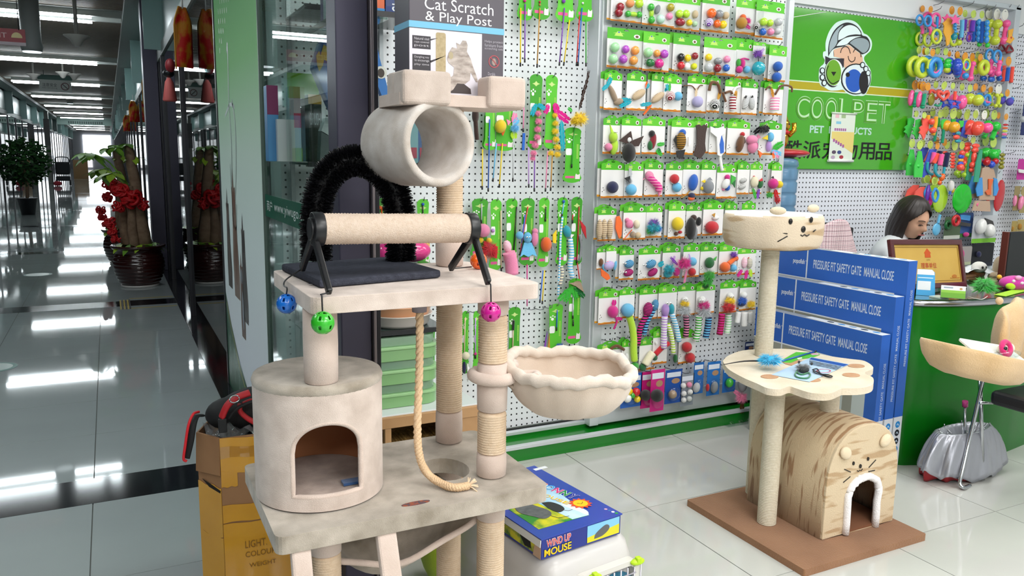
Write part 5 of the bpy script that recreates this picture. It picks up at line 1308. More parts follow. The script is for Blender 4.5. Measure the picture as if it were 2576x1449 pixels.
ROWS = [
 ('flat', ['1535 -22 1618 56|red, rainbow and lime balls with a dumbbell|O 1560 18 11 DR;O 1556 32 11 DR;o 1585 8 11 M Y;O 1608 9 11 LG;O 1580 35 8 G;E 1594 36 12 6 0 LG;O 1608 37 8 G',
           '1614 -22 1695 66|green dumbbell, grey mouse and mint ball|O 1638 18 9 G;E 1639 33 6 12 0 LG;O 1639 50 9 G;e 1654 24 7 12 20 GY;O 1687 19 10 OL;O 1662 48 11 MT;O 1684 41 9 PK',
           '1686 -17 1758 77|lime balls, red egg and green stripes|O 1709 35 10 LG;O 1726 35 10 LG;e 1749 36 8 10 0 BE;E 1711 56 14 10 0 DR;O 1734 57 8 Y;o 1748 60 7 G W',
           '1763 -17 1832 82|orange, slate and purple striped balls|O 1790 33 12 O;O 1809 36 11 GY;o 1826 39 9 BE;s 1784 57 11 P W;O 1804 60 10 O;O 1819 62 10 Y',
           '1848 -5 1915 87|brown pompon balls with pink feathers|o 1866 58 14 GO;p 1880 52 12 M;o 1869 44 8 O;f 1872 60 1890 70 8 M',
           '1898 4 1968 97|lime, clear, blue and pink capsules|O 1921 55 10 LG;O 1937 58 9 LG;O 1959 55 10 S;O 1919 80 9 B;O 1939 80 9 PK;O 1956 78 9 S;s 1903 65 9 BK W']),
 ('flat', ['1525 72 1618 172|green, purple and orange glitter balls|O 1547 119 12 PG;O 1574 124 10 PP;O 1598 127 11 PO;O 1543 148 12 PG;O 1568 149 11 PP;O 1594 152 11 PO',
           '1615 82 1681 180|green, orange, purple and dark green eggs|O 1631 132 12 PG;O 1653 134 9 PO;O 1671 136 11 PP;E 1636 158 13 10 0 DG;O 1658 160 12 M',
           '1690 86 1757 182|black, yellow and dark red balls|O 1713 144 10 BK;O 1730 146 9 Y;O 1748 141 9 DR;O 1713 165 10 R;O 1728 167 9 W;o 1746 167 8 LG Y',
           '1767 96 1848 189|yellow, grey, silver and blue balls|O 1783 144 9 Y;E 1807 153 12 8 0 GY;O 1829 149 9 PK;O 1783 169 11 S;O 1805 172 10 DR;O 1827 171 9 B',
           '1846 98 1892 198|magenta plush cherry and blue ball|e 1858 158 6 10 0 G;e 1868 160 7 12 0 M;t 2 M 1862 150 1872 147 1884 150;o 1860 175 9 M;o 1879 175 9 LB',
           '1893 106 1925 140|purple feather plume and a big teal cage ball|p 1907 135 15 P;f 1906 140 1925 122 7 LP;O 1908 172 17 T;t 1 BK 1908 140 1908 158',
           '1930 115 1974 205|two blue yarn balls|o 1957 167 12 B;o 1954 194 12 B;t 1 N 1957 175 1955 186']),
 ('arch', ['1518 176 1562 277|long taupe mouse with teal feathers|f 1528 215 1540 195 12 T;f 1532 212 1518 225 9 T;f 1527 205 1533 197 5 O;e 1543 238 7 26 -30 TA;e 1556 256 14 8 -20 TA;f 1560 250 1590 252 9 T;f 1556 262 1574 262 8 T',
           '1574 178 1622 278|taupe striped fish with turquoise tail|e 1607 238 22 10 -32 TA BE;f 1590 254 1562 268 9 T;f 1625 222 1636 212 8 T;f 1624 222 1630 205 5 O',
           '1636 179 1670 277|slim taupe fish with orange and teal feathers|e 1655 245 22 9 -34 TA BE;f 1640 260 1614 264 8 T;f 1640 262 1622 288 5 O;f 1672 230 1680 222 6 T',
           '1667 186 1711 281|burgundy striped ball and pale blue ball|s 1687 242 12 DR W;o 1706 242 11 LB;f 1682 228 1680 212 9 T;f 1684 230 1688 210 7 G',
           '1726 185 1775 284|lilac woven ball with a curled brown feather|o 1755 256 14 LV;f 1750 245 1755 222 7 BE;t 1.4 BR 1752 230 1740 216 1720 216;t 1.4 BR 1752 230 1760 216 1768 215',
           '1776 190 1808 283|black striped ball with big brown feathers|s 1799 262 13 BK W;f 1806 252 1816 226 8 GO;t 4 BR 1812 235 1806 212 1790 208 1784 228;t 3 BR 1818 232 1822 245 1826 256',
           '1820 194 1864 288|burgundy striped stick with feather plume|t 8 DR W 1844 278 1843 260 1844 242;t 3 BR 1844 240 1838 230 1824 234;t 3 W 1842 240 1850 222 1862 218;t 3 GO 1846 238 1852 230 1850 250',
           '1863 198 1902 289|two shaggy mint white mice|e 1876 258 8 18 15 W GY;e 1891 258 8 18 -12 W GY;q BK 1871 246 1876 240 1878 248;q BK 1886 246 1891 240 1893 248',
           '1918 201 1966 289|pink striped barrel with arching brown feathers|t 11 PK W 1948 278 1949 262 1950 246;f 1946 246 1944 222 8 GO;t 2.5 BR 1950 238 1966 216 1990 218 1992 232;t 2 BR 1944 236 1936 218 1926 226']),
 ('arch', ['1515 290 1557 387|lime green plush snail with pink shell|e 1543 345 11 14 0 LG;e 1545 370 10 20 10 LG;o 1531 370 10 PK;q LG 1536 335 1533 312 1541 330;y 1549 332 2.2',
           '1561 291 1610 388|two dark brown bats with black wings|q DB 1556 354 1586 330 1590 352 1578 362;q DB 1582 356 1617 342 1604 368 1588 368;e 1582 384 17 24 0 BK;o 1581 352 8 W;o 1602 362 5 M',
           '1613 292 1670 388|red parrot with dark green leaves|e 1643 355 8 20 8 DR;o 1640 336 8 BK;o 1648 342 4 W;e 1636 366 7 12 0 DG;f 1652 364 1674 362 8 G;f 1650 378 1668 390 9 G;f 1655 372 1664 385 8 DG',
           '1686 296 1742 389|patterned black and gold plush penguin|e 1713 355 13 22 0 BK GO;o 1717 334 9 B;e 1714 354 5 11 0 GO;q BK 1700 340 1694 352 1702 368;q W 1729 345 1737 358 1729 368;q BK 1698 380 1720 376 1714 400 1700 396',
           '1742 298 1781 385|long dark brown flat cat|q DB 1752 330 1750 315 1758 313 1764 318 1770 313 1778 318 1774 335 1772 360 1774 380 1766 392 1760 400 1744 390 1752 362;o 1764 377 4 R;o 1767 326 3 W',
           '1782 299 1822 388|white plastic groomer with blue blades|q W 1786 318 1800 324 1820 318 1822 334 1814 340 1823 380 1812 394 1804 390 1802 345 1786 332;e 1796 325 4 6 0 N;e 1814 325 4 6 0 N;q B 1813 341 1818 360 1818 384 1810 386 1808 364;T 4 W 1811 392 1813 410 1817 430',
           '1826 300 1882 390|brown rooster and pink flamingo plush|e 1862 362 10 22 12 BR;o 1868 338 6 R;q DB 1850 370 1872 345 1874 358 1862 372;e 1892 352 16 12 0 PK;e 1893 370 12 16 0 PK;q PK 1904 338 1912 346 1902 350;e 1901 368 6 11 0 M;q O 1903 378 1914 386 1908 397',
           '1906 303 1962 390|pale blue bird with black and rainbow feathers|p 1922 325 16 BK;f 1915 320 1900 335 12 BK;f 1920 318 1938 326 12 BK;e 1938 345 9 12 0 LB;q Y 1930 340 1916 348 1930 352;e 1934 368 7 14 0 LP;f 1944 375 1972 360 14 G;f 1940 380 1968 388 11 LB;f 1944 376 1962 396 9 PK;f 1944 380 1950 398 7 O']),
 ('arch', ['1510 403 1568 498|navy blue fuzzy ball with a face|o 1541 471 15 N;o 1550 472 4 W;o 1545 478 3 M',
           '1569 406 1615 497|sky blue ball with a grey feather|o 1588 477 14 LB;p 1582 455 10 GY;f 1586 450 1588 424 9 S;q BK 1570 448 1584 443 1582 460',
           '1619 402 1665 495|long pink striped shrimp|e 1634 443 11 13 -30 PK;t 9 M PK 1632 442 1644 456 1656 468 1658 480;q PK 1654 476 1664 482 1656 494;t 1 PK 1626 445 1614 455',
           '1672 405 1714 494|red and white ball with a blue ball|o 1697 450 12 R;e 1696 455 11 8 -10 W;o 1703 471 12 LB;o 1709 470 7 W',
           '1715 404 1760 492|blue fish with orange stitching and a boat|e 1744 459 12 21 8 B;t 1 O 1743 442 1742 462 1740 480;o 1744 453 3.5 O;e 1740 492 10 7 0 N;e 1739 499 10 6 0 O;t 1.4 GO 1735 480 1722 493 1712 498',
           '1761 405 1798 491|grey bird with yellow wings|e 1782 470 14 17 0 GY;q Y 1764 456 1772 452 1777 464;e 1767 474 6 5 0 Y;e 1783 465 6 5 0 Y;q GY 1776 452 1784 446 1790 454',
           '1800 412 1851 499|white bird with magenta and green ruffles|e 1826 462 9 14 30 W;o 1830 446 7 M;q G 1838 440 1850 446 1846 466 1838 462;f 1830 460 1834 448 12 Y;e 1830 472 7 8 0 B;o 1820 476 4 PK;q DG 1840 460 1848 452 1846 472',
           '1852 405 1882 489|two zebra print mice|e 1870 454 11 6 -15 W BK;e 1867 470 11 6 -15 W BK',
           '1884 406 1914 488|cream chick and dark green bird|e 1898 458 10 14 0 CR;o 1897 445 3 R;e 1913 463 7 11 10 DG;q R 1908 455 1916 448 1918 458;f 1894 472 1904 500 8 G;f 1910 474 1908 500 8 P',
           '1937 408 1962 489|pink and yellow balls with green and red feathers|o 1945 462 13 M;o 1961 464 9 Y;q BK 1939 447 1944 443 1946 450;p 1936 490 11 G;f 1950 475 1960 512 12 R;p 1956 502 10 R']),
 ('arch', ['1502 518 1548 606|clear bag of ribbed brown mice|e 1508 578 8 26 0 TA BE;e 1520 577 8 26 0 TA BE;e 1534 577 8 26 0 TA BE;q O 1549 545 1557 543 1564 560 1562 592 1556 600 1547 574;o 1555 556 3 GY',
           '1566 511 1622 603|pink bird and ivory bird above a cat picture|e 1583 563 9 11 20 PK;o 1578 554 6 PK;e 1588 566 5 8 0 M;e 1602 564 8 11 -10 CR;t 1.2 O 1590 578 1578 592 1570 602;e 1592 590 7 8 0 TA;e 1605 592 8 8 0 BE',
           '1623 512 1663 598|rainbow pompom ball|p 1645 570 20 T;p 1645 562 17 P;p 1637 580 13 G;p 1655 575 12 B',
           '1679 506 1721 600|yellow plush chick|e 1705 563 15 17 0 Y;q O 1700 557 1708 554 1702 560;e 1701 588 6 5 0 BR;e 1711 584 6 4 0 R',
           '1723 509 1762 593|black plush mole with slate belly|e 1738 575 13 28 0 BK;e 1746 585 9 18 0 GY;e 1758 557 7 11 0 BK;o 1745 548 8 DB',
           '1766 504 1816 592|red sack with a white fluffy top|e 1791 572 18 16 0 R;e 1800 548 10 6 0 W;q GO 1790 540 1798 536 1796 546',
           '1820 506 1850 592|green-topped card mostly hidden by the cat bed|o 1836 560 8 PK',
           '1862 505 1896 592|green-topped card rising behind the cat bed|o 1880 560 8 LB']),
 ('arch', ['1500 620 1522 678|brown fish snack pouch|e 1512 660 6 10 0 BR',
           '1524 618 1549 672|olive pouch over a pink butterfly and orange bone|e 1532 668 15 11 -20 PK LB;e 1520 676 5 12 -20 LB;e 1548 668 4 12 10 LB;q O 1510 675 1520 682 1530 690 1534 700 1526 705 1512 694',
           '1556 620 1592 704|blue and pink leopard fish pair|e 1583 664 13 10 -20 LB N;e 1581 686 14 9 -15 M BK;y 1571 663 3;y 1572 685 3',
           '1604 618 1658 704|larger blue and pink leopard fish pair|e 1638 664 15 10 -25 LB N;e 1642 685 15 9 -30 M BK;y 1622 667 3;y 1620 696 3;f 1655 668 1672 662 12 T',
           '1664 613 1708 700|teal fluff and magenta ruffle fish|p 1684 676 17 T;e 1680 690 12 9 0 T;e 1702 684 9 11 0 M;f 1690 665 1700 645 7 LP',
           '1716 611 1757 697|magenta plume with pale blue and red balls|p 1722 662 20 M;o 1742 658 11 LB;o 1741 684 10 R;f 1728 678 1724 712 6 PK;f 1738 660 1736 640 4 LP;f 1706 668 1690 648 6 P',
           '1759 612 1804 690|green melon ball with a long green boa|e 1785 661 12 14 0 DG;q G 1793 652 1802 645 1798 656;p 1785 692 17 G;p 1781 708 15 G;p 1776 718 10 DG',
           '1806 612 1851 690|orange bone with a purple plume|o 1824 672 13 O;t 6 O 1832 664 1842 656 1850 648;o 1851 650 7 O;p 1846 640 11 P;o 1845 674 9 LB',
           '1853 620 1898 691|two striped mice with neon feathers|e 1873 661 7 14 0 PK W;e 1886 662 7 14 0 CR GY;o 1873 650 3 R;o 1884 650 3 R;f 1868 678 1858 696 9 M;f 1880 678 1878 702 9 M;f 1888 676 1892 698 9 LG']),
 ('arch', ['1504 726 1556 815|crimson ball with a magenta ribbon tail|e 1542 784 14 16 0 M;f 1544 770 1548 756 12 M;t 2.5 M 1546 795 1552 808 1544 828;f 1550 800 1568 804 7 M',
           '1556 722 1594 800|blue patchy head on a long lime body|o 1579 780 17 LB;e 1574 782 6 7 0 B;t 9 LG 1583 796 1590 820 1594 850 1594 880 1596 908;p 1573 916 9 Y;e 1597 920 12 9 20 G;e 1594 918 7 5 0 PK',
           '1606 719 1652 803|pink and blue leopard snakes|e 1630 778 12 18 10 M BK;e 1648 768 9 15 10 LB N;y 1640 770 3;t 7 M BK 1626 795 1612 820 1607 845 1604 868;t 6 LB N 1644 782 1628 810 1620 842',
           '1654 715 1700 799|lilac and teal snakes with zigzag ribbons|e 1674 780 10 16 0 LP;e 1689 778 8 14 0 T;y 1682 763 4;t 8 LP W 1672 795 1670 830 1670 876;t 7 LB W 1690 790 1700 820 1708 858;t 6 LG W 1680 815 1690 850 1694 890',
           '1702 711 1747 793|yellow and grey tufted jellyfish with striped tail|o 1723 755 9 W;p 1723 764 14 Y;p 1724 781 19 S;y 1723 753 3;t 7 PK BK 1725 795 1727 820 1725 848',
           '1749 712 1795 788|pink and grey tufted jellyfish with two tails|o 1766 755 10 W;p 1772 768 17 M;p 1773 783 20 S;y 1764 756 3;t 8 G W 1758 795 1756 830 1750 858;t 8 LB N 1783 798 1780 825 1775 850',
           '1808 704 1851 787|yellow and red tufted jellyfish with striped tails|o 1837 745 9 W;p 1837 757 16 Y;p 1834 772 20 R;y 1841 746 3;t 8 M DR 1816 790 1814 815 1810 842;t 8 PG W 1832 790 1832 815 1828 840',
           '1858 704 1898 780|blue and yellow tufted jellyfish with white tails|o 1871 743 9 W;p 1868 756 14 B;p 1890 765 13 Y;e 1866 765 12 6 0 N;t 7 W 1858 785 1856 800 1854 812;t 8 W 1873 785 1872 805 1872 820;t 7 W 1886 785 1888 800 1888 812']),
 ('arch', ['1500 858 1562 945|curled brown feather teaser|t 5 BR 1490 905 1494 888 1508 884;f 1538 905 1540 880 10 GO;t 4 BR 1540 900 1536 880 1552 870 1570 880;p 1536 908 10 BR',
           '1562 853 1584 930|half hidden card with a green bird|e 1576 900 6 12 0 W',
           '1606 847 1646 930|rolled sisal and red felt cone|t 10 CR 1622 918 1634 898 1642 888;e 1645 897 8 12 -40 DG;t 7 R 1648 892 1668 872 1682 864;e 1617 924 9 10 -30 DG',
           '1640 826 1676 915|white card beneath the red felt cone|t 3 W 1650 860 1652 866',
           '1705 828 1748 913|two brick red sisal balls|o 1728 873 13 R;o 1736 900 13 R;t 4 CR 1730 886 1733 889;e 1699 902 6 11 0 DG']),
]
GRP = 'toy cards on the card board'
for ri, (st, row) in enumerate(ROWS):
    for ci, ln in enumerate(row):
        pos, desc, spec = ln.split('|')
        x0, y0, x1, y1 = map(float, pos.split())
        Y = 3.05-.010*(ci % 2)
        rw = ORD[ri] if ri < 8 else 'ninth'
        lab = 'card with %s, %s in the %s row' % (desc, ORD[ci], rw)
        if len(lab.split()) > 16: print('LONG', lab)
        card(x0, y0, x1, y1, Y, lab, spec, st, GRP, (3.12, wc), spare=(1 if (ci*7+ri*3) % 5 < 3 else 0))
# bottom row of blue and magenta blister packs
def blister(x0, y0, x1, y1, Y, lab, col, spec, group, root_wall, cat='toy card', sheet=None):
    A = at(x0, y1, Y=Y); B_ = at(x1, y1, Y=Y); z0 = at((x0+x1)/2, y1, Y=Y).z; z1 = at((x0+x1)/2, y0, Y=Y).z
    t = thing('blister_pack', ((A.x+B_.x)/2, Y, z0), lab, cat, group)
    fr = frame((A.x, Y, z0), (1, 0, 0), (0, 0, 1)); wd = B_.x-A.x; h = z1-z0
    obj('backing_card', MB().prism(rect(0, 0, wd, h), fr, 0, .0012), paper(col), t)
    obj('header_print', MB().prism(rect(wd*.08, h*.78, wd*.92, h*.92), fr, .0012, .0016), paper(sheet or 'dfe6f2'), t)
    obj('photo_print', MB().prism(ell(wd*.62, h*.66, wd*.25, h*.08, 14), fr, .0012, .0017), paper('b08a6a'), t)
    obj('clear_dome', MB().ball((A.x+wd/2, Y-.002, z0+h*.28), (wd*.40, .028, h*.22), 16, 10), BLIS, t)
    toy(spec, t, Y)
    hook((A.x+B_.x)/2, z1-.008, 3.12, root_wall)
    return t
for pos, lab, col, spec in (
 ('1560 940 1612 1024', 'blue pack of red, yellow and green cat balls beside the basket', '2a62b8', 'O 1582 984 10 Y;O 1600 986 11 R;O 1578 1002 11 W;O 1603 1004 9 Y;O 1590 994 9 G;O 1570 1000 8 M'),
 ('1610 935 1646 1026', 'magenta pack with a black mesh ball, next to the blue ball pack', 'c41d78', 'o 1624 994 14 BK'),
 ('1634 930 1668 1034', 'magenta pack with a black mesh ball, in front of its twin', 'c9257f', 'o 1653 995 16 BK'),
 ('1671 930 1712 1014', 'royal blue pack with one beige cork ball', '1c4fa4', 'O 1692 992 11 TA'),
 ('1710 940 1742 1020', 'grey pack of six small white mice', '8f97a2', 'o 1719 970 7 W;o 1734 968 7 PK;o 1720 990 7 W;o 1736 986 7 W;o 1720 1006 7 W;o 1734 1003 7 W'),
 ('1742 912 1767 990', 'narrow blue pack with a pale grey mouse', '2467b4', 'e 1752 975 9 13 15 S'),
 ('1776 910 1808 994', 'blue pack with a grey fuzzy mouse, eighth from the basket', '2770bd', 'e 1797 974 9 15 10 GY;e 1780 975 5 10 0 R'),
 ('1816 922 1848 986', 'blue pack with a shiny green mouse', '2467b4', 'E 1835 963 10 12 10 G'),
 ('1872 860 1896 905', 'small dark blue pack at the end of the board', '1d2f66', 'o 1884 885 6 GY')):
    blister(*map(float, pos.split()), 3.045 if 'twin' not in lab else 2.995, lab, col, spec, 'blister packs on the card board', wc)
t = thing('feather_teaser', at(1865, 1000, Y=3.04), 'pink feather teaser hanging low at the end of the card board', 'cat toy')
toy('p 1866 1000 17 PK;f 1866 1010 1870 1040 12 BR;e 1868 965 12 22 0 GY;f 1862 995 1850 985 10 PK', t, 3.04)
# ---- wand toys on the recessed board
def bone_mesh():
    pts = [(.12, .10)]+[(.5+.5*math.cos(a), .09+.09*math.sin(a)) for a in [PI+PI*i/8 for i in range(9)]]+[(.88, .2), (.86, .5), (.88, .8)]+[(.5+.42*math.cos(a), .93+.07*math.sin(a)) for a in [PI*i/8 for i in range(9)]]+[(.12, .8), (.14, .5), (.12, .2)]
    return MB().prism(pts[1:], fru, 0, .0014)
def bone_paw():
    b = MB()
    for x, z, r in ((.3, .74, .085), (.2, .775, .045), (.32, .795, .045), (.44, .775, .045)): b.prism(ell(x, z, r, r*.3, 10), fru, .0014, .0018)
    return b
def bone_patch(): return MB().prism(rrect(.14, .50, .46, .62, .05), fru, .0014, .0018)
def bone_name(): return MB().prism(rect(.14, .085, .62, .125), fru, .0014, .0018)
def bone_cat(): return MB().prism([(.66, .07), (.9, .07), (.92, .13), (.9, .17), (.84, .15), (.76, .15), (.70, .17), (.66, .13)], fru, .0018, .0022)
def bone_text():
    b = MB()
    for k in range(12): b.prism(rect(.70, .44+.022*k, .80, .456+.022*k), fru, .0014, .0017)
    return b
def bone_logo(): return MB().prism([(.25, .875), (.40, .885), (.5, .91), (.6, .885), (.75, .875), (.6, .86), (.5, .84), (.4, .86)], fru, .0014, .0018)
BONE = (paper('4fb52a'), paper('449f2c'), paper('5cc033'))
def wand(x0, y0, x1, y1, Y, lab, wands, spec, k=0, hk=True):
    A = at(x0, y1, Y=Y); B_ = at(x1, y1, Y=Y); z0 = at((x0+x1)/2, y1, Y=Y).z; z1 = at((x0+x1)/2, y0, Y=Y).z
    t = thing('wand_toy', ((A.x+B_.x)/2, Y, z0), lab, 'cat toy', 'wand toys on the wand board')
    lo = V((A.x, Y, z0)); sc_ = (B_.x-A.x, 1, z1-z0)
    inst('backing_card', 'bone', bone_mesh, BONE[k % 3], t, lo, sc_)
    for nm, key, mk, m in (('paw_print', 'bpaw', bone_paw, paper('f0f3ec')), ('white_patch', 'bpatch', bone_patch, paper('eef0ee')), ('pink_strip', 'bname', bone_name, paper('d95a94')), ('cat_print', 'bcat', bone_cat, paper('e9e4e0')), ('side_text', 'btext', bone_text, paper('9fd05a')), ('header_logo', 'blogo', bone_logo, paper('c6dd8a'))):
        inst(nm, key, mk, m, t, lo, sc_)
    for w_ in wands:
        xa, ya, xb, yb, c = w_.split(); P = at(float(xa), float(ya), Y=Y-.008); Q = at(float(xb), float(yb), Y=Y-.008)
        obj('rod', MB().tube([P, Q], .0028, 7), plastic(CL[c]), t); d = (Q-P).normalized(); obj('rod_tip', MB().tube([Q-d*.012, Q+d*.004], .0038, 7), BLK, t)
    toy(spec, t, Y)
    if hk: hook((A.x+B_.x)/2+.004, z1-.018, 3.2, wl)
WA = [
 ('1300 -140 1340 52|gold glitter rods, nearest the printed carton in the top row|1310 20 1309 165 Y;1321 10 1320 155 P|o 1320 2 4 M'),
 ('1338 -140 1383 50|bright gold rod, second in the top row|1358 20 1351 168 GO|o 1358 5 3 R;o 1358 12 3 GO'),
 ('1396 -140 1446 56|violet rod and gold twist rod, third in the top row|1420 20 1407 163 P;1433 50 1418 163 Y|o 1418 3 5 P'),
 ('1448 -140 1492 55|navy and red rods, last in the top row|1464 20 1454 164 B;1458 40 1450 164 R;1474 50 1474 165 G|o 1466 8 3 W'),
 ('1212 205 1250 378|brown fur strip, first in the second row|1214 375 1213 475 Y|e 1196 290 9 20 0 DB;t 6 DB 1196 300 1198 330 1200 352'),
 ('1216 240 1248 378|blue glitter tinsel behind the tunnel|1232 300 1228 480 B;1249 360 1240 455 LB|o 1230 345 3 S'),
 ('1240 235 1295 380|yellow printed fish and pastel feathers|1264 360 1256 470 Y;1292 360 1290 455 S|e 1259 318 15 17 20 Y;q O 1258 330 1270 328 1264 342;q PK 1272 300 1284 306 1276 316;f 1292 310 1298 285 14 PK;f 1292 312 1306 300 14 LB;f 1292 330 1296 348 16 LG;p 1296 322 13 LB'),
 ('1326 186 1364 378|turquoise feather and fluffy pink boa|1330 370 1330 470 LP;1345 380 1344 480 P;1318 270 1316 330 PK|f 1350 260 1340 290 12 T;f 1352 262 1374 274 11 T;p 1354 285 9 PK;p 1355 305 10 PK;p 1353 325 10 PK;p 1352 345 10 PK;p 1347 365 10 PK;p 1342 385 10 PK;p 1340 398 8 PK;q B 1314 335 1320 335 1318 378 1312 378'),
 ('1366 188 1402 375|magenta feathers with a yellow boa|1378 380 1372 480 PK;1390 380 1385 478 GO|f 1380 262 1374 285 12 M;f 1396 258 1404 285 16 M;f 1398 280 1434 305 18 M;p 1396 290 8 Y;p 1398 310 9 Y;p 1397 330 10 Y;p 1399 350 10 Y;p 1402 370 10 Y;p 1402 388 10 Y;p 1386 385 9 Y;f 1412 300 1418 380 12 T'),
 ('1414 320 1462 460|yellow marabou pompom with a tall black feather|1445 325 1438 420 G|p 1459 298 22 Y;f 1456 280 1484 180 7 DB;f 1440 280 1432 272 8 G;p 1445 305 13 Y'),
 ('1182 499 1230 650|rainbow ball with yellow ruff and red body|1212 512 1211 560 S|o 1216 580 17 PK;p 1214 576 15 PK;q B 1199 570 1222 576 1216 588 1200 582;e 1208 604 9 8 0 Y;e 1230 606 8 8 0 Y;p 1232 628 24 R;q R 1215 605 1250 620 1248 650 1222 640'),
 ('1229 501 1262 680|natural wood rod on a narrow card, second in the third row|1260 530 1261 680 BE|o 1240 580 5 LP'),
 ('1268 499 1302 660|black rod with a fluffy pink tail|1300 520 1292 640 BK|e 1276 620 11 16 -15 PK W;t 17 PK 1280 635 1286 660 1288 690;p 1284 650 19 PK;p 1288 675 18 PK'),
 ('1305 498 1345 668|red and navy rod with a sky blue octopus|1328 520 1308 640 R;1321 540 1310 635 B|o 1307 592 10 LB;o 1309 592 5 PK;e 1327 598 11 14 0 LB;q LB 1318 610 1336 610 1350 645 1338 640 1328 646 1316 640 1308 646;y 1329 597 3;e 1345 600 9 20 0 PK;o 1346 582 8 PK;T 1.5 M 1326 665 1326 770'),
 ('1350 497 1381 672|orange plush fox on a yellow rod|1373 520 1372 555 BK;1366 680 1358 760 B;1370 680 1364 763 Y|e 1374 615 14 19 0 O;q BR 1360 602 1366 597 1370 606;y 1374 607 2.6;q GY 1386 615 1392 625 1386 632;q Y 1388 590 1397 578 1396 612 1388 610'),
 ('1396 496 1427 668|blue bottle with a twisted blue cord|1419 510 1413 545 LB|t 3 LB W 1415 545 1410 600 1408 660 1404 745;t 5 CR GY 1412 670 1414 690 1408 718;o 1418 507 4 B'),
 ('1430 495 1463 668|turquoise bird with pale blue tail and red feather|1457 520 1451 660 R;1441 540 1440 560 R;1452 660 1460 720 R|e 1426 582 11 16 -20 T;q Y 1416 568 1422 574 1418 578;q W 1432 588 1442 590 1434 600;t 7 LB W 1434 600 1438 640 1434 670 1440 698;q R 1455 552 1470 570 1472 600 1462 580;t 3 GY 1458 590 1462 620 1458 655'),
 ('1188 782 1206 940|narrow card, second in the lowest row|1196 800 1196 900 LP|o 1196 890 4 M'),
 ('1160 782 1180 940|narrow card with a cream ball beside the rear post|1170 800 1168 900 BE|o 1172 895 10 CR;e 1168 925 5 16 0 N;q W 1174 912 1180 925 1176 960'),
 ('1274 772 1310 925|black handled wood rod beside the front post|1292 810 1289 905 BE|t 3 BK 1292 806 1291 830'),
 ('1374 764 1416 910|blue tinsel tuft and purple tinsel|1402 780 1400 830 B|p 1408 872 12 B;p 1407 885 12 B;q P 1376 833 1370 895 1364 895 1372 850;q GO 1380 838 1382 892 1374 892'),
 ('1423 700 1461 865|green palm tuft at the end of the lowest row|1442 745 1441 800 S;1442 805 1442 818 BK|f 1440 722 1408 755 14 G;f 1440 718 1424 760 14 G;f 1442 720 1452 752 14 G;f 1444 718 1472 748 13 DG;f 1440 715 1462 712 10 TA;q TA 1430 712 1460 710 1468 735 1448 720'),
 ('952 498 972 680|narrow green wand card just past the door pillar|960 520 962 600 O|o 955 522 5 O;e 966 524 5 7 0 BK'),
 ('1046 500 1082 680|green wand card behind the bristle arch|1064 515 1064 600 BK|o 1064 514 4 B'),
 ('1003 826 1046 940|green wand card above the mint boxes|1022 835 1020 890 B;1030 835 1030 890 M|o 1018 850 3 B'),
 ('1058 818 1098 940|green card with a small red pendulum|1078 830 1078 870 G|e 1078 868 8 6 0 R;q S 1074 842 1082 842 1086 864 1070 864'),
]
for i, ln in enumerate(WA):
    pos, desc, wands, spec = ln.split('|')[0], ln.split('|')[1], ln.split('|')[2].split(';'), ln.split('|')[3]
    wand(*map(float, pos.split()), 3.13-.012*(i % 2), 'wand card with '+desc if not ('card' in desc) else desc, wands, spec, i)
for px, py in ((1322, 776), (1345, 776), (1365, 772)):
    p = at(px, py, Y=3.2); hook(p.x, p.z, 3.2, wl)
# ================================================================== green shop sign on the back wall
SY = 3.428
fsn = (V((0, SY, 0)), V((1, 0, 0)), V((0, 0, 1)), V((0, -1, 0)))
def sp(px, py):
    p = at(px, py, Y=SY); return (p.x, p.z)
sx0 = 3.16; sx1 = sp(2300, 240)[0]; sz0 = 1.318; sz1 = 2.213
sg = thing('shop_sign', ((sx0+sx1)/2, SY, sz0), 'glossy green acrylic shop sign with a cap-wearing logo on the back wall', 'sign')
obj('panel', MB().box((sx0, SY, sz0), (sx1, SY+.012, sz1)), mat('47a81f', .12, coat=.6), sg, bev=.003)
LOGO = [sg]
def layer(name, pts, c, d, zoom=True, m=None):
    P = [sp(2060+x/6.58, 30+y/6.58) if zoom else sp(x, y) for x, y in pts]
    return obj(name, MB().prism(P, fsn, d-.0008, d), m or paper(c), LOGO[0])
def line(name, pts, w_, c, d, smooth=True):
    P = [sp(2060+x/6.58, 30+y/6.58) for x, y in pts]
    if smooth: P = [(p.x, p.y) for p in spl([(a, b, 0) for a, b in P], 5)]
    return obj(name, MB().prism(stroke(P, w_), fsn, d-.0006, d), paper(c), LOGO[0])
zA = sp(2100, 225)[1]; zB = zA-.028; zC = zB-.0
z1_, z2_ = sp(2005, 203)[1], sp(2005, 225)[1]
obj('stripe', MB().prism(rect(sx0, z2_, sx1, z1_), fsn, 0, .0006), paper('b3a51e'), sg)
obj('stripe_line', MB().prism(rect(sx0, z1_-.003, sx1, z1_+.003), fsn, .0006, .0012), paper('d9ecd0'), sg); obj('stripe_line', MB().prism(rect(sx0, z2_-.003, sx1, z2_+.003), fsn, .0006, .0012), paper('d9ecd0'), sg)
def sm(p): return [(q.x, q.y) for q in spl([(a, b, 0) for a, b in p+[p[0]]], 4)[:-1]]
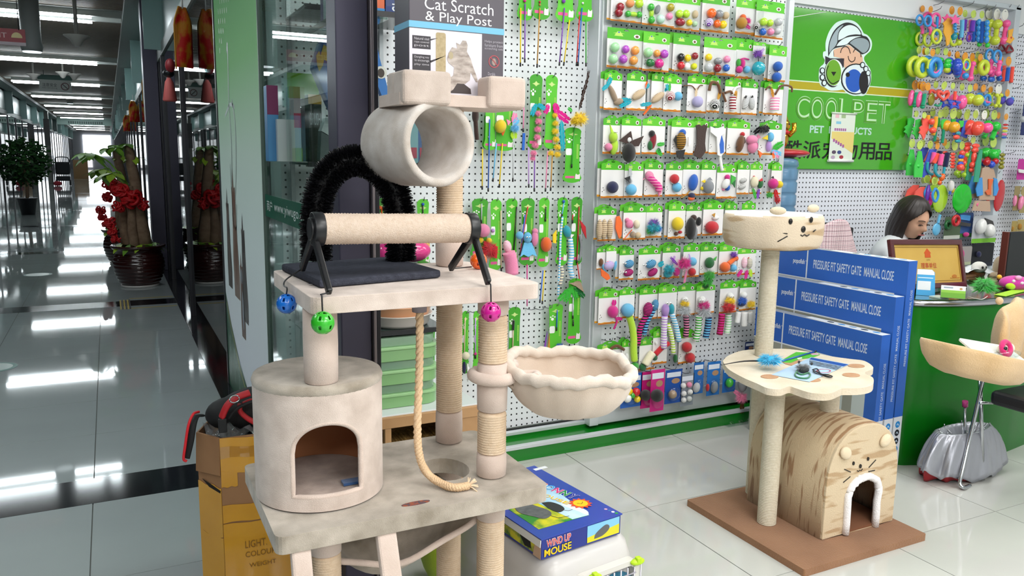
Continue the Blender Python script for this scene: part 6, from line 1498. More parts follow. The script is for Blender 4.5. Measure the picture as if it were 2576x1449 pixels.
LOGO[0] = layer('logo_outline', sm([(110, 650), (105, 540), (120, 450), (160, 340), (215, 250), (290, 175), (385, 140), (480, 132), (580, 155), (660, 220), (715, 310), (740, 355), (800, 385), (860, 460), (875, 545), (850, 640), (790, 700), (748, 745), (748, 800), (790, 870), (845, 950), (862, 1050), (850, 1180), (805, 1300), (745, 1385), (640, 1388), (560, 1388), (455, 1345), (400, 1290), (300, 1300), (180, 1300), (90, 1250), (20, 1210), (-5, 1100), (0, 960), (30, 900), (72, 865), (92, 800), (65, 740), (70, 665)]), 'd7efec', .0018)
layer('cap_line', sm([(150, 740), (150, 600), (175, 470), (230, 340), (310, 245), (420, 182), (520, 184), (620, 235), (690, 320), (712, 388), (785, 412), (832, 480), (842, 565), (805, 655), (720, 702), (690, 690), (600, 625), (490, 540), (400, 572), (270, 600), (200, 650)]), '16181c', .0026)
layer('cap_grey', sm([(166, 680), (166, 560), (200, 440), (260, 330), (330, 255), (400, 218), (335, 300), (303, 390), (298, 490), (265, 565), (200, 635)]), '9fb0b8', .0034)
layer('cap_front', sm([(312, 470), (322, 360), (372, 280), (455, 228), (540, 222), (632, 272), (688, 370), (600, 372), (480, 392), (380, 445)]), 'e2f4f5', .0034)
layer('cap_brim', sm([(284, 566), (330, 500), (420, 438), (540, 408), (690, 405), (600, 430), (515, 480), (460, 532), (400, 552)]), 'e2f4f5', .0034)
layer('cap_underside', sm([(502, 515), (560, 465), (640, 434), (740, 440), (808, 485), (826, 560), (790, 645), (722, 680), (640, 618)]), '93a3aa', .0034)
layer('face', sm([(240, 740), (236, 640), (290, 605), (400, 578), (490, 552), (600, 635), (690, 705), (715, 750), (705, 850), (560, 870), (430, 930), (405, 830), (400, 780)]), 'e2b79b', .0030)
layer('cheek', sm([(164, 742), (205, 660), (236, 640), (240, 745)]), 'e2f0ef', .0030)
for nm, p in (('eye_arc', [(350, 680), (372, 610), (425, 574), (482, 600), (515, 690)]), ('eye_arc', [(560, 672), (590, 622), (640, 632), (682, 690), (690, 750)]), ('smile', [(477, 730), (490, 792), (535, 828), (582, 800), (592, 745)])): line(nm, p, .0058, '33231d', .0038)
layer('animal_ears', [(100, 730), (180, 768), (275, 770), (412, 770), (405, 910), (330, 1000), (100, 860)], '2c2630', .0030)
def el(cx, cy, rx, ry): return ell(cx, cy, rx, ry, 28)
layer('ring_white', el(245, 1005, 150, 222), 'e6f3ee', .0036); layer('ring_black', el(225, 1020, 142, 228), '17181b', .0034)
layer('round_green', el(232, 1005, 126, 212), '6aa626', .0042)
layer('muzzle', [(192, 993), (278, 993), (235, 1064)], '15170f', .0048); line('smile', [(150, 890), (114, 1000), (140, 1115), (218, 1190), (322, 1138)], .006, '15170f', .0048)
layer('round_black', el(603, 1110, 246, 256), '14161a', .0038); layer('round_white', el(606, 1112, 228, 238), 'dceaf0', .0044)
layer('round_blue', el(570, 1140, 138, 190), '2259bb', .0050); layer('dark_oval', el(730, 1170, 76, 188), '1b191d', .0056); layer('eye', el(466, 1040, 34, 38), '101114', .0056)
for x, y in ((45, 972), (45, 1084), (76, 1178), (710, 880), (765, 945), (802, 1012)):
    layer('knuckle_line', el(x, y, 42, 52), '14161a', .0060); layer('knuckle', el(x, y, 28, 37), 'dcecef', .0066)
x0_, zq0 = sp(1998, 300); x1_ = sp(2236, 305)[0]; zq1 = sp(2000, 240)[1]
def spaced(word, xa, xb, z0, z1, d, c, bold, shr=1.0, nm='lettering'):
    n = len(word); W_ = (xb-xa)/n
    for i, ch in enumerate(word): obj(nm, letter(MB(), ch, fsn, xa+W_*i+W_*.06+(1-shr)*.006, z0+(1-shr)*.012, W_*.94*(.62 if ch in 'I' else 1)-(1-shr)*.03, (z1-z0)-(1-shr)*.05, d, bold=bold), paper(c), sg)
spaced('COOLPET', x0_, x1_, zq0, zq1, .0014, 'bfe6b8', .02, 1.0, 'letter_outline'); spaced('COOLPET', x0_, x1_, zq0, zq1, .0024, '4d9a22', -.018, .9, 'letter_fill')
xa, za = sp(2036, 334); xb = sp(2192, 334)[0]; zb_ = sp(2036, 315)[1]
m = letter(MB(), 'PET', fsn, xa, za, (xb-xa)*.22, zb_-za, .001, bold=.03); letter(m, 'PRODUCTS', fsn, xa+(xb-xa)*.30, za, (xb-xa)*.70, zb_-za, .001, bold=.03); obj('lettering', m, paper('b7dbd0'), sg)
cx0, cz0 = sp(1966, 398); cx1 = sp(2242, 398)[0]; cz1 = sp(1990, 352)[1]
spaced('酷派宠物用品', cx0, cx1, cz0, cz1, .001, '15161a', .012)
for x, z in ((sx0+.05, sz1-.05), (sx1-.02, sz1-.11), (sx1-.01, sz0+.1)): obj('fixing', MB().ball((x, SY-.004, z), (.008, .006, .008), 10, 7), CH, sg)
line_ = tag(obj('white_cable', MB().tube([at(1972, 47, Y=3.38), at(2078, 30, Y=3.40)], .0022, 6), paper('e9efe9')), 'thin white cable running from the card board end across the green sign', 'cable')
# hanging paper scroll on the sign
q = [sp(2093, 284), sp(2148, 284), sp(2148, 404), sp(2086, 404)]
px0, px1 = q[0][0]-.01, q[1][0]+.006; pz0, pz1 = q[3][1], q[0][1]
ps_ = thing('hanging_poster', ((px0+px1)/2, SY-.01, pz0), 'small white and yellow product poster hanging on the green sign', 'poster')
fpz = (V((0, SY-.009, 0)), V((1, 0, 0)), V((0, 0, 1)), V((0, -1, 0)))
obj('sheet', MB().prism(rect(px0, pz0, px1, pz1), fpz, 0, .001), mat('dde6da', .5), ps_)
obj('yellow_field', MB().prism([(px0+.01, pz0+.13), (px1, pz0+.045), (px1, pz0+.17), (px0+.01, pz0+.17)], fpz, .001, .0014), paper('e3cf7c'), ps_)
obj('roller', MB().tube([(px0-.006, SY-.012, pz0), (px1+.006, SY-.012, pz0)], .008, 10), paper('eef0ee'), ps_); obj('roller', MB().tube([(px0-.004, SY-.012, pz1), (px1+.004, SY-.012, pz1)], .005, 10), paper('dfe9dd'), ps_)
m = MB()
for k, (x, z, w_, h) in enumerate(((.03, .25, .03, .02), (.08, .25, .035, .02), (.04, .215, .04, .015))): m.prism(rect(px0+x, pz0+z, px0+x+w_, pz0+z+h), fpz, .0012, .0016, k % 3)
obj('poster_photo', m, [paper('e9b9c4'), paper('9fb98a'), paper('86c3dd')], ps_)
m = MB()
for k in range(5): m.prism(rect(px0+.025+.02*k, pz0+.11-.008*k, px0+.04+.02*k, pz0+.128-.008*k), fpz, .0014, .0018)
for k in range(6): m.prism(rect(px0+.03+.017*k, pz0+.175, px0+.042+.017*k, pz0+.19), fpz, .0012, .0016)
obj('poster_text', m, paper('a35c9c'), ps_)
for x, z, c in ((.04, .05, '5a4a60'), (.085, .05, '3c4c86'), (.105, .022, 'a83444'), (.035, .02, 'b59fb8')): obj('poster_figure', MB().prism(ell(px0+x, pz0+z, .018, .011, 10), fpz, .0012, .0016), paper(c), ps_)
# ================================================================== dog toys on the right of the sign
GD = 'dog toys on the back wall board'
DN = [0]
def dog(desc, x, y, spec, tagc=None, Y=3.37):
    p = at(x, y, Y=Y); t = thing('dog_toy', (p.x, Y, p.z), desc, 'dog toy', GD)
    toy(spec, t, Y)
    if tagc:
        for o in [tagc]:
            tx, ty, r_, c = o; s = pxm(Y, tx, ty); q = at(tx, ty, Y=Y-.005)
            obj('hang_tag', MB().prism(ell(q.x, q.z, r_/s, r_*1.02/s, 18), (V((0, q.y, 0)), V((1, 0, 0)), V((0, 0, 1)), V((0, -1, 0))), 0, .0016, holes=[ell(q.x, q.z+r_*.6/s, r_*.3/s, r_*.1/s, 8)]), mat(c, .3, coat=.3), t)
    hp_ = tagc[:2] if tagc else (x, y-12)
    q = at(hp_[0], hp_[1]-9, Y=3.45); hook(q.x, q.z, 3.45, wb)
    if tagc or DN[0] % 2:
        c = copy_tree(t); c.location = V(t.location)+V((-.014, .045, .010)); c['label'] = 'spare '+desc.replace(' on the dog toy board', '')+', hanging behind its twin'; BASE[c.name] = V(c.location)
    return t
CL.update(CO='ff5a4a', LM='cfe040', HP='ff5fa8', SB='3a9be6', VI='6a35b5', GN='2fd044', TE='1aa07a', AM='f5b02a', TN='c6a68c', OV='8f8a28', CB='2f52d0')
LT, WT, AT = 'c5dd62', 'eef0e6', 'e79a28'
for d, x, y, spec, tg in (
 ('pink ring chew over a blue teether', 2354, 50, 'r 2354 50 15 3.5 HP;T 3.5 SB 2358 42 2357 66 2357 84;o 2357 84 5 SB', (2341, 24, 8, AT)),
 ('blue ring with pink links at the board edge', 2334, 53, 'r 2334 53 12 3 SB;T 4 HP 2338 68 2341 78 2340 88', None),
 ('lime open ring in front', 2356, 92, 'r 2356 92 16 3.6 LM;o 2354 98 4 AM', None),
 ('lime crescent ring behind the open ring', 2334, 100, 'r 2335 100 15 3.4 LM', None),
 ('yellow seahorse chew', 2384, 70, 'q AM 2384 45 2392 50 2396 58 2394 72 2400 80 2390 90 2386 112 2380 116 2378 96 2372 82 2374 66 2370 58 2376 54;o 2383 56 3 W', None),
 ('pink star ring with blue spiral', 2402, 48, 'q HP 2402 37 2406 44 2415 45 2409 52 2412 61 2402 57 2393 61 2396 52 2389 45 2398 44;E 2402 56 5 4 0 SB;E 2403 64 5 4 0 SB;E 2403 72 5 4 0 SB;E 2404 80 5 4 0 SB', (2415, 28, 10, AT)),
 ('lime crescent around a teal ball', 2400, 96, 'O 2399 92 9 T;r 2400 98 15 4 LM;O 2412 107 8 LM', None),
 ('translucent blue stick', 2419, 70, 'T 5 LB 2421 50 2420 75 2418 95', None),
 ('purple pacifier chew', 2445, 70, 'T 6 VI 2448 52 2446 66 2445 80;E 2440 83 12 3 0 VI;r 2438 95 9 2 VI', (2448, 36, 9, LT)),
 ('tall pink bar', 2461, 78, 'T 4 HP 2462 52 2461 80 2460 104', None),
 ('smooth blue bar', 2471, 80, 'T 5 B 2472 54 2471 80 2469 108', (2470, 37, 9, LT)),
 ('knobbly blue bar with green end', 2482, 82, 'E 2483 58 6 8 0 SB;E 2483 72 6 8 0 SB;E 2482 86 6 8 0 SB;E 2482 100 6 9 0 SB;O 2484 114 6 GN', None),
 ('lime dumbbell under a white tag', 2507, 80, 'O 2509 61 12 LM;O 2503 102 12 LM;T 6 LM 2508 66 2506 82 2504 98', (2508, 36, 13, WT)),
 ('pink dumbbell under a white tag', 2528, 82, 'O 2532 60 10 HP;O 2525 102 10 HP;T 5.5 HP 2531 66 2528 82 2526 97', (2528, 37, 13, WT)),
 ('amber starfish chew beside the upright', 2540, 94, 'q AM 2536 76 2548 72 2544 90 2550 98 2540 110 2530 106 2536 92;o 2540 95 5 R', None),
 ('crimson triangle ring low in the first row', 2538, 122, 'T 2.5 DR 2530 130 2538 114 2548 128 2532 132', None),
 ('thick lime ribbed ring', 2318, 170, 'r 2320 170 20 7 LM', (2332, 129, 9, LT)),
 ('large blue ring with lime and pink quarters', 2352, 170, 'r 2352 170 20 7 SB;q LM 2333 152 2346 146 2350 156 2342 162 2339 176 2331 172;q HP 2340 178 2352 182 2364 172 2370 178 2358 190 2344 188', (2346, 132, 9, AT)),
 ('bright green ridged ball', 2384, 164, 'E 2385 155 11 8 0 GN;E 2384 165 12 9 0 GN;E 2383 176 11 8 0 LM', (2379, 130, 9, LT)),
 ('blue ribbed football', 2408, 168, 'E 2408 158 11 11 0 CB;E 2408 168 13 16 0 CB;E 2408 180 11 11 0 CB', (2408, 138, 7, AT)),
 ('blue pacifier with yellow ring', 2430, 172, 'r 2430 165 9 2.2 SB;E 2429 176 10 3 0 SB;O 2429 191 8 SB;r 2431 163 13 3 LM', (2428, 142, 10, AT)),
 ('magenta dumbbell in row two', 2444, 180, 'O 2448 161 7 HP;O 2441 197 8 HP;T 4.5 HP 2447 164 2444 180 2442 194', (2446, 146, 9, AT)),
 ('lime tyre ring', 2475, 170, 'r 2475 170 14 6.5 LM', (2466, 145, 9, AT)),
 ('blue loop over a pink dumbbell', 2511, 160, 'r 2509 142 14 3.2 SB;O 2514 158 7 HP;O 2511 184 8 HP;T 5 HP 2514 162 2512 174 2511 182', None),
 ('pink ridged barrel', 2497, 180, 'E 2499 172 8 6 0 HP;E 2497 180 9 6 0 HP;E 2495 188 9 6 0 HP', (2479, 140, 8, LT)),
 ('navy ridged barrel below the pink one', 2495, 202, 'E 2494 200 11 7 0 B;O 2514 197 7 B', None),
 ('blue ribbed stick near the upright', 2535, 184, 'T 5 B 2537 170 2535 186 2533 204', (2537, 154, 11, AT)),
 ('dull red stick near the upright', 2545, 186, 'T 5 CO 2547 168 2545 186 2543 208', None),
 ('pink capsule at the left board edge', 2311, 250, 'E 2312 250 8 20 6 HP', (2322, 217, 12, AT)),
 ('orange and teal dumbbell', 2324, 252, 'T 5 TE 2326 236 2324 252 2321 266;O 2321 268 6 TE', (2334, 218, 10, AT)),
 ('olive oval disc', 2343, 250, 'D 2343 250 12 16 0 OV', None),
 ('coral heart ring', 2373, 240, 'T 3.4 CO 2373 252 2361 240 2360 232 2367 231 2372 236 2380 231 2386 234 2384 243 2373 252;T 3 TE 2352 264 2362 266 2368 258', (2374, 216, 9, LT)),
 ('blue star ring on a coral pin', 2401, 258, 'T 2.6 CB 2401 248 2405 256 2415 257 2408 263 2411 272 2401 267 2391 272 2394 263 2387 257 2397 256 2401 248;T 4 CO 2403 230 2402 242 2401 252', (2397, 216, 8, LT)),
 ('hot pink egg ball', 2418, 258, 'E 2419 257 13 18 0 HP', None),
 ('pale green capsule', 2440, 250, 'E 2440 250 6 13 0 MT', (2440, 222, 9, LT)),
 ('clear lime ball', 2460, 252, 'O 2460 252 14 LM', (2474, 222, 9, AT)),
 ('striped rope ring', 2482, 252, 'r 2483 252 12 4 SB;T 3 HP 2472 248 2480 256 2492 258', (2492, 226, 8, AT)),
 ('yellow bone under a white tag', 2512, 252, 'O 2508 240 5 LM;O 2519 240 5 LM;O 2505 266 5 LM;O 2515 266 5 LM;T 5 LM 2513 242 2512 252 2510 264', (2512, 224, 13, WT)),
 ('purple and blue rope end by the upright', 2538, 256, 'E 2540 256 9 10 0 P B;o 2545 250 6 SB', (2534, 234, 9, AT)),
 ('bright green pine leaf chew', 2306, 326, 'q GN 2303 302 2312 299 2319 303 2317 315 2313 318 2318 326 2311 334 2309 344 2304 351 2299 340 2292 336 2297 330 2293 324 2302 318', None),
 ('coral pine leaf chew', 2324, 326, 'q CO 2319 302 2328 298 2336 302 2334 316 2334 318 2336 327 2328 333 2326 345 2321 352 2317 340 2310 334 2314 328 2311 321 2319 316', None),
 ('coral gourd on an amber bar', 2347, 318, 'E 2344 306 7 8 0 CO;E 2347 328 10 8 0 CO;T 5 AM 2355 293 2353 315 2347 340', (2325, 290, 8, LT)),
 ('green frog chew', 2376, 308, 'q GN 2368 302 2374 299 2382 301 2384 310 2380 324 2374 318 2368 324 2366 312;T 4 TE 2374 322 2372 345 2370 360', (2366, 286, 10, LT)),
 ('yellow smiling ball', 2400, 320, 'O 2400 320 14 AM;o 2396 316 3 P;T 1 P 2394 326 2400 329 2406 325', (2398, 286, 13, LT)),
 ('coral and blue stacked rings', 2406, 346, 'E 2410 335 10 5 0 T;E 2406 345 11 6 0 CO;E 2410 355 11 5 0 T', None),
 ('blue and green fish slab', 2428, 322, 'q CB 2424 304 2440 302 2436 330 2430 348 2416 342 2420 322;q GN 2410 303 2422 304 2420 318 2412 322', (2432, 290, 11, LT)),
 ('coral baseball with a red wing', 2456, 324, 'E 2458 323 16 18 0 CO;q R 2444 310 2446 340 2426 338 2436 322', (2454, 288, 10, LT)),
 ('hot pink ball beside the coral ball', 2484, 322, 'O 2484 322 13 HP', (2476, 289, 11, WT)),
 ('green bone ball stack', 2502, 326, 'O 2505 318 12 GN;T 6 GN 2503 328 2499 340 2494 350', (2501, 289, 12, LT)),
 ('striped rope stack beside the upright', 2528, 332, 'E 2530 314 11 3 0 R;E 2529 322 11 3 0 O;E 2528 330 11 3 0 LM;E 2527 338 11 3 0 HP;E 2526 346 11 3 0 B', (2531, 294, 8, AT)),
 ('green bottle chew', 2307, 414, 'q GN 2309 380 2317 380 2320 404 2321 420 2318 446 2298 446 2299 420 2304 402;O 2308 418 6 GN', (2314, 365, 11, LT)),
 ('tall blue cone chew', 2335, 412, 'q CB 2338 376 2356 375 2340 412 2332 446 2318 446 2326 410;T 1 SB 2330 410 2338 414', (2340, 364, 10, LT)),
 ('coral carrot stick', 2354, 400, 'T 6 CO 2360 388 2354 400 2348 412', (2358, 368, 8, AT)),
 ('pink stick over a teal half ring', 2366, 402, 'T 6 HP 2370 388 2367 402 2364 416;T 3.5 T 2354 412 2352 430 2360 442 2372 440 2376 420', None),
 ('navy spiral stick', 2381, 402, 'T 6 N 2384 384 2381 402 2378 420', (2376, 358, 9, AT)),
 ('coral spring chew', 2397, 404, 'E 2397 388 9 4 0 CO;E 2397 396 9 4 0 CO;E 2397 404 9 4 0 CO;E 2397 412 9 4 0 CO;E 2396 420 8 4 0 CO', (2402, 368, 11, LT)),
 ('blue, amber and coral ball tower', 2417, 404, 'O 2420 385 7 CO;E 2418 394 10 6 0 CB;E 2417 403 10 5 0 AM;E 2416 412 10 6 0 CB;O 2416 421 9 CO', None),
 ('olive long bone', 2434, 420, 'O 2440 388 7 LG;O 2434 390 6 LG;T 6 LG 2440 392 2436 415 2430 440;O 2434 414 8 LG;O 2426 440 7 LG;O 2432 446 7 LG', (2420, 366, 10, LT)),
 ('coral hourglass chew', 2451, 400, 'E 2455 367 14 6 0 CO;E 2453 378 11 7 0 CO;E 2450 396 7 14 0 CO;E 2446 415 8 8 0 CO;E 2444 428 9 6 0 CO', (2448, 352, 9, LT)),
 ('teal knife-shaped chew', 2460, 418, 'q TE 2464 376 2470 378 2466 420 2460 458 2448 458 2454 410', None),
 ('green tangled knot ball', 2500, 388, 'O 2500 388 13 GN;O 2490 384 6 GN;O 2510 382 7 GN;O 2494 397 6 GN;O 2508 396 6 GN;O 2475 384 5 GN', (2499, 358, 13, LT)),
 ('red and blue knot below the green ball', 2490, 412, 'O 2482 408 9 R;O 2494 414 9 CB;O 2504 406 8 R', None),
 ('dull olive spring by the upright', 2520, 408, 'E 2522 390 9 5 0 OV;E 2521 400 9 5 0 OV;E 2520 410 9 5 0 OV;E 2519 420 9 6 0 OV', None),
 ('coral cone disc', 2312, 490, 'q CO 2296 500 2302 482 2316 470 2330 470 2326 492 2318 505', None),
 ('violet flying disc seen edge on', 2334, 486, 'D 2334 486 6 22 4 VI;D 2342 500 7 18 2 M', None),
 ('turquoise oval ring', 2353, 490, 'T 3 SB 2353 474 2359 482 2360 494 2354 507 2348 502 2346 488 2353 474', (2350, 455, 10, LT)),
 ('lime flying disc behind the swirl disc', 2366, 500, 'D 2366 500 28 35 8 LG', (2342, 457, 9, LT)),
 ('tan card with two blue wings and an orange bone', 2482, 460, 'q TN 2470 424 2478 420 2488 420 2498 426 2504 450 2500 503 2462 503 2460 470;q SB 2461 448 2468 446 2470 490 2456 494 2452 476;q SB 2496 447 2504 450 2508 476 2502 492 2496 492;q O 2482 450 2494 450 2488 468 2488 490 2478 490 2474 482 2482 476', None),
 ('tan card under the winged one', 2468, 520, 'q TN 2452 505 2488 505 2490 532 2444 530;q HP 2454 514 2459 510 2456 519', None),
 ('coral flying disc half behind the upright', 2514, 492, 'D 2514 492 20 40 6 R', None),
 ('white and orange squeaky figure', 2394, 470, 'e 2392 468 8 14 0 W;e 2396 478 5 8 0 Y;q B 2388 478 2394 476 2390 490 2386 488', None),
 ('orange squeaky drumstick', 2366, 454, 'E 2370 446 7 10 20 O;E 2364 460 5 6 0 O', (2353, 455, 10, LT)),
 ):
    dog(d+' on the dog toy board' if len(d.split()) < 10 else d, x, y, spec, tg, 3.38-.03*(DN[0] % 3)); DN[0] += 1
# big green swirl disc with modelled grooves
c = at(2420, 500, Y=3.33); R_ = 37/pxm(3.33, 2420, 500)
t = thing('flying_disc', (c.x, 3.33, c.z-R_), 'large bright green flying disc with a swirl pattern on the dog toy board', 'dog toy', GD)
obj('disc', MB().grid(lambda u, v: c+V((R_*u*math.cos(2*PI*v), -.012*(1-u**4)-.004*(.5+.5*math.sin(12*PI*v/1+9*u))*u*(u < .95), R_*u*math.sin(2*PI*v))), 18, 90, wrap=True), mat('1fbf2c', .35), t, shell=.003)
# grooming tools and packs lower on the board
def pack(x0, y0, x1, y1, Y, lab, name, col, spec, sheet, cat='pet product'):
    A = at(x0, y1, Y=Y); B_ = at(x1, y1, Y=Y); z1 = at((x0+x1)/2, y0, Y=Y).z
    t = thing(name, ((A.x+B_.x)/2, Y, A.z), lab, cat); fr = frame((A.x, Y, A.z), (1, 0, 0), (0, 0, 1)); wd = B_.x-A.x; h = z1-A.z
    obj('backing_card', MB().prism(rrect(0, 0, wd, h, min(wd, h)*.1), fr, 0, .003), paper(col), t); obj('base_strip', MB().prism(rect(0, 0, wd, h*.16), fr, .003, .0036), paper(sheet), t)
    toy(spec, t, Y); return t
pack(2442, 542, 2502, 612, 3.34, 'clear pack with a white and grey clipper on the wall', 'clipper_pack', 'c9ccd2', 'E 2468 570 13 20 10 W;E 2490 580 13 17 -10 W;E 2491 581 8 12 -10 GY;q BK 2476 548 2496 556 2500 570 2480 560', '7cc52e')
pack(2372, 545, 2412, 602, 3.36, 'olive tool set card behind the certificate', 'tool_card', '51664a', 'r 2385 566 9 4 DG', 'cfd3ca')
pack(2398, 535, 2442, 598, 3.37, 'blue and pink comb card behind the certificate', 'comb_card', '3f5f9c', 'e 2430 590 10 6 0 M;q SB 2414 540 2440 542 2438 555 2416 552;q BK 2404 556 2440 562 2438 570 2406 566', '3d7a3a')
t = thing('brush_toy', at(2356, 592, Y=3.375), 'pale turquoise round brush hanging beside the assistant', 'brush'); toy('D 2356 577 15 16 0 LB;T 3.5 LB 2360 562 2362 552 2365 540', t, 3.375)
p = at(2365, 538, Y=3.45); hook(p.x, p.z, 3.45, wb)
t = thing('red_ring', at(2405, 570, Y=3.31), 'red fuzzy ring brush hanging above the olive card', 'brush'); toy('r 2405 555 11 4.5 R', t, 3.31)
pack(2402, 620, 2440, 668, 3.35, 'clear bag with a pink plush above the counter', 'plush_pack', 'a8a2a0', 'e 2416 640 9 14 0 M;e 2408 658 8 12 0 CR', 'b9c2a0')
pack(2440, 612, 2494, 672, 3.36, 'black fabric bag hanging above the round doll', 'black_pack', '15171f', 'e 2462 640 6 8 0 N', '1d2130')
for k, (x0, y0, x1, y1, lab, c, sp_) in enumerate(((2546, 468, 2560, 530, 'tan card with a pink trimmer beyond the upright', '9a8a5e', 'E 2553 505 5 14 0 PK'), (2562, 470, 2590, 536, 'tan card with a pale pink trimmer at the picture edge', 'ab9a66', 'E 2568 510 7 18 8 PK;o 2566 492 4 S'), (2542, 556, 2554, 590, 'tan paper tag low beyond the upright', 'b09a58', 'e 2548 575 3 6 0 GO'), (2556, 552, 2590, 585, 'larger tan paper tag above the dark monitor', 'b8a468', 'e 2566 570 5 8 0 GO'), (2556, 400, 2590, 452, 'magenta bag with a white strap beyond the upright', 'c8309c', 'q W 2560 425 2580 428 2578 436 2562 434'), (2566, 250, 2592, 340, 'dark blue pouch beyond the upright', '26326a', 'O 2574 300 8 S'))):
    pack(x0, y0, x1, y1, 3.36, lab, 'hanging_pack', c, sp_, c)
# ================================================================== water dispenser, red cushion and golden cat
wc0 = V((3.285, 3.29, 0)); 
wd_ = thing('water_dispenser', wc0, 'water dispenser with an upturned blue bottle behind the card board end', 'water dispenser')
obj('cabinet', MB().box((wc0.x-.13, wc0.y-.12, 0), (wc0.x+.13, wc0.y+.14, .92)), mat('e3e6e8', .35), wd_, bev=.02, seg=3)
zt0 = at(1985, 398, Y=3.29).z
prof = [(.03, .92), (.04, .97), (.10, 1.03), (.112, 1.06)]
z = 1.06
while z < zt0-.06:
    prof += [(.112, z), (.112, z+.045), (.104, z+.055), (.112, z+.065)]; z += .07
prof += [(.112, zt0-.025), (.104, zt0-.008), (.085, zt0)]
m_, nt, b = nodes('water_blue'); b.inputs['Base Color'].default_value = lin('86b6dd'); b.inputs['Roughness'].default_value = .12; b.inputs['Transmission Weight'].default_value = .55; b.inputs['IOR'].default_value = 1.33
obj('bottle', MB().lathe(prof, wc0, 36), m_, wd_)
cu = V((wc0.x+.045, wc0.y-.02, zt0+.001))
tag(obj('red_cushion', MB().ball(cu+V((0, 0, .026)), (.14, .10, .026), 20, 10), mat('b81a2a', .3, coat=.4)), 'shiny red and silver cushion under the golden cat', 'cushion')
g0 = V((at(1962, 372, Y=3.26).x, 3.27, zt0+.05)); GOLD = mat('d9a93a', .16, .95)
lc_ = thing('lucky_cat', g0, 'golden beckoning cat figurine with a red scarf on a red cushion', 'figurine')
obj('body', MB().ball(g0+V((0, 0, .05)), (.055, .045, .055), 18, 12), GOLD, lc_); obj('head', MB().ball(g0+V((0, -.005, .125)), (.055, .045, .045), 18, 12), GOLD, lc_)
for s_ in (-1, 1): obj('ear', MB().lathe([(.018, 0), (.011, .018), (.001, .034)], g0+V((s_*.032, 0, .155)), 10), mat('b8402a', .2, .7) if s_ < 0 else GOLD, lc_)
obj('arm', MB().tube([g0+V((.045, -.02, .07)), g0+V((.075, -.03, .1)), g0+V((.07, -.03, .14))], .014, 10), GOLD, lc_); obj('scarf', MB().torus(g0+V((0, -.002, .087)), .040, .011, (0, 0, 1), 24, 8), mat('c21f28', .4), lc_)
for s_ in (-1, 1): obj('eye', MB().ball(g0+V((s_*.02, -.046, .13)), (.008, .004, .005), 8, 6), BLK, lc_)
# ================================================================== shelf unit and goods behind the shop glass
GS = glass((.80, .92, .88), 'shelf_glass'); BKT = mat('17181c', .4)
su = thing('shelf_unit', (.84, 3.02, 0), 'black-edged shelving with glass shelves behind the shop window', 'shelving')
for z, x1 in ((.69, 1.16), (.935, 1.13), (1.325, 1.12), (1.765, 1.05), (1.86, 1.06)):
    if z == 1.765: obj('shelf', MB().box((.63, 2.40, z-.006), (.78, 2.725, z)), GS, su); obj('shelf_edge', MB().box((.626, 2.40, z-.012), (.634, 2.84, z+.004)), BKT, su); continue
    obj('shelf', MB().box((.63, 2.86, z-.008), (x1, 3.18, z)), mat('3d4a48', .2), su); obj('shelf_edge', MB().box((.63, 2.85, z-.014), (x1, 2.862, z+.004)), BKT, su)
for x in (.64, 1.0): obj('upright', MB().box((x-.008, 3.165, .42), (x+.008, 3.182, 2.3)), mat('8d9396', .3, .8), su)
def goods(name, x0, x1, y, z0, z1, c, lab, dz=.09, cap=None, txt=None, tc='e9eef2', cat='box', rot=0):
    t = thing(name, ((x0+x1)/2, y, z0), lab, cat)
    o = obj('carton', MB().box((x0, y, z0+.001), (x1, y+dz, z1)), mat(c, .4), t, bev=.002)
    fr = frame((x0, y, z0), (1, 0, 0), (0, 0, 1)); w_ = x1-x0; h = z1-z0
    if cap:
        f0, f1, cc = cap; obj('colour_panel', MB().prism(rect(0, h*f0, w_, h*f1), fr, .0004, .001), paper(cc), t)
    if txt:
        m = MB()
        if rot: letter(m, txt, (fr[0]+fr[1]*w_, fr[2], -fr[1], fr[3]), h*.1, w_*.25, h*.8, w_*.5, .0014)
        else: letter(m, txt, fr, w_*.12, h*.55, w_*.76, h*.18, .0014)
        obj('lettering', m, paper(tc), t)
    if rot: t.rotation_euler.z = 0
    return t
def gz(px, py, Y): return at(px, py, Y=Y)
# eye-level shelf seen through the glass: placed along the pane
for nm, x0, x1, y0p, y1p, Y, c, cap, txt, lab in (
 ('white_carton', 700, 730, 300, 404, 2.95, 'aeb6b8', None, None, 'plain grey white carton on the glass shelf'),
 ('display_stand', 676, 704, 215, 402, 2.98, '3f7fb0', (.62, 1, '6d2350'), None, 'slim blue display stand with a maroon top on the glass shelf'),
 ('green_carton', 728, 806, 185, 403, 3.0, 'c8d0ce', (.72, 1, '7fae2a'), None, 'tall white carton with a lime top on the glass shelf'),
 ('tool_carton', 779, 812, 238, 403, 2.93, '3a4038', (.86, 1, 'd9a83a'), 'BRUSH', 'dark tool carton with a yellow head strip on the glass shelf'),
 ('slim_carton', 742, 760, 250, 403, 2.9, 'b8c2be', (.55, .78, 'b8232f'), None, 'slim pale carton with a red print on the glass shelf'),
 ('lime_pack', 744, 762, 372, 404, 2.885, '8fae2e', None, None, 'small lime pack in front of the slim carton')):
    P = gz(x0, y1p, Y); Q = gz(x1, y1p, Y); Z1 = gz((x0+x1)/2, y0p, Y).z
    goods(nm, P.x, Q.x, Y, 1.327, Z1, c, lab, .06, cap, txt)
P = gz(838, 405, 2.92); t = thing('dog_cutout', (P.x, 2.92, 1.327), 'blue and orange cut-out display on the glass shelf beside the pillar', 'display'); 
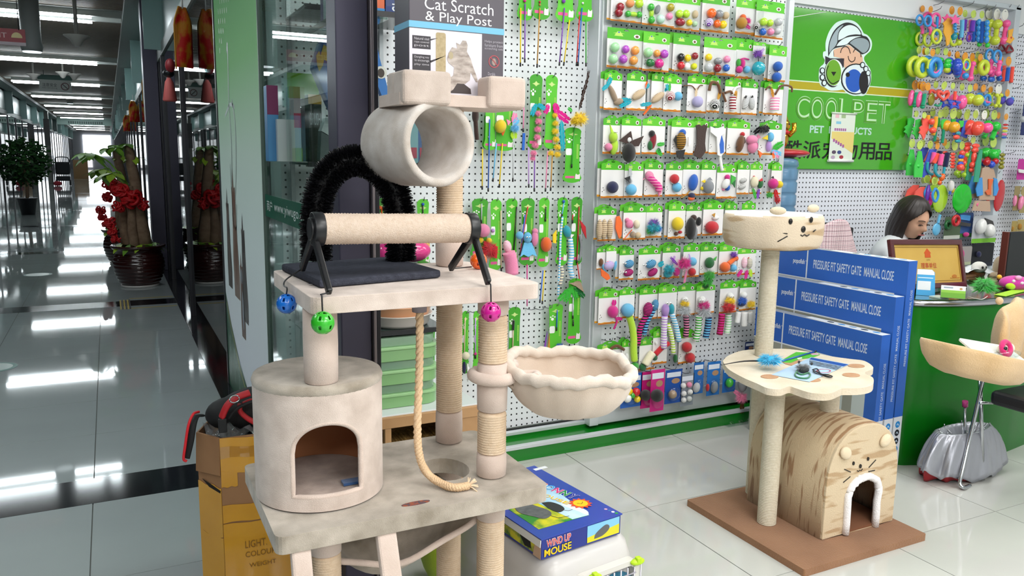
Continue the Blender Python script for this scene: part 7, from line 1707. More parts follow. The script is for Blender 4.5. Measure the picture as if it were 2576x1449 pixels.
obj('board', MB().prism([(p.x, p.z) for p in [gz(a, b_, 2.92) for a, b_ in ((815, 404), (822, 380), (826, 340), (842, 312), (856, 308), (862, 404))]], (V((0, 2.92, 0)), V((1, 0, 0)), V((0, 0, 1)), V((0, -1, 0))), -.004, .004), paper('2f86c4'), t)
obj('orange_base', MB().prism([(p.x, p.z) for p in [gz(a, b_, 2.91) for a, b_ in ((814, 404), (818, 372), (860, 372), (860, 404))]], (V((0, 2.91, 0)), V((1, 0, 0)), V((0, 0, 1)), V((0, -1, 0))), 0, .004), paper('d98a2c'), t)
P = gz(800, 340, 2.88); t = thing('white_box', (P.x, 2.88, 1.327), 'white angled box leaning on the glass shelf', 'box')
obj('carton', MB().prism([(p.x, p.z) for p in [gz(a, b_, 2.88) for a, b_ in ((800, 330), (812, 298), (842, 300), (820, 342))]], (V((0, 2.88, 0)), V((1, 0, 0)), V((0, 0, 1)), V((0, -1, 0))), 0, .05), paper('d6dade'), t); obj('lower_face', MB().prism([(p.x, p.z) for p in [gz(a, b_, 2.88) for a, b_ in ((797, 404), (800, 332), (820, 344), (818, 404))]], (V((0, 2.88, 0)), V((1, 0, 0)), V((0, 0, 1)), V((0, -1, 0))), 0, .05), paper('666e70'), t)
# high shelf
P = gz(740, 98, 2.78); Q = gz(832, 80, 2.6)
t = thing('purple_carton', ((.66+.74)/2, 2.62, 1.766), 'white and purple carton on the high shelf behind the glass', 'box')
obj('carton', MB().box((.655, 2.50, 1.766), (.76, 2.72, 1.93)), mat('c9ccd4', .4), t, bev=.002); obj('purple_print', MB().box((.6535, 2.53, 1.78), (.6548, 2.60, 1.90)), paper('6d2f5c'), t); obj('purple_print', MB().box((.6535, 2.69, 1.766), (.6548, 2.722, 1.93)), paper('6a4a86'), t)
P = gz(800, 200, 2.75); t = thing('blue_bag', (P.x, 2.8, 1.5), 'tall blue pet food bag with a yellow dog print behind the glass', 'bag')
pts = [gz(a, b_, 2.8) for a, b_ in ((782, 170), (800, 110), (862, 60), (905, 60), (905, 300), (840, 300), (815, 250))]
obj('bag', MB().prism([(p.x, p.z) for p in pts], (V((0, 2.8, 0)), V((1, 0, 0)), V((0, 0, 1)), V((0, -1, 0))), -.03, .03), mat('1f4f94', .35), t, bev=.01)
pts = [gz(a, b_, 2.769) for a, b_ in ((795, 140), (803, 128), (806, 140), (814, 112), (822, 118), (828, 135), (824, 155), (815, 150), (812, 165), (803, 180), (798, 165))]
obj('dog_print', MB().prism([(p.x, p.z) for p in pts], (V((0, 2.768, 0)), V((1, 0, 0)), V((0, 0, 1)), V((0, -1, 0))), 0, .0008), paper('b99a34'), t)
# beyond the pillar: cartons on the top shelf, blue bag leaning, packs
for nm, x0, x1, y0p, c, txt, lab in (('orange_carton', 944, 968, -30, 'd9622e', None, 'orange and white carton on the top shelf beside the pillar'), ('blue_carton', 970, 1034, -60, '2b3f74', 'SHED', 'dark blue carton with white letters on the top shelf')):
    P = gz(x0, 48, 2.9); Q = gz(x1, 50, 2.9); Z1 = gz(x0, y0p, 2.9).z
    goods(nm, P.x, Q.x, 2.9, 1.862, Z1, c, lab, .1, (0, .22, '2f86c4' if x0 < 960 else '27407e'), txt, rot=1)
pts = [gz(a, b_, 2.86) for a, b_ in ((942, 96), (954, 150), (978, 240), (972, 275), (942, 200))]
t = thing('blue_packet', (pts[0].x, 2.86, 1.33), 'blue packet with a round dog picture leaning beside the pillar rail', 'bag')
obj('packet', MB().prism([(p.x, p.z) for p in pts], (V((0, 2.86, 0)), V((1, 0, 0)), V((0, 0, 1)), V((0, -1, 0))), -.02, .01), paper('2c6fb4'), t)
c = gz(959, 182, 2.845); obj('round_picture', MB().prism(ell(c.x, c.z, .022, n=20), (V((0, 2.849, 0)), V((1, 0, 0)), V((0, 0, 1)), V((0, -1, 0))), 0, .001), paper('cfd2c8'), t); obj('dog_picture', MB().prism(ell(c.x, c.z-.002, .013, .016, 14), (V((0, 2.848, 0)), V((1, 0, 0)), V((0, 0, 1)), V((0, -1, 0))), 0, .001), paper('3b322c'), t)
for k, (a, b_, c_, d_, col, lab) in enumerate(((1028, 290, 1050, 415, '5f8a8e', 'pale teal blister packet seen through the beige tunnel'), (1050, 280, 1075, 420, '2f4f78', 'dark blue packet seen through the beige tunnel'))):
    P = gz(a, d_, 2.92); Q = gz(c_, d_, 2.92); Z1 = gz(a, b_, 2.92).z
    t = thing('packet', ((P.x+Q.x)/2, 2.9, P.z), lab, 'packet'); fr = frame((P.x, 2.92, 1.327), V((1, 0, .0)), V((-.28, 0, 1)))
    obj('sleeve', MB().prism(rrect(0, 0, Q.x-P.x, Z1-1.327, .008), fr, -.02, .01), mat(col, .25, coat=.4), t, bev=.003); obj('label', MB().prism(rect(.006, .02, Q.x-P.x-.006, .06), fr, .0104, .0112), paper('8a3a48'), t)
# pink wrapped packs on the middle shelf
for k, (a, c_, lab) in enumerate(((956, 1010, 'glossy pink wrapped pack on the middle shelf beside the pillar'), (1012, 1098, 'glossy pink and yellow wrapped pack beside the rear sisal post'))):
    P = gz(a, 650, 2.92); Q = gz(c_, 650, 2.92); t = thing('pink_pack', ((P.x+Q.x)/2, 2.93, .937), lab, 'package')
    obj('wrap', MB().ball(((P.x+Q.x)/2, 2.99, .937+.045), ((Q.x-P.x)/2, .06, .044), 20, 12), mat('e0408c', .18, coat=.6), t); obj('header', MB().box((P.x+.005, 2.98, .937+.06), (Q.x-.005, 2.995, .937+.11)), paper('6f9fc4' if k == 0 else 'd9c06a'), t)
# trays on the next shelf, mint boxes below on the wooden bench
for k, (c_, lab) in enumerate((('d8d0c8', 'white oval pet bowl at the bottom of the orange stack'), ('e3a77c', 'peach oval pet bowl in the middle of the stack'), ('ee7a22', 'bright orange oval pet bowl on top of the stack'))):
    z = .691+.036*k; P = gz(1028, 800, 2.98)
    t = thing('pet_bowl', (P.x, 2.99, z), lab, 'bowl', 'stacked pet bowls on the shelf')
    obj('bowl', MB().lathe([(.115, 0), (.125, .012), (.135, .045), (.139, .047), (.136, .050), (.12, .015)], (P.x-.04, 2.995, z), 36), mat(c_, .25, coat=.3), t)
tb = thing('wooden_bench', (.98, 2.95, 0), 'pale wooden pet bench with a white top and straw mat inside', 'bench')
WOOD = mat('c69a6c', .5, c2='b5875a', scale=6, amt=.6, stretch=(2, 14, 1.2)); TZ = .392
obj('white_top', MB().box((.70, 2.755, TZ-.012), (1.26, 3.17, TZ+.002)), mat('dfe4e6', .3), tb, bev=.002); obj('front_rail', MB().box((.70, 2.74, TZ-.045), (1.255, 2.758, TZ-.003)), WOOD, tb, bev=.002)
obj('side_panel', MB().box((1.235, 2.76, 0), (1.255, 3.15, TZ-.012)), WOOD, tb, bev=.002); obj('front_panel', MB().box((1.13, 2.745, 0), (1.255, 2.76, TZ-.045)), WOOD, tb); obj('leg', MB().box((.865, 2.742, 0), (.89, 2.767, TZ-.045)), WOOD, tb, bev=.002)
obj('back_panel', MB().box((.72, 3.15, .02), (1.24, 3.16, TZ-.012)), mat('8d8f8a', .5), tb); obj('floor_panel', MB().box((.72, 2.77, .20), (1.235, 3.15, .215)), WOOD, tb)
m = MB()
for k in range(26): m.tube([(.90+.012*k, 2.79, .225+.004*math.sin(k)), (.902+.012*k, 3.0, .235+.005*math.sin(k*1.7))], .008, 6)
o = obj('straw_mat', m, mat('c39d58', .9, c2='8f6a34', scale=90, bump=.8, bscale=300), tb); o['kind'] = 'stuff'
obj('round_hole', MB().lathe([(.03, 0), (.03, .004)], (0, 0, 0), 20, T=M.Translation((1.06, 2.9, .33)) @ M.Rotation(PI/2, 4, 'X')), BKT, tb)
for k in range(3):
    z = TZ+.003+.092*k
    t = thing('mint_box', (.98, 2.97, z), ('mint green wrapped litter box, %s of the stack on the wooden bench' % ('lowest', 'middle', 'topmost')[k]), 'litter box', 'stacked mint litter boxes')
    P0 = gz(962, 960, 2.86).x; P1 = 1.125
    fo = (V((0, 0, z)), V((1, 0, 0)), V((0, 1, 0)), V((0, 0, 1)))
    obj('box_base', MB().prism(rrect(P0-.14, 2.83, P1, 3.13, .07, 6), fo, .0, .045), mat('86b478', .3, coat=.3), t, bev=.006); obj('box_rim', MB().prism(rrect(P0-.146, 2.824, P1+.006, 3.136, .072, 6), fo, .045, .056), mat('9ac78c', .3, coat=.3), t, bev=.003)
    obj('clear_lid', MB().prism(rrect(P0-.13, 2.84, P1-.01, 3.12, .06, 6), fo, .056, .09), mat('a9cfae', .12, alpha=.55, coat=.6), t, bev=.012)
# ================================================================== taped carton with a harness and a leash
cbx = thing('taped_carton', (.36, 2.52, 0), 'tall brown carton wrapped in yellow tape, open at the top, beside the glass', 'box')
ol = [(.248, 2.405), (.505, 2.392), (.52, 2.655), (.27, 2.672), (.192, 2.49)]
fo = (V((0, 0, 0)), V((1, 0, 0)), V((0, 1, 0)), V((0, 0, 1)))
ctr = V((sum(p[0] for p in ol)/5, sum(p[1] for p in ol)/5, 0)); inn = [(ctr.x+(p[0]-ctr.x)*.965, ctr.y+(p[1]-ctr.y)*.965) for p in ol]
KR = mat('a77c55', .75, c2='9a6f4b', scale=8); TP = mat('dfa32c', .22, c2='d1931f', scale=6, coat=.5); CT = glass((.95, .93, .88), 'clear_tape')
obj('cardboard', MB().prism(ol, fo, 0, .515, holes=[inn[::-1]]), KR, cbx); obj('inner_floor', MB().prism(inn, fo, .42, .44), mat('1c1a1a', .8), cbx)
def band_(z0, z1, name, m, off=.0012, idx=(0, 1), wav=0, u0=0, u1=1):
    # tape laid on one face of the carton
    A = V((ol[idx[0]][0], ol[idx[0]][1], 0)); B_ = V((ol[idx[1]][0], ol[idx[1]][1], 0)); d = (B_-A); n = V((d.y, -d.x, 0)).normalized()*off
    fr = frame(A+n, d, (0, 0, 1)); L_ = d.length; k = 10
    lo = [(L_*(u0+(u1-u0)*i/k), z0+wav*math.sin(i*1.3)) for i in range(k+1)]; hi = [(L_*(u0+(u1-u0)*i/k), z1+wav*math.sin(i*1.1+1)) for i in range(k+1)]
    return obj(name, MB().prism(lo+hi[::-1], fr, 0, .0008), m, cbx)
for z0, z1, off in ((.40, .512, .0010), (.245, .30, .0014), (.0, .232, .0012), (.19, .2405, .0022)): band_(z0, z1, 'yellow_tape', TP, off, (0, 1), .003)
band_(.36, .41, 'yellow_tape', TP, .0016, (0, 1), .002, 0, .18)
for z0, z1, off in ((.0, .20, .0012), (.2, .36, .0015)): band_(z0, z1, 'yellow_tape', TP, off, (4, 0), .004)
band_(.45, .485, 'clear_tape', CT, .003, (0, 1), .004)
A = V((ol[0][0], ol[0][1]-.004, 0)); fr = frame(A, V((1, -.05, 0)), (0, 0, 1)); m = letter(MB(), 'LIGHT.  ICE', fr, .06, .155, .11, .024, .001); letter(m, 'COLOUR', fr, .06, .125, .09, .018, .001); letter(m, 'WEIGHT', fr, .07, .09, .08, .014, .001); obj('printed_text', m, mat('8c5f17', .6), cbx)
fr4 = frame(V((ol[4][0], ol[4][1], 0)), V((ol[0][0]-ol[4][0], ol[0][1]-ol[4][1], 0)), (0, 0, 1)); obj('torn_slit', MB().prism([(.02, .372), (.05, .352), (.098, .342), (.1, .350), (.06, .362)], fr4, .002, .003), mat('17100c', .9), cbx)
m = MB()
obj('flap', MB().add([V((ol[4][0], ol[4][1], .515)), V((ol[0][0], ol[0][1], .515)), V((ol[0][0]-.004, ol[0][1]-.004, .40)), V((ol[4][0]-.006, ol[4][1]-.004, .395))], [(3, 2, 1, 0)]), KR, cbx, shell=.003)
# clear crumpled bag filling the mouth
def bagf(u, v):
    a = 2*PI*v; r = u; x = ctr.x+(.125*r*math.cos(a)); y = ctr.y+(.105*r*math.sin(a))
    return V((x-.008, y, .505+.030*math.sin(9*a+4*r)*r*(1-r*.4)+.018*math.sin(17*r+5*a)+.025*(1-r)))
tag(obj('clear_bag', MB().grid(bagf, 14, 40, wrap=True), mat('8f9294', .12, alpha=.45, coat=1)), 'crumpled clear plastic bag stuffed in the top of the taped carton', 'bag')
hn = thing('dog_harness', (.37, 2.47, .51), 'red and black padded dog harness on top of the taped carton', 'harness')
HB = mat('141416', .7); HRED = mat('c01f28', .55)
def hp2(px, py, Y=2.46): return at(px, py, Y=Y)
b = MB().ball(hp2(620, 1035)+V((.05, .07, -.02)), (.135, .085, .075), 24, 14); obj('black_pad', b, HB, hn)
b = MB().ball(hp2(560, 1048)+V((.03, .06, -.01)), (.075, .06, .05), 18, 12); obj('black_pad', b, HB, hn)
for pts, w_ in (([(558, 1050), (572, 1020), (596, 1000), (628, 988)], .021), ([(604, 1018), (604, 1034), (622, 1052), (650, 1068)], .017), ([(610, 1016), (628, 1008), (650, 1006)], .012)):
    P = spl([hp2(a, b_, 2.425) for a, b_ in pts], 6); obj('red_panel', MB().tube(P, w_, 10, flat=.45), HRED, hn)
obj('black_strap', MB().tube(spl([hp2(578, 1050, 2.415), hp2(600, 1025, 2.405), hp2(640, 1008, 2.40)], 6), .013, 10, flat=.4), HB, hn)
obj('steel_ring', MB().torus(hp2(590, 1004, 2.40), .017, .0022, (.2, -.5, .8), 22, 6, sq=.7), CH, hn); obj('buckle', MB().box(hp2(560, 1072, 2.41)-V((.012, .006, .02)), hp2(560, 1072, 2.41)+V((.012, .006, .024))), BKT, hn, bev=.003)
ls = thing('leash', at(480, 1150, Y=2.44), 'black leash handle with red edging hanging over the carton side', 'leash')
P = spl([hp2(508, 1045, 2.5), hp2(493, 1048, 2.47), hp2(485, 1068, 2.44), hp2(478, 1110, 2.43), hp2(468, 1152, 2.43)], 8); obj('webbing', MB().tube(P, .0115, 8, flat=.4), HB, ls)
P = spl([hp2(500, 1036, 2.48), hp2(486, 1042, 2.44), hp2(474, 1070, 2.425), hp2(466, 1120, 2.42), hp2(462, 1154, 2.42), hp2(470, 1160, 2.42)], 8); obj('red_edge', MB().tube(P, .004, 7), mat('e0202c', .5), ls)
# ================================================================== pet carrier and the printed mouse box
mq = [at(1350, 1176, Z=.35), at(1562, 1292, Z=.35), at(1373, 1362, Z=.35)]
fy = (mq[0]-mq[1]).normalized(); fx = V((fy.y, -fy.x, 0)); Wm = (mq[1]-mq[2]).length; Lm = .425
O = V((mq[1].x, mq[1].y, .288))-fx*Wm
mb_ = thing('mouse_toy_box', O+fx*Wm/2+fy*Lm/2, 'blue display box of clockwork toy mice lying on the pet carrier', 'box')
ft_ = (O+V((0, 0, .062)), fx, fy, V((0, 0, 1))); ffr = (O, fx, V((0, 0, 1)), -fy); fl4 = (O+fy*Lm, -fy, V((0, 0, 1)), -fx)
NV = mat('2240a8', .3, coat=.3)
b = MB(); c8 = [O, O+fx*Wm, O+fx*Wm+fy*Lm, O+fy*Lm]; b.add(c8+[p+V((0, 0, .060)) for p in c8], [(3, 2, 1, 0), (4, 5, 6, 7), (0, 1, 5, 4), (1, 2, 6, 5), (2, 3, 7, 6), (3, 0, 4, 7)]); obj('carton', b, mat('1f2f86', .35), mb_, bev=.002)
obj('lid', MB().prism(rect(-.004, -.003, Wm+.003, Lm), ft_, -.003, .0005), NV, mb_)
def tq(px, py):
    p = at(px, py, Z=.3505)-ft_[0]; return (p.dot(fx), p.dot(fy))
top_img = [tq(*p) for p in ((1355, 1333), (1483, 1295), (1395, 1240), (1340, 1205), (1245, 1250), (1262, 1290))]
obj('meadow_print', MB().prism([tq(1355, 1332), tq(1482, 1296), tq(1330, 1222), tq(1235, 1252)], ft_, .0006, .0012), mat('d9d21c', .4, c2='2f8a2c', scale=14, amt=.15), mb_)
obj('sky_print', MB().prism([tq(1482, 1296), tq(1440, 1307), tq(1285, 1235), tq(1330, 1222), tq(1370, 1216), tq(1420, 1250)], ft_, .0012, .0016), mat('7cc2ea', .4, c2='d9edf6', scale=9, amt=.4), mb_)
obj('mouse_print', MB().prism(sm([tq(1290, 1270), tq(1320, 1266), tq(1352, 1275), tq(1380, 1285), tq(1387, 1296), tq(1370, 1306), tq(1340, 1300), tq(1305, 1290)]), ft_, .0018, .0022), mat('6d7072', .5, c2='4d4f52', scale=60), mb_)
obj('mouse_print', MB().prism(sm([tq(1362, 1266), tq(1385, 1264), tq(1410, 1272), tq(1420, 1282), tq(1405, 1290), tq(1380, 1280)]), ft_, .0018, .0022), mat('26262a', .5), mb_)
obj('mouse_print', MB().prism(sm([tq(1312, 1250), tq(1330, 1242), tq(1342, 1244), tq(1336, 1252), tq(1322, 1257)]), ft_, .0018, .0022), paper('aab4c4'), mb_)
for pts in ([(1385, 1298), (1405, 1304), (1432, 1299)], [(1418, 1284), (1430, 1286), (1440, 1283)]): obj('tail_print', MB().prism(stroke([tq(*p) for p in pts], .002), ft_, .0018, .0022), paper('4a4c50'), mb_)
for pts in ([(1455, 1287), (1470, 1294), (1480, 1295), (1478, 1287), (1462, 1278), (1440, 1270), (1420, 1262), (1410, 1262), (1415, 1272), (1435, 1280)],): obj('cloud_print', MB().prism(sm([tq(*p) for p in pts]), ft_, .0014, .0018), paper('e6eef4'), mb_)
def sbase(word, cols, pts, hgt, nm):
    # letters stepping along a line on the lid, drawn with white edges
    for i, ch_ in enumerate(word):
        (a, b_), (a2, b2) = pts; f = (i+.0)/len(word); p = tq(a+(a2-a)*f, b_+(b2-b_)*f); d = V(tq(a2, b2)).to_3d()-V(tq(a, b_)).to_3d(); d.z = 0; st = d.length/len(word); d.normalize()
        e = V((-d.y, d.x, 0)); fr = (ft_[0]+fx*p[0]+fy*p[1], fx*d.x+fy*d.y, fx*e.x+fy*e.y, V((0, 0, 1)))
        obj(nm, letter(MB(), ch_, fr, 0, 0, st*.92, hgt, .0026, bold=.06), paper('f0f2f6'), mb_); obj(nm, letter(MB(), ch_, fr, .001, .001, st*.92-.002, hgt-.002, .0030, bold=.02), paper(cols[i % len(cols)]), mb_)
sbase('SONNY', ('e8602c', '2a9fe0', 'd92a7c', '138a3c', '2a2f9c'), ((1346, 1222), (1442, 1258)), .036, 'title_letter'); sbase('MOUSE', ('f0c81c',), ((1350, 1244), (1428, 1272)), .02, 'title_letter')
p = tq(1460, 1268); obj('sun_rays', MB().prism([(p[0]+(.026 if k % 2 else .036)*math.cos(PI*k/12), p[1]+(.026 if k % 2 else .036)*math.sin(PI*k/12)) for k in range(24)], ft_, .0026, .003), paper('e0502a'), mb_); obj('sun_face', MB().prism(ell(p[0], p[1], .022, n=20), ft_, .003, .0034), paper('f6c81e'), mb_)
obj('sun_smile', MB().prism(stroke([(p[0]-.01, p[1]+.004), (p[0], p[1]-.006), (p[0]+.011, p[1]+.003)], .002), ft_, .0034, .0037), paper('7a3b12'), mb_)
for k, c_ in enumerate(('c9a0b8', '3f6fb0', 'f0f0f0', '2aa040')): q_ = tq(1524+9*k, 1281+3.4*k); obj('mark_print', MB().prism(ell(q_[0], q_[1], .005, n=10), ft_, .0006, .001), paper(c_), mb_)
q_ = tq(1348, 1182); obj('price_label', MB().prism(rect(q_[0]-.005, q_[1]-.006, q_[0]+.045, q_[1]+.01), ft_, .0006, .001), paper('e4e6ea'), mb_)
m = letter(MB(), 'WIND UP', ffr, .015, .032, .085, .022, .0012, bold=.05); obj('lettering_edge', m, paper('f3ecec'), mb_); obj('lettering', letter(MB(), 'WIND UP', ffr, .016, .033, .083, .020, .0016, bold=.01), paper('cf2a2c'), mb_)
m = letter(MB(), 'MOUSE', ffr, .008, .006, .095, .023, .0012, bold=.05); obj('lettering_edge', m, paper('2b2f52'), mb_); obj('lettering', letter(MB(), 'MOUSE', ffr, .009, .007, .093, .021, .0016, bold=.02), paper('f2c91c'), mb_)
fx0 = Wm*.56; obj('front_photo', MB().prism(rect(fx0, .006, Wm-.006, .056), ffr, .0006, .001), paper('84c3e6'), mb_); obj('photo_meadow', MB().prism([(fx0, .006), (Wm-.006, .006), (Wm-.006, .034), (fx0+.04, .026), (fx0, .022)], ffr, .001, .0013), paper('d8cf2a'), mb_)
obj('photo_mouse', MB().prism(sm([(fx0+.025, .012), (fx0+.03, .026), (fx0+.05, .038), (fx0+.068, .044), (fx0+.08, .038), (fx0+.078, .026), (fx0+.055, .014)]), ffr, .0013, .0017), mat('5c5d5f', .5), mb_)
obj('side_window', MB().prism(rect(.02, .008, Lm-.02, .034), fl4, .0006, .001), mat('c9c42a', .4, c2='3a6a34', scale=30, amt=.2), mb_); obj('white_flap', MB().prism([(.06, .040), (Lm-.002, .036), (Lm, .060), (.05, .060)], fl4, .001, .004), paper('dfe0e2'), mb_); obj('torn_gap', MB().prism([(Lm-.10, .036), (Lm-.05, .038), (Lm-.045, .016), (Lm-.075, .012)], fl4, .0012, .0018), mat('0e0e10', .8), mb_)
obj('torn_corner', MB().prism([(Lm-.036, .002), (Lm-.001, .002), (Lm-.001, .05), (Lm-.02, .05), (Lm-.03, .03)], fl4, .0013, .0019), mat('c3a48c', .8), mb_)
# carrier under it
cO = O-fy*.045-fx*.018; cW = .36; cL = .52; PC = mat('c9c6c4', .35, coat=.15)
pc = thing('pet_carrier', cO+fx*cW/2+fy*cL/2-V((0, 0, .288)), 'pale grey plastic pet carrier with a wire door and lime latches', 'pet carrier')
def rsec(s, z): 
    return [cO+fx*(cW/2+(x-.5)*cW*s)+fy*(cL/2+(y-.5)*cL*s)+V((0, 0, z-.288)) for x, y in rrect(0, 0, 1, 1, .16, 5)]
b = MB(); secs = [(.90, .0), (.93, .02), (.97, .12), (1.0, .14), (1.0, .155), (.965, .165), (.95, .22), (.90, .262), (.82, .282), (.70, .287)]
n_ = len(rsec(1, 0))
for s_, z in secs: b.v += rsec(s_, z)
for i in range(len(secs)-1):
    for j in range(n_): b.f.append([i*n_+j, i*n_+(j+1) % n_, (i+1)*n_+(j+1) % n_, (i+1)*n_+j]); b.m.append(0); b.s.append(True)
e = (len(secs)-1)*n_; b.f.append([e+j for j in range(n_)]); b.m.append(0); b.s.append(False)
obj('shell', b, PC, pc)
fd = (cO-fy*.004+V((0, 0, -.288)), fx, V((0, 0, 1)), -fy)
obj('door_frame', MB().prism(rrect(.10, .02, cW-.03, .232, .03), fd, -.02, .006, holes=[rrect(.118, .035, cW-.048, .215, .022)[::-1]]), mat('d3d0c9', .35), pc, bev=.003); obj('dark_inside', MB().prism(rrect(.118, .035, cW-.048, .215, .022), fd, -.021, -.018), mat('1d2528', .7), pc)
obj('blue_blanket', MB().ball(fd[0]+fx*.26+V((0, 0, .13))+fy*.012, (.07, .012, .07), 16, 10), cloth('2a6f8c'), pc)
for k in range(9): obj('door_wire', MB().tube([fd[0]+fx*(.13+.0255*k)-fy*.008+V((0, 0, .035)), fd[0]+fx*(.13+.0255*k)-fy*.008+V((0, 0, .214))], .0022, 6), mat('d9d4e2', .3, .5), pc)
for k in range(5): obj('door_wire', MB().tube([fd[0]+fx*.118-fy*.011+V((0, 0, .05+.036*k)), fd[0]+fx*(cW-.048)-fy*.011+V((0, 0, .05+.036*k))], .0022, 6), mat('d9d4e2', .3, .5), pc)
LIME = mat('b6dc1e', .4)
for u in (.155, .315): p = fd[0]+fx*u-fy*.012+V((0, 0, .226)); obj('latch', MB().ball(p, (.024, .012, .010), 14, 8), LIME, pc); obj('latch_tab', MB().box(p-V((.008, .012, .002)), p+V((.008, .004, .016))), LIME, pc, bev=.003)
for k in range(3): obj('side_vent', MB().prism(rrect(.10+.1*k, .19, .16+.1*k, .215, .01), (cO+fy*cL+V((0, 0, -.288))+fx*.012, -fy, V((0, 0, 1)), -fx), -.002, .001), BKT, pc)
t = thing('lime_backpack', (.87, 2.2, 0), 'lime green soft bag half hidden behind the front sisal post', 'bag'); obj('bag', MB().ball((.87, 2.24, .14), (.05, .08, .14), 18, 12), cloth('b8d62a'), t)
# ================================================================== corridor objects
POT = mat('2a1210', .12, c2='3c1513', scale=4, coat=.7); SOIL = mat('2c2119', .95); TRK = mat('8f7660', .85, c2='735a45', scale=20, bump=.6, bscale=60); LEAF = mat('5a8f30', .45, c2='83b63c', scale=10, amt=.5); LEAFY = mat('a8cc3c', .45); BOW = mat('c2151c', .5)
def potted(x, y, lab, s=1.0):
    t = thing('potted_tree', (x, y, 0), lab, 'potted plant', 'ribboned money trees in the corridor')
    prof = [(.165, .02), (.172, .03)]
    for k in range(9): z = .045+.036*k; r = .178+.062*math.sin(PI*(k+1)/11); prof += [(r, z), (r+.007, z+.012), (r, z+.028)]
    prof += [(.235, .385), (.252, .40), (.262, .415), (.255, .425), (.235, .42)]
    obj('pot', MB().lathe(prof, (x, y, 0), 40), POT, t); obj('saucer', MB().lathe([(.18, 0), (.185, .02), (.17, .022)], (x, y, 0), 32), mat('cfcac6', .4), t); obj('soil', MB().lathe([(.232, .40), (.2, .405)], (x, y, 0), 24), SOIL, t)
    trunks = [((.06, -.05), (-.03, -.02), 1.42, .075), ((-.04, -.08), (-.045, -.08), 1.02, .055), ((-.11, .04), (-.13, .03), .98, .05)]
    if s > 1: trunks = [trunks[0], trunks[1]]
    for (a, b_, h, r) in trunks:
        P = [V((x+a[0]+(b_[0]-a[0])*k/6+.006*math.sin(k*2), y+a[1]+(b_[1]-a[1])*k/6, .36+(h-.36)*k/6)) for k in range(7)]
        tr_ = obj('trunk', MB().tube(P, [r*(1-.07*k) for k in range(7)], 12), TRK, t)
    r3 = random.Random(int(y*10))
    def spray(c, n, L, m):
        for k in range(n):
            a = 2*PI*k/n+r3.uniform(-.2, .2); d = V((math.cos(a), math.sin(a), r3.uniform(-.5, .1))).normalized(); w_ = d.cross(V((0, 0, 1))).normalized()
            b = MB(); q = 6
            for i in range(q+1):
                u = i/q; wd = .26*L*math.sin(PI*min(1, u*.92+.06)); p = c+d*L*u+V((0, 0, -.35*L*u*u)); b.v += [p-w_*wd, p+V((0, 0, -.02*L)), p+w_*wd]
            for i in range(q): b.f += [[3*i, 3*i+1, 3*i+4, 3*i+3], [3*i+1, 3*i+2, 3*i+5, 3*i+4]]; b.m += [0, 0]; b.s += [True, True]
            obj('leaf', b, m, t)
    tw = V((x-.03, y-.02, 1.42))
    for c, n, L, m in ((tw+V((-.02, 0, .02)), 6, .14, LEAF), (tw+V((-.34, -.05, -.08)), 7, .17, LEAF), (tw+V((-.16, 0, -.27)), 7, .17, LEAFY), (tw+V((-.12, -.1, -.02)), 6, .13, LEAF), (tw+V((.04, .02, -.1)), 5, .12, LEAFY), (tw+V((-.25, .05, -.3)), 6, .14, LEAF)): spray(c, n, L, m)
    for e in (tw+V((-.34, -.05, -.08)), tw+V((-.16, 0, -.27)), tw+V((-.25, .05, -.3))): obj('stem', MB().tube(spl([V((x-.05, y, 1.0)), (V((x-.05, y, 1.0))+e)/2+V((0, 0, .08)), e], 5), .007, 6), LEAF, t)
    for k in range(9): a = 2*PI*k/9; spray(V((x+.16*math.cos(a), y+.16*math.sin(a), .44)), 3, .13, LEAFY if k % 2 else LEAF)
    def bow(c, s_):
        b = MB()
        for k in range(14):
            d = V((r3.uniform(-1, 1), r3.uniform(-1, .4), r3.uniform(-.9, .9))).normalized(); b.torus(c+d*.035*s_, .030*s_, .010*s_, (r3.uniform(-1, 1), r3.uniform(-1, 1), r3.uniform(-1, 1)), 10, 5)
        obj('red_bow', b, BOW, t)
    for c, s_ in ((V((x-.13, y-.13, .98)), 1.3), (V((x-.04, y-.16, .90)), 1.6), (V((x-.16, y-.13, .82)), 1.0), (V((x+.06, y-.15, .84)), 1.0), (V((x-.24, y-.06, .66)), .9), (V((x-.20, y-.1, .5)), .8), (V((x-.23, y-.1, .58)), .8)): bow(c, s_)
    return t
potted(.225, 8.95, 'brown glazed pot with thick trunks and red ribbon bows by the glass')
potted(.13, 10.9, 'second ribboned pot plant standing just behind the nearer one', 1.2)
# ficus in a black tub on the other side
fx_, fy_ = -1.6, 20.0
t = thing('ficus', (fx_, fy_, 0), 'bushy dark ficus in a black tub on the far side of the corridor', 'potted plant')
obj('tub', MB().lathe([(.13, 0), (.18, .34), (.20, .345), (.20, .36), (.17, .36)], (fx_, fy_, 0), 24), BKT, t); obj('trunk', MB().tube([(fx_, fy_, .3), (fx_+.02, fy_, .7), (fx_-.03, fy_, 1.1)], .035, 10), TRK, t)
r3 = random.Random(3); b = MB()
for k in range(1500):
    d = V((r3.gauss(0, 1), r3.gauss(0, 1), r3.gauss(0, 1))).normalized()*r3.uniform(.55, 1); c = V((fx_-.02+d.x*.52, fy_+d.y*.5, 1.15+d.z*.52)); L = r3.uniform(.07, .13); a = V((r3.gauss(0, 1), r3.gauss(0, 1), r3.uniform(-1, .3))).normalized(); w_ = a.orthogonal().normalized()*L*.3
    k0 = len(b.v); b.v += [c, c+a*L*.5-w_, c+a*L, c+a*L*.5+w_]; b.f.append([k0, k0+1, k0+2, k0+3]); b.m.append(0); b.s.append(False)
o = obj('leaves', b, mat('1c3a1e', .35, c2='2a5426', scale=8), t); o['kind'] = 'stuff'
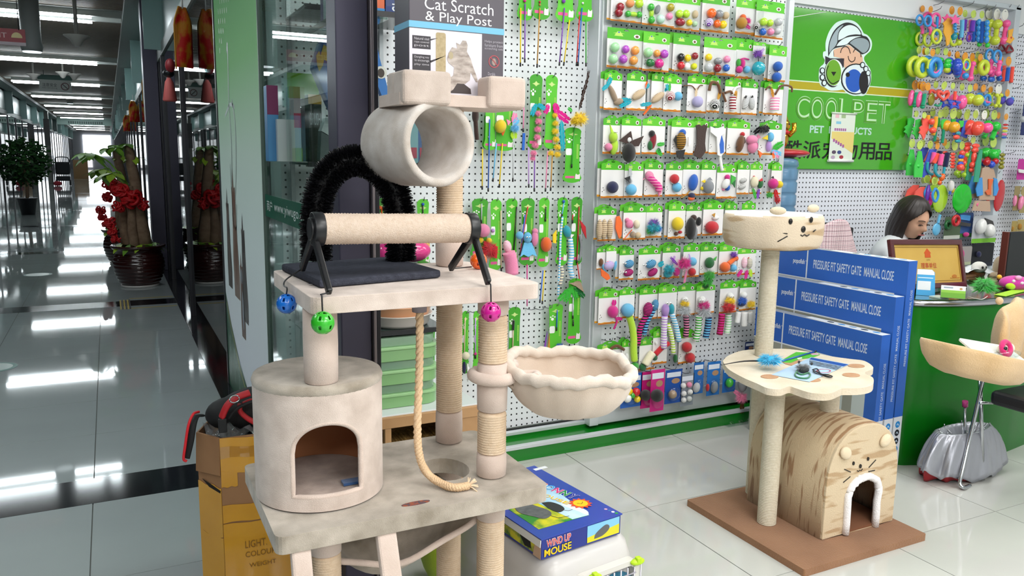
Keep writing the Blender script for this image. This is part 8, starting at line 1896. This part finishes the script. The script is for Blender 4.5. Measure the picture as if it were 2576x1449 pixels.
# stroller, carton, banners, signs
sx_, sy_ = -1.65, 37; t = thing('stroller', (sx_, sy_, 0), 'dark folding pushchair parked far down the corridor', 'stroller')
obj('seat', MB().box((sx_-.25, sy_-.2, .45), (sx_+.25, sy_+.2, .95)), mat('15171b', .8), t, bev=.06); obj('basket', MB().box((sx_-.25, sy_-.25, .2), (sx_+.25, sy_+.2, .38)), mat('1d1f24', .8), t, bev=.03); obj('red_bag', MB().ball((sx_-.2, sy_-.3, .1), (.16, .1, .1), 12, 8), cloth('a8283a'), t)
obj('handle', MB().tube(spl([(sx_-.24, sy_, .9), (sx_-.2, sy_-.1, 1.12), (sx_+.2, sy_-.1, 1.12), (sx_+.24, sy_, .9)], 5), .02, 8), BKT, t)
for dx in (-.24, .24): obj('wheel', MB().torus((sx_+dx, sy_-.15, .13), .10, .03, (1, 0, 0), 18, 7), BKT, t)
tag(obj('far_carton', MB().box((-1.6, 46.5, 0), (-.95, 47.1, .95)), mat('8a6a44', .7)), 'brown carton standing far down the corridor behind the pushchair', 'box')
def banner(x, y, z0, z1, w_, lab):
    w_ *= .36
    t = thing('hanging_banner', (x, y, z0), lab, 'banner', 'red banners on the corridor glass')
    obj('cloth', MB().grid(lambda u, v: V((x+(v-.5)*w_*(.4+.6*min(1, u*4)), y+.012*math.sin(5*v+3*u)+(v-.5)*.05, z1-(z1-z0)*u)), 14, 8), mat('d81a14', .55, c2='d98a1a', scale=14, amt=.12, stretch=(1, 1, .6)), t, shell=.006)
    obj('gold_edge', MB().grid(lambda u, v: V((x-w_*.5*(.4+.6*min(1, u*4))-.010*v, y-.03, z1-(z1-z0)*(u*1.04))), 10, 2), mat('d9952a', .5), t, shell=.003); obj('cord', MB().tube([(x, y, z1-.01), (x, y, z1+.12)], .006, 6), mat('c9c9c9', .3), t)
banner(.50, 5.9, 1.92, 2.31, .30, 'large red and gold banner hanging nearest on the corridor glass'); banner(.50, 11.2, 1.97, 2.33, .34, 'second smaller red banner hanging beyond the grey column'); banner(.5, 17.5, 1.95, 2.35, .4, 'small red banner hanging farther along the corridor glass'); banner(.5, 23, 1.9, 2.3, .5, 'tiny red banner hanging farthest along the corridor glass')
t = thing('wind_ornament', (.5, 7.2, 1.75), 'faded pink tassel ornament with a dark bow on the grey column', 'ornament')
c = at(428, 165, X=.44); obj('tassel', MB().lathe([(.045, .0), (.05, .01), (.03, .14), (.012, .17)], at(428, 255, X=.44), 14), mat('d96a66', .6), t); obj('bow', MB().ball(c, (.035, .05, .05), 12, 8), mat('9a2c34', .5), t); obj('dark_clip', MB().ball(c+V((-.01, .06, -.05)), (.04, .08, .03), 10, 7), BKT, t); obj('white_ribbon', MB().tube([c, at(420, 215, X=.44)], .012, 6), paper('cfcdd6'), t)
# hanging signs: red exit board and the notice with a no-smoking ring
P = at(-5, 92, Y=9.0); t = thing('red_sign', (P.x, 9.0, P.z-.1), 'red hanging board under the slatted ceiling at the corridor edge', 'sign')
fr = frame((P.x-.3, 9.0, P.z-.07), (1, 0, 0), (0, 0, 1)); obj('board', MB().prism(rect(0, 0, .52, .15), fr, -.01, 0), paper('96222c'), t); obj('white_strip', MB().prism(rect(0, 0, .52, .03), fr, 0, .002), paper('b9a9ae'), t); obj('yellow_arch', MB().prism(ell(.45, .07, .045, .05, 12, 0, PI), fr, 0, .002), paper('d9c48a'), t); obj('lettering', letter(MB(), '出口 EXIT', fr, .05, .06, .32, .06, .002), paper('d9b9b4'), t)
for dx in (.05, .47): obj('hanger', MB().tube([(P.x-.3+dx, 9, P.z+.07), (P.x-.3+dx, 9, 3.1)], .004, 6), BKT, t)
P = at(97, 199, Y=20.5); Q = at(181, 233, Y=20.5); t = thing('notice_sign', ((P.x+Q.x)/2, 20.5, Q.z), 'white hanging notice with a no-smoking ring over the corridor', 'sign')
fr = frame((P.x, 20.5, Q.z), (1, 0, 0), (0, 0, 1)); w_ = Q.x-P.x; h = P.z-Q.z
obj('board', MB().prism(rect(0, 0, w_, h), fr, -.02, 0), paper('b9beba'), t); obj('teal_rail', MB().prism(rect(-.02, h, w_+.02, h+.10), fr, -.03, .01), paper('2b5a50'), t); m = letter(MB(), '注意安全', fr, w_*.1, h*.42, w_*.45, h*.3, .003); letter(m, 'No smoking', fr, w_*.1, h*.25, w_*.45, h*.1, .003); obj('lettering', m, paper('22262a'), t)
[obj('hanger', MB().tube([(q_, 20.5, Q.z+h), (q_, 20.5, 3.1)], .006, 6), BKT, t) for q_ in (P.x+.1, Q.x-.1)]
obj('ring', MB().prism(ell(w_*.8, h*.48, h*.33, n=24), fr, .001, .004, holes=[ell(w_*.8, h*.48, h*.25, n=24)]), paper('6d4a4a'), t); obj('slash', MB().prism(stroke([(w_*.8-h*.22, h*.7), (w_*.8+h*.22, h*.26)], h*.07), fr, .001, .004), paper('3a3a3e'), t)
# ceiling fittings
for px, py, Y, kind in ((193, 96, 10.2, 'cone'), (80, 118, 10.6, 'drum'), (84, 190, 19, 'cone'), (158, 185, 18.5, 'cone'), (186, 190, 19, 'cone'), (176, 257, 33, 'drum')):
    P = at(px, py, Y=Y); t = thing('ceiling_speaker' if kind == 'cone' else 'ceiling_downlight', (P.x, Y, P.z-.05), ('white cone-shaped ceiling speaker, %s' if kind == 'cone' else 'round ceiling downlight, %s') % {193: 'nearest to the shop', 84: 'left above the hanging notice', 158: 'centred above the hanging notice', 186: 'right beside the hanging notice', 80: 'near the red hanging board', 176: 'beyond the hanging notice'}[px], 'speaker' if kind == 'cone' else 'light')
    if kind == 'cone': obj('horn', MB().lathe([(.02, -.09), (.035, -.08), (.07, -.02), (.13, .02), (.13, .03)], P, 24), mat('c9c5bf', .5), t); obj('mount', MB().tube([P+V((0, 0, .03)), V((P.x, P.y, 3.11))], .02, 8), mat('a9a59f', .5), t)
    else: obj('housing', MB().lathe([(.10, -.05), (.11, .0), (.10, .06), (.10, 3.11-P.z)], P, 24), mat('a9adad', .5), t); obj('lens', MB().lathe([(.09, -.06), (.095, -.05)], P, 24), mat('eaf4fa', .3, emit=1.5), t)
bpy.context.view_layer.update()
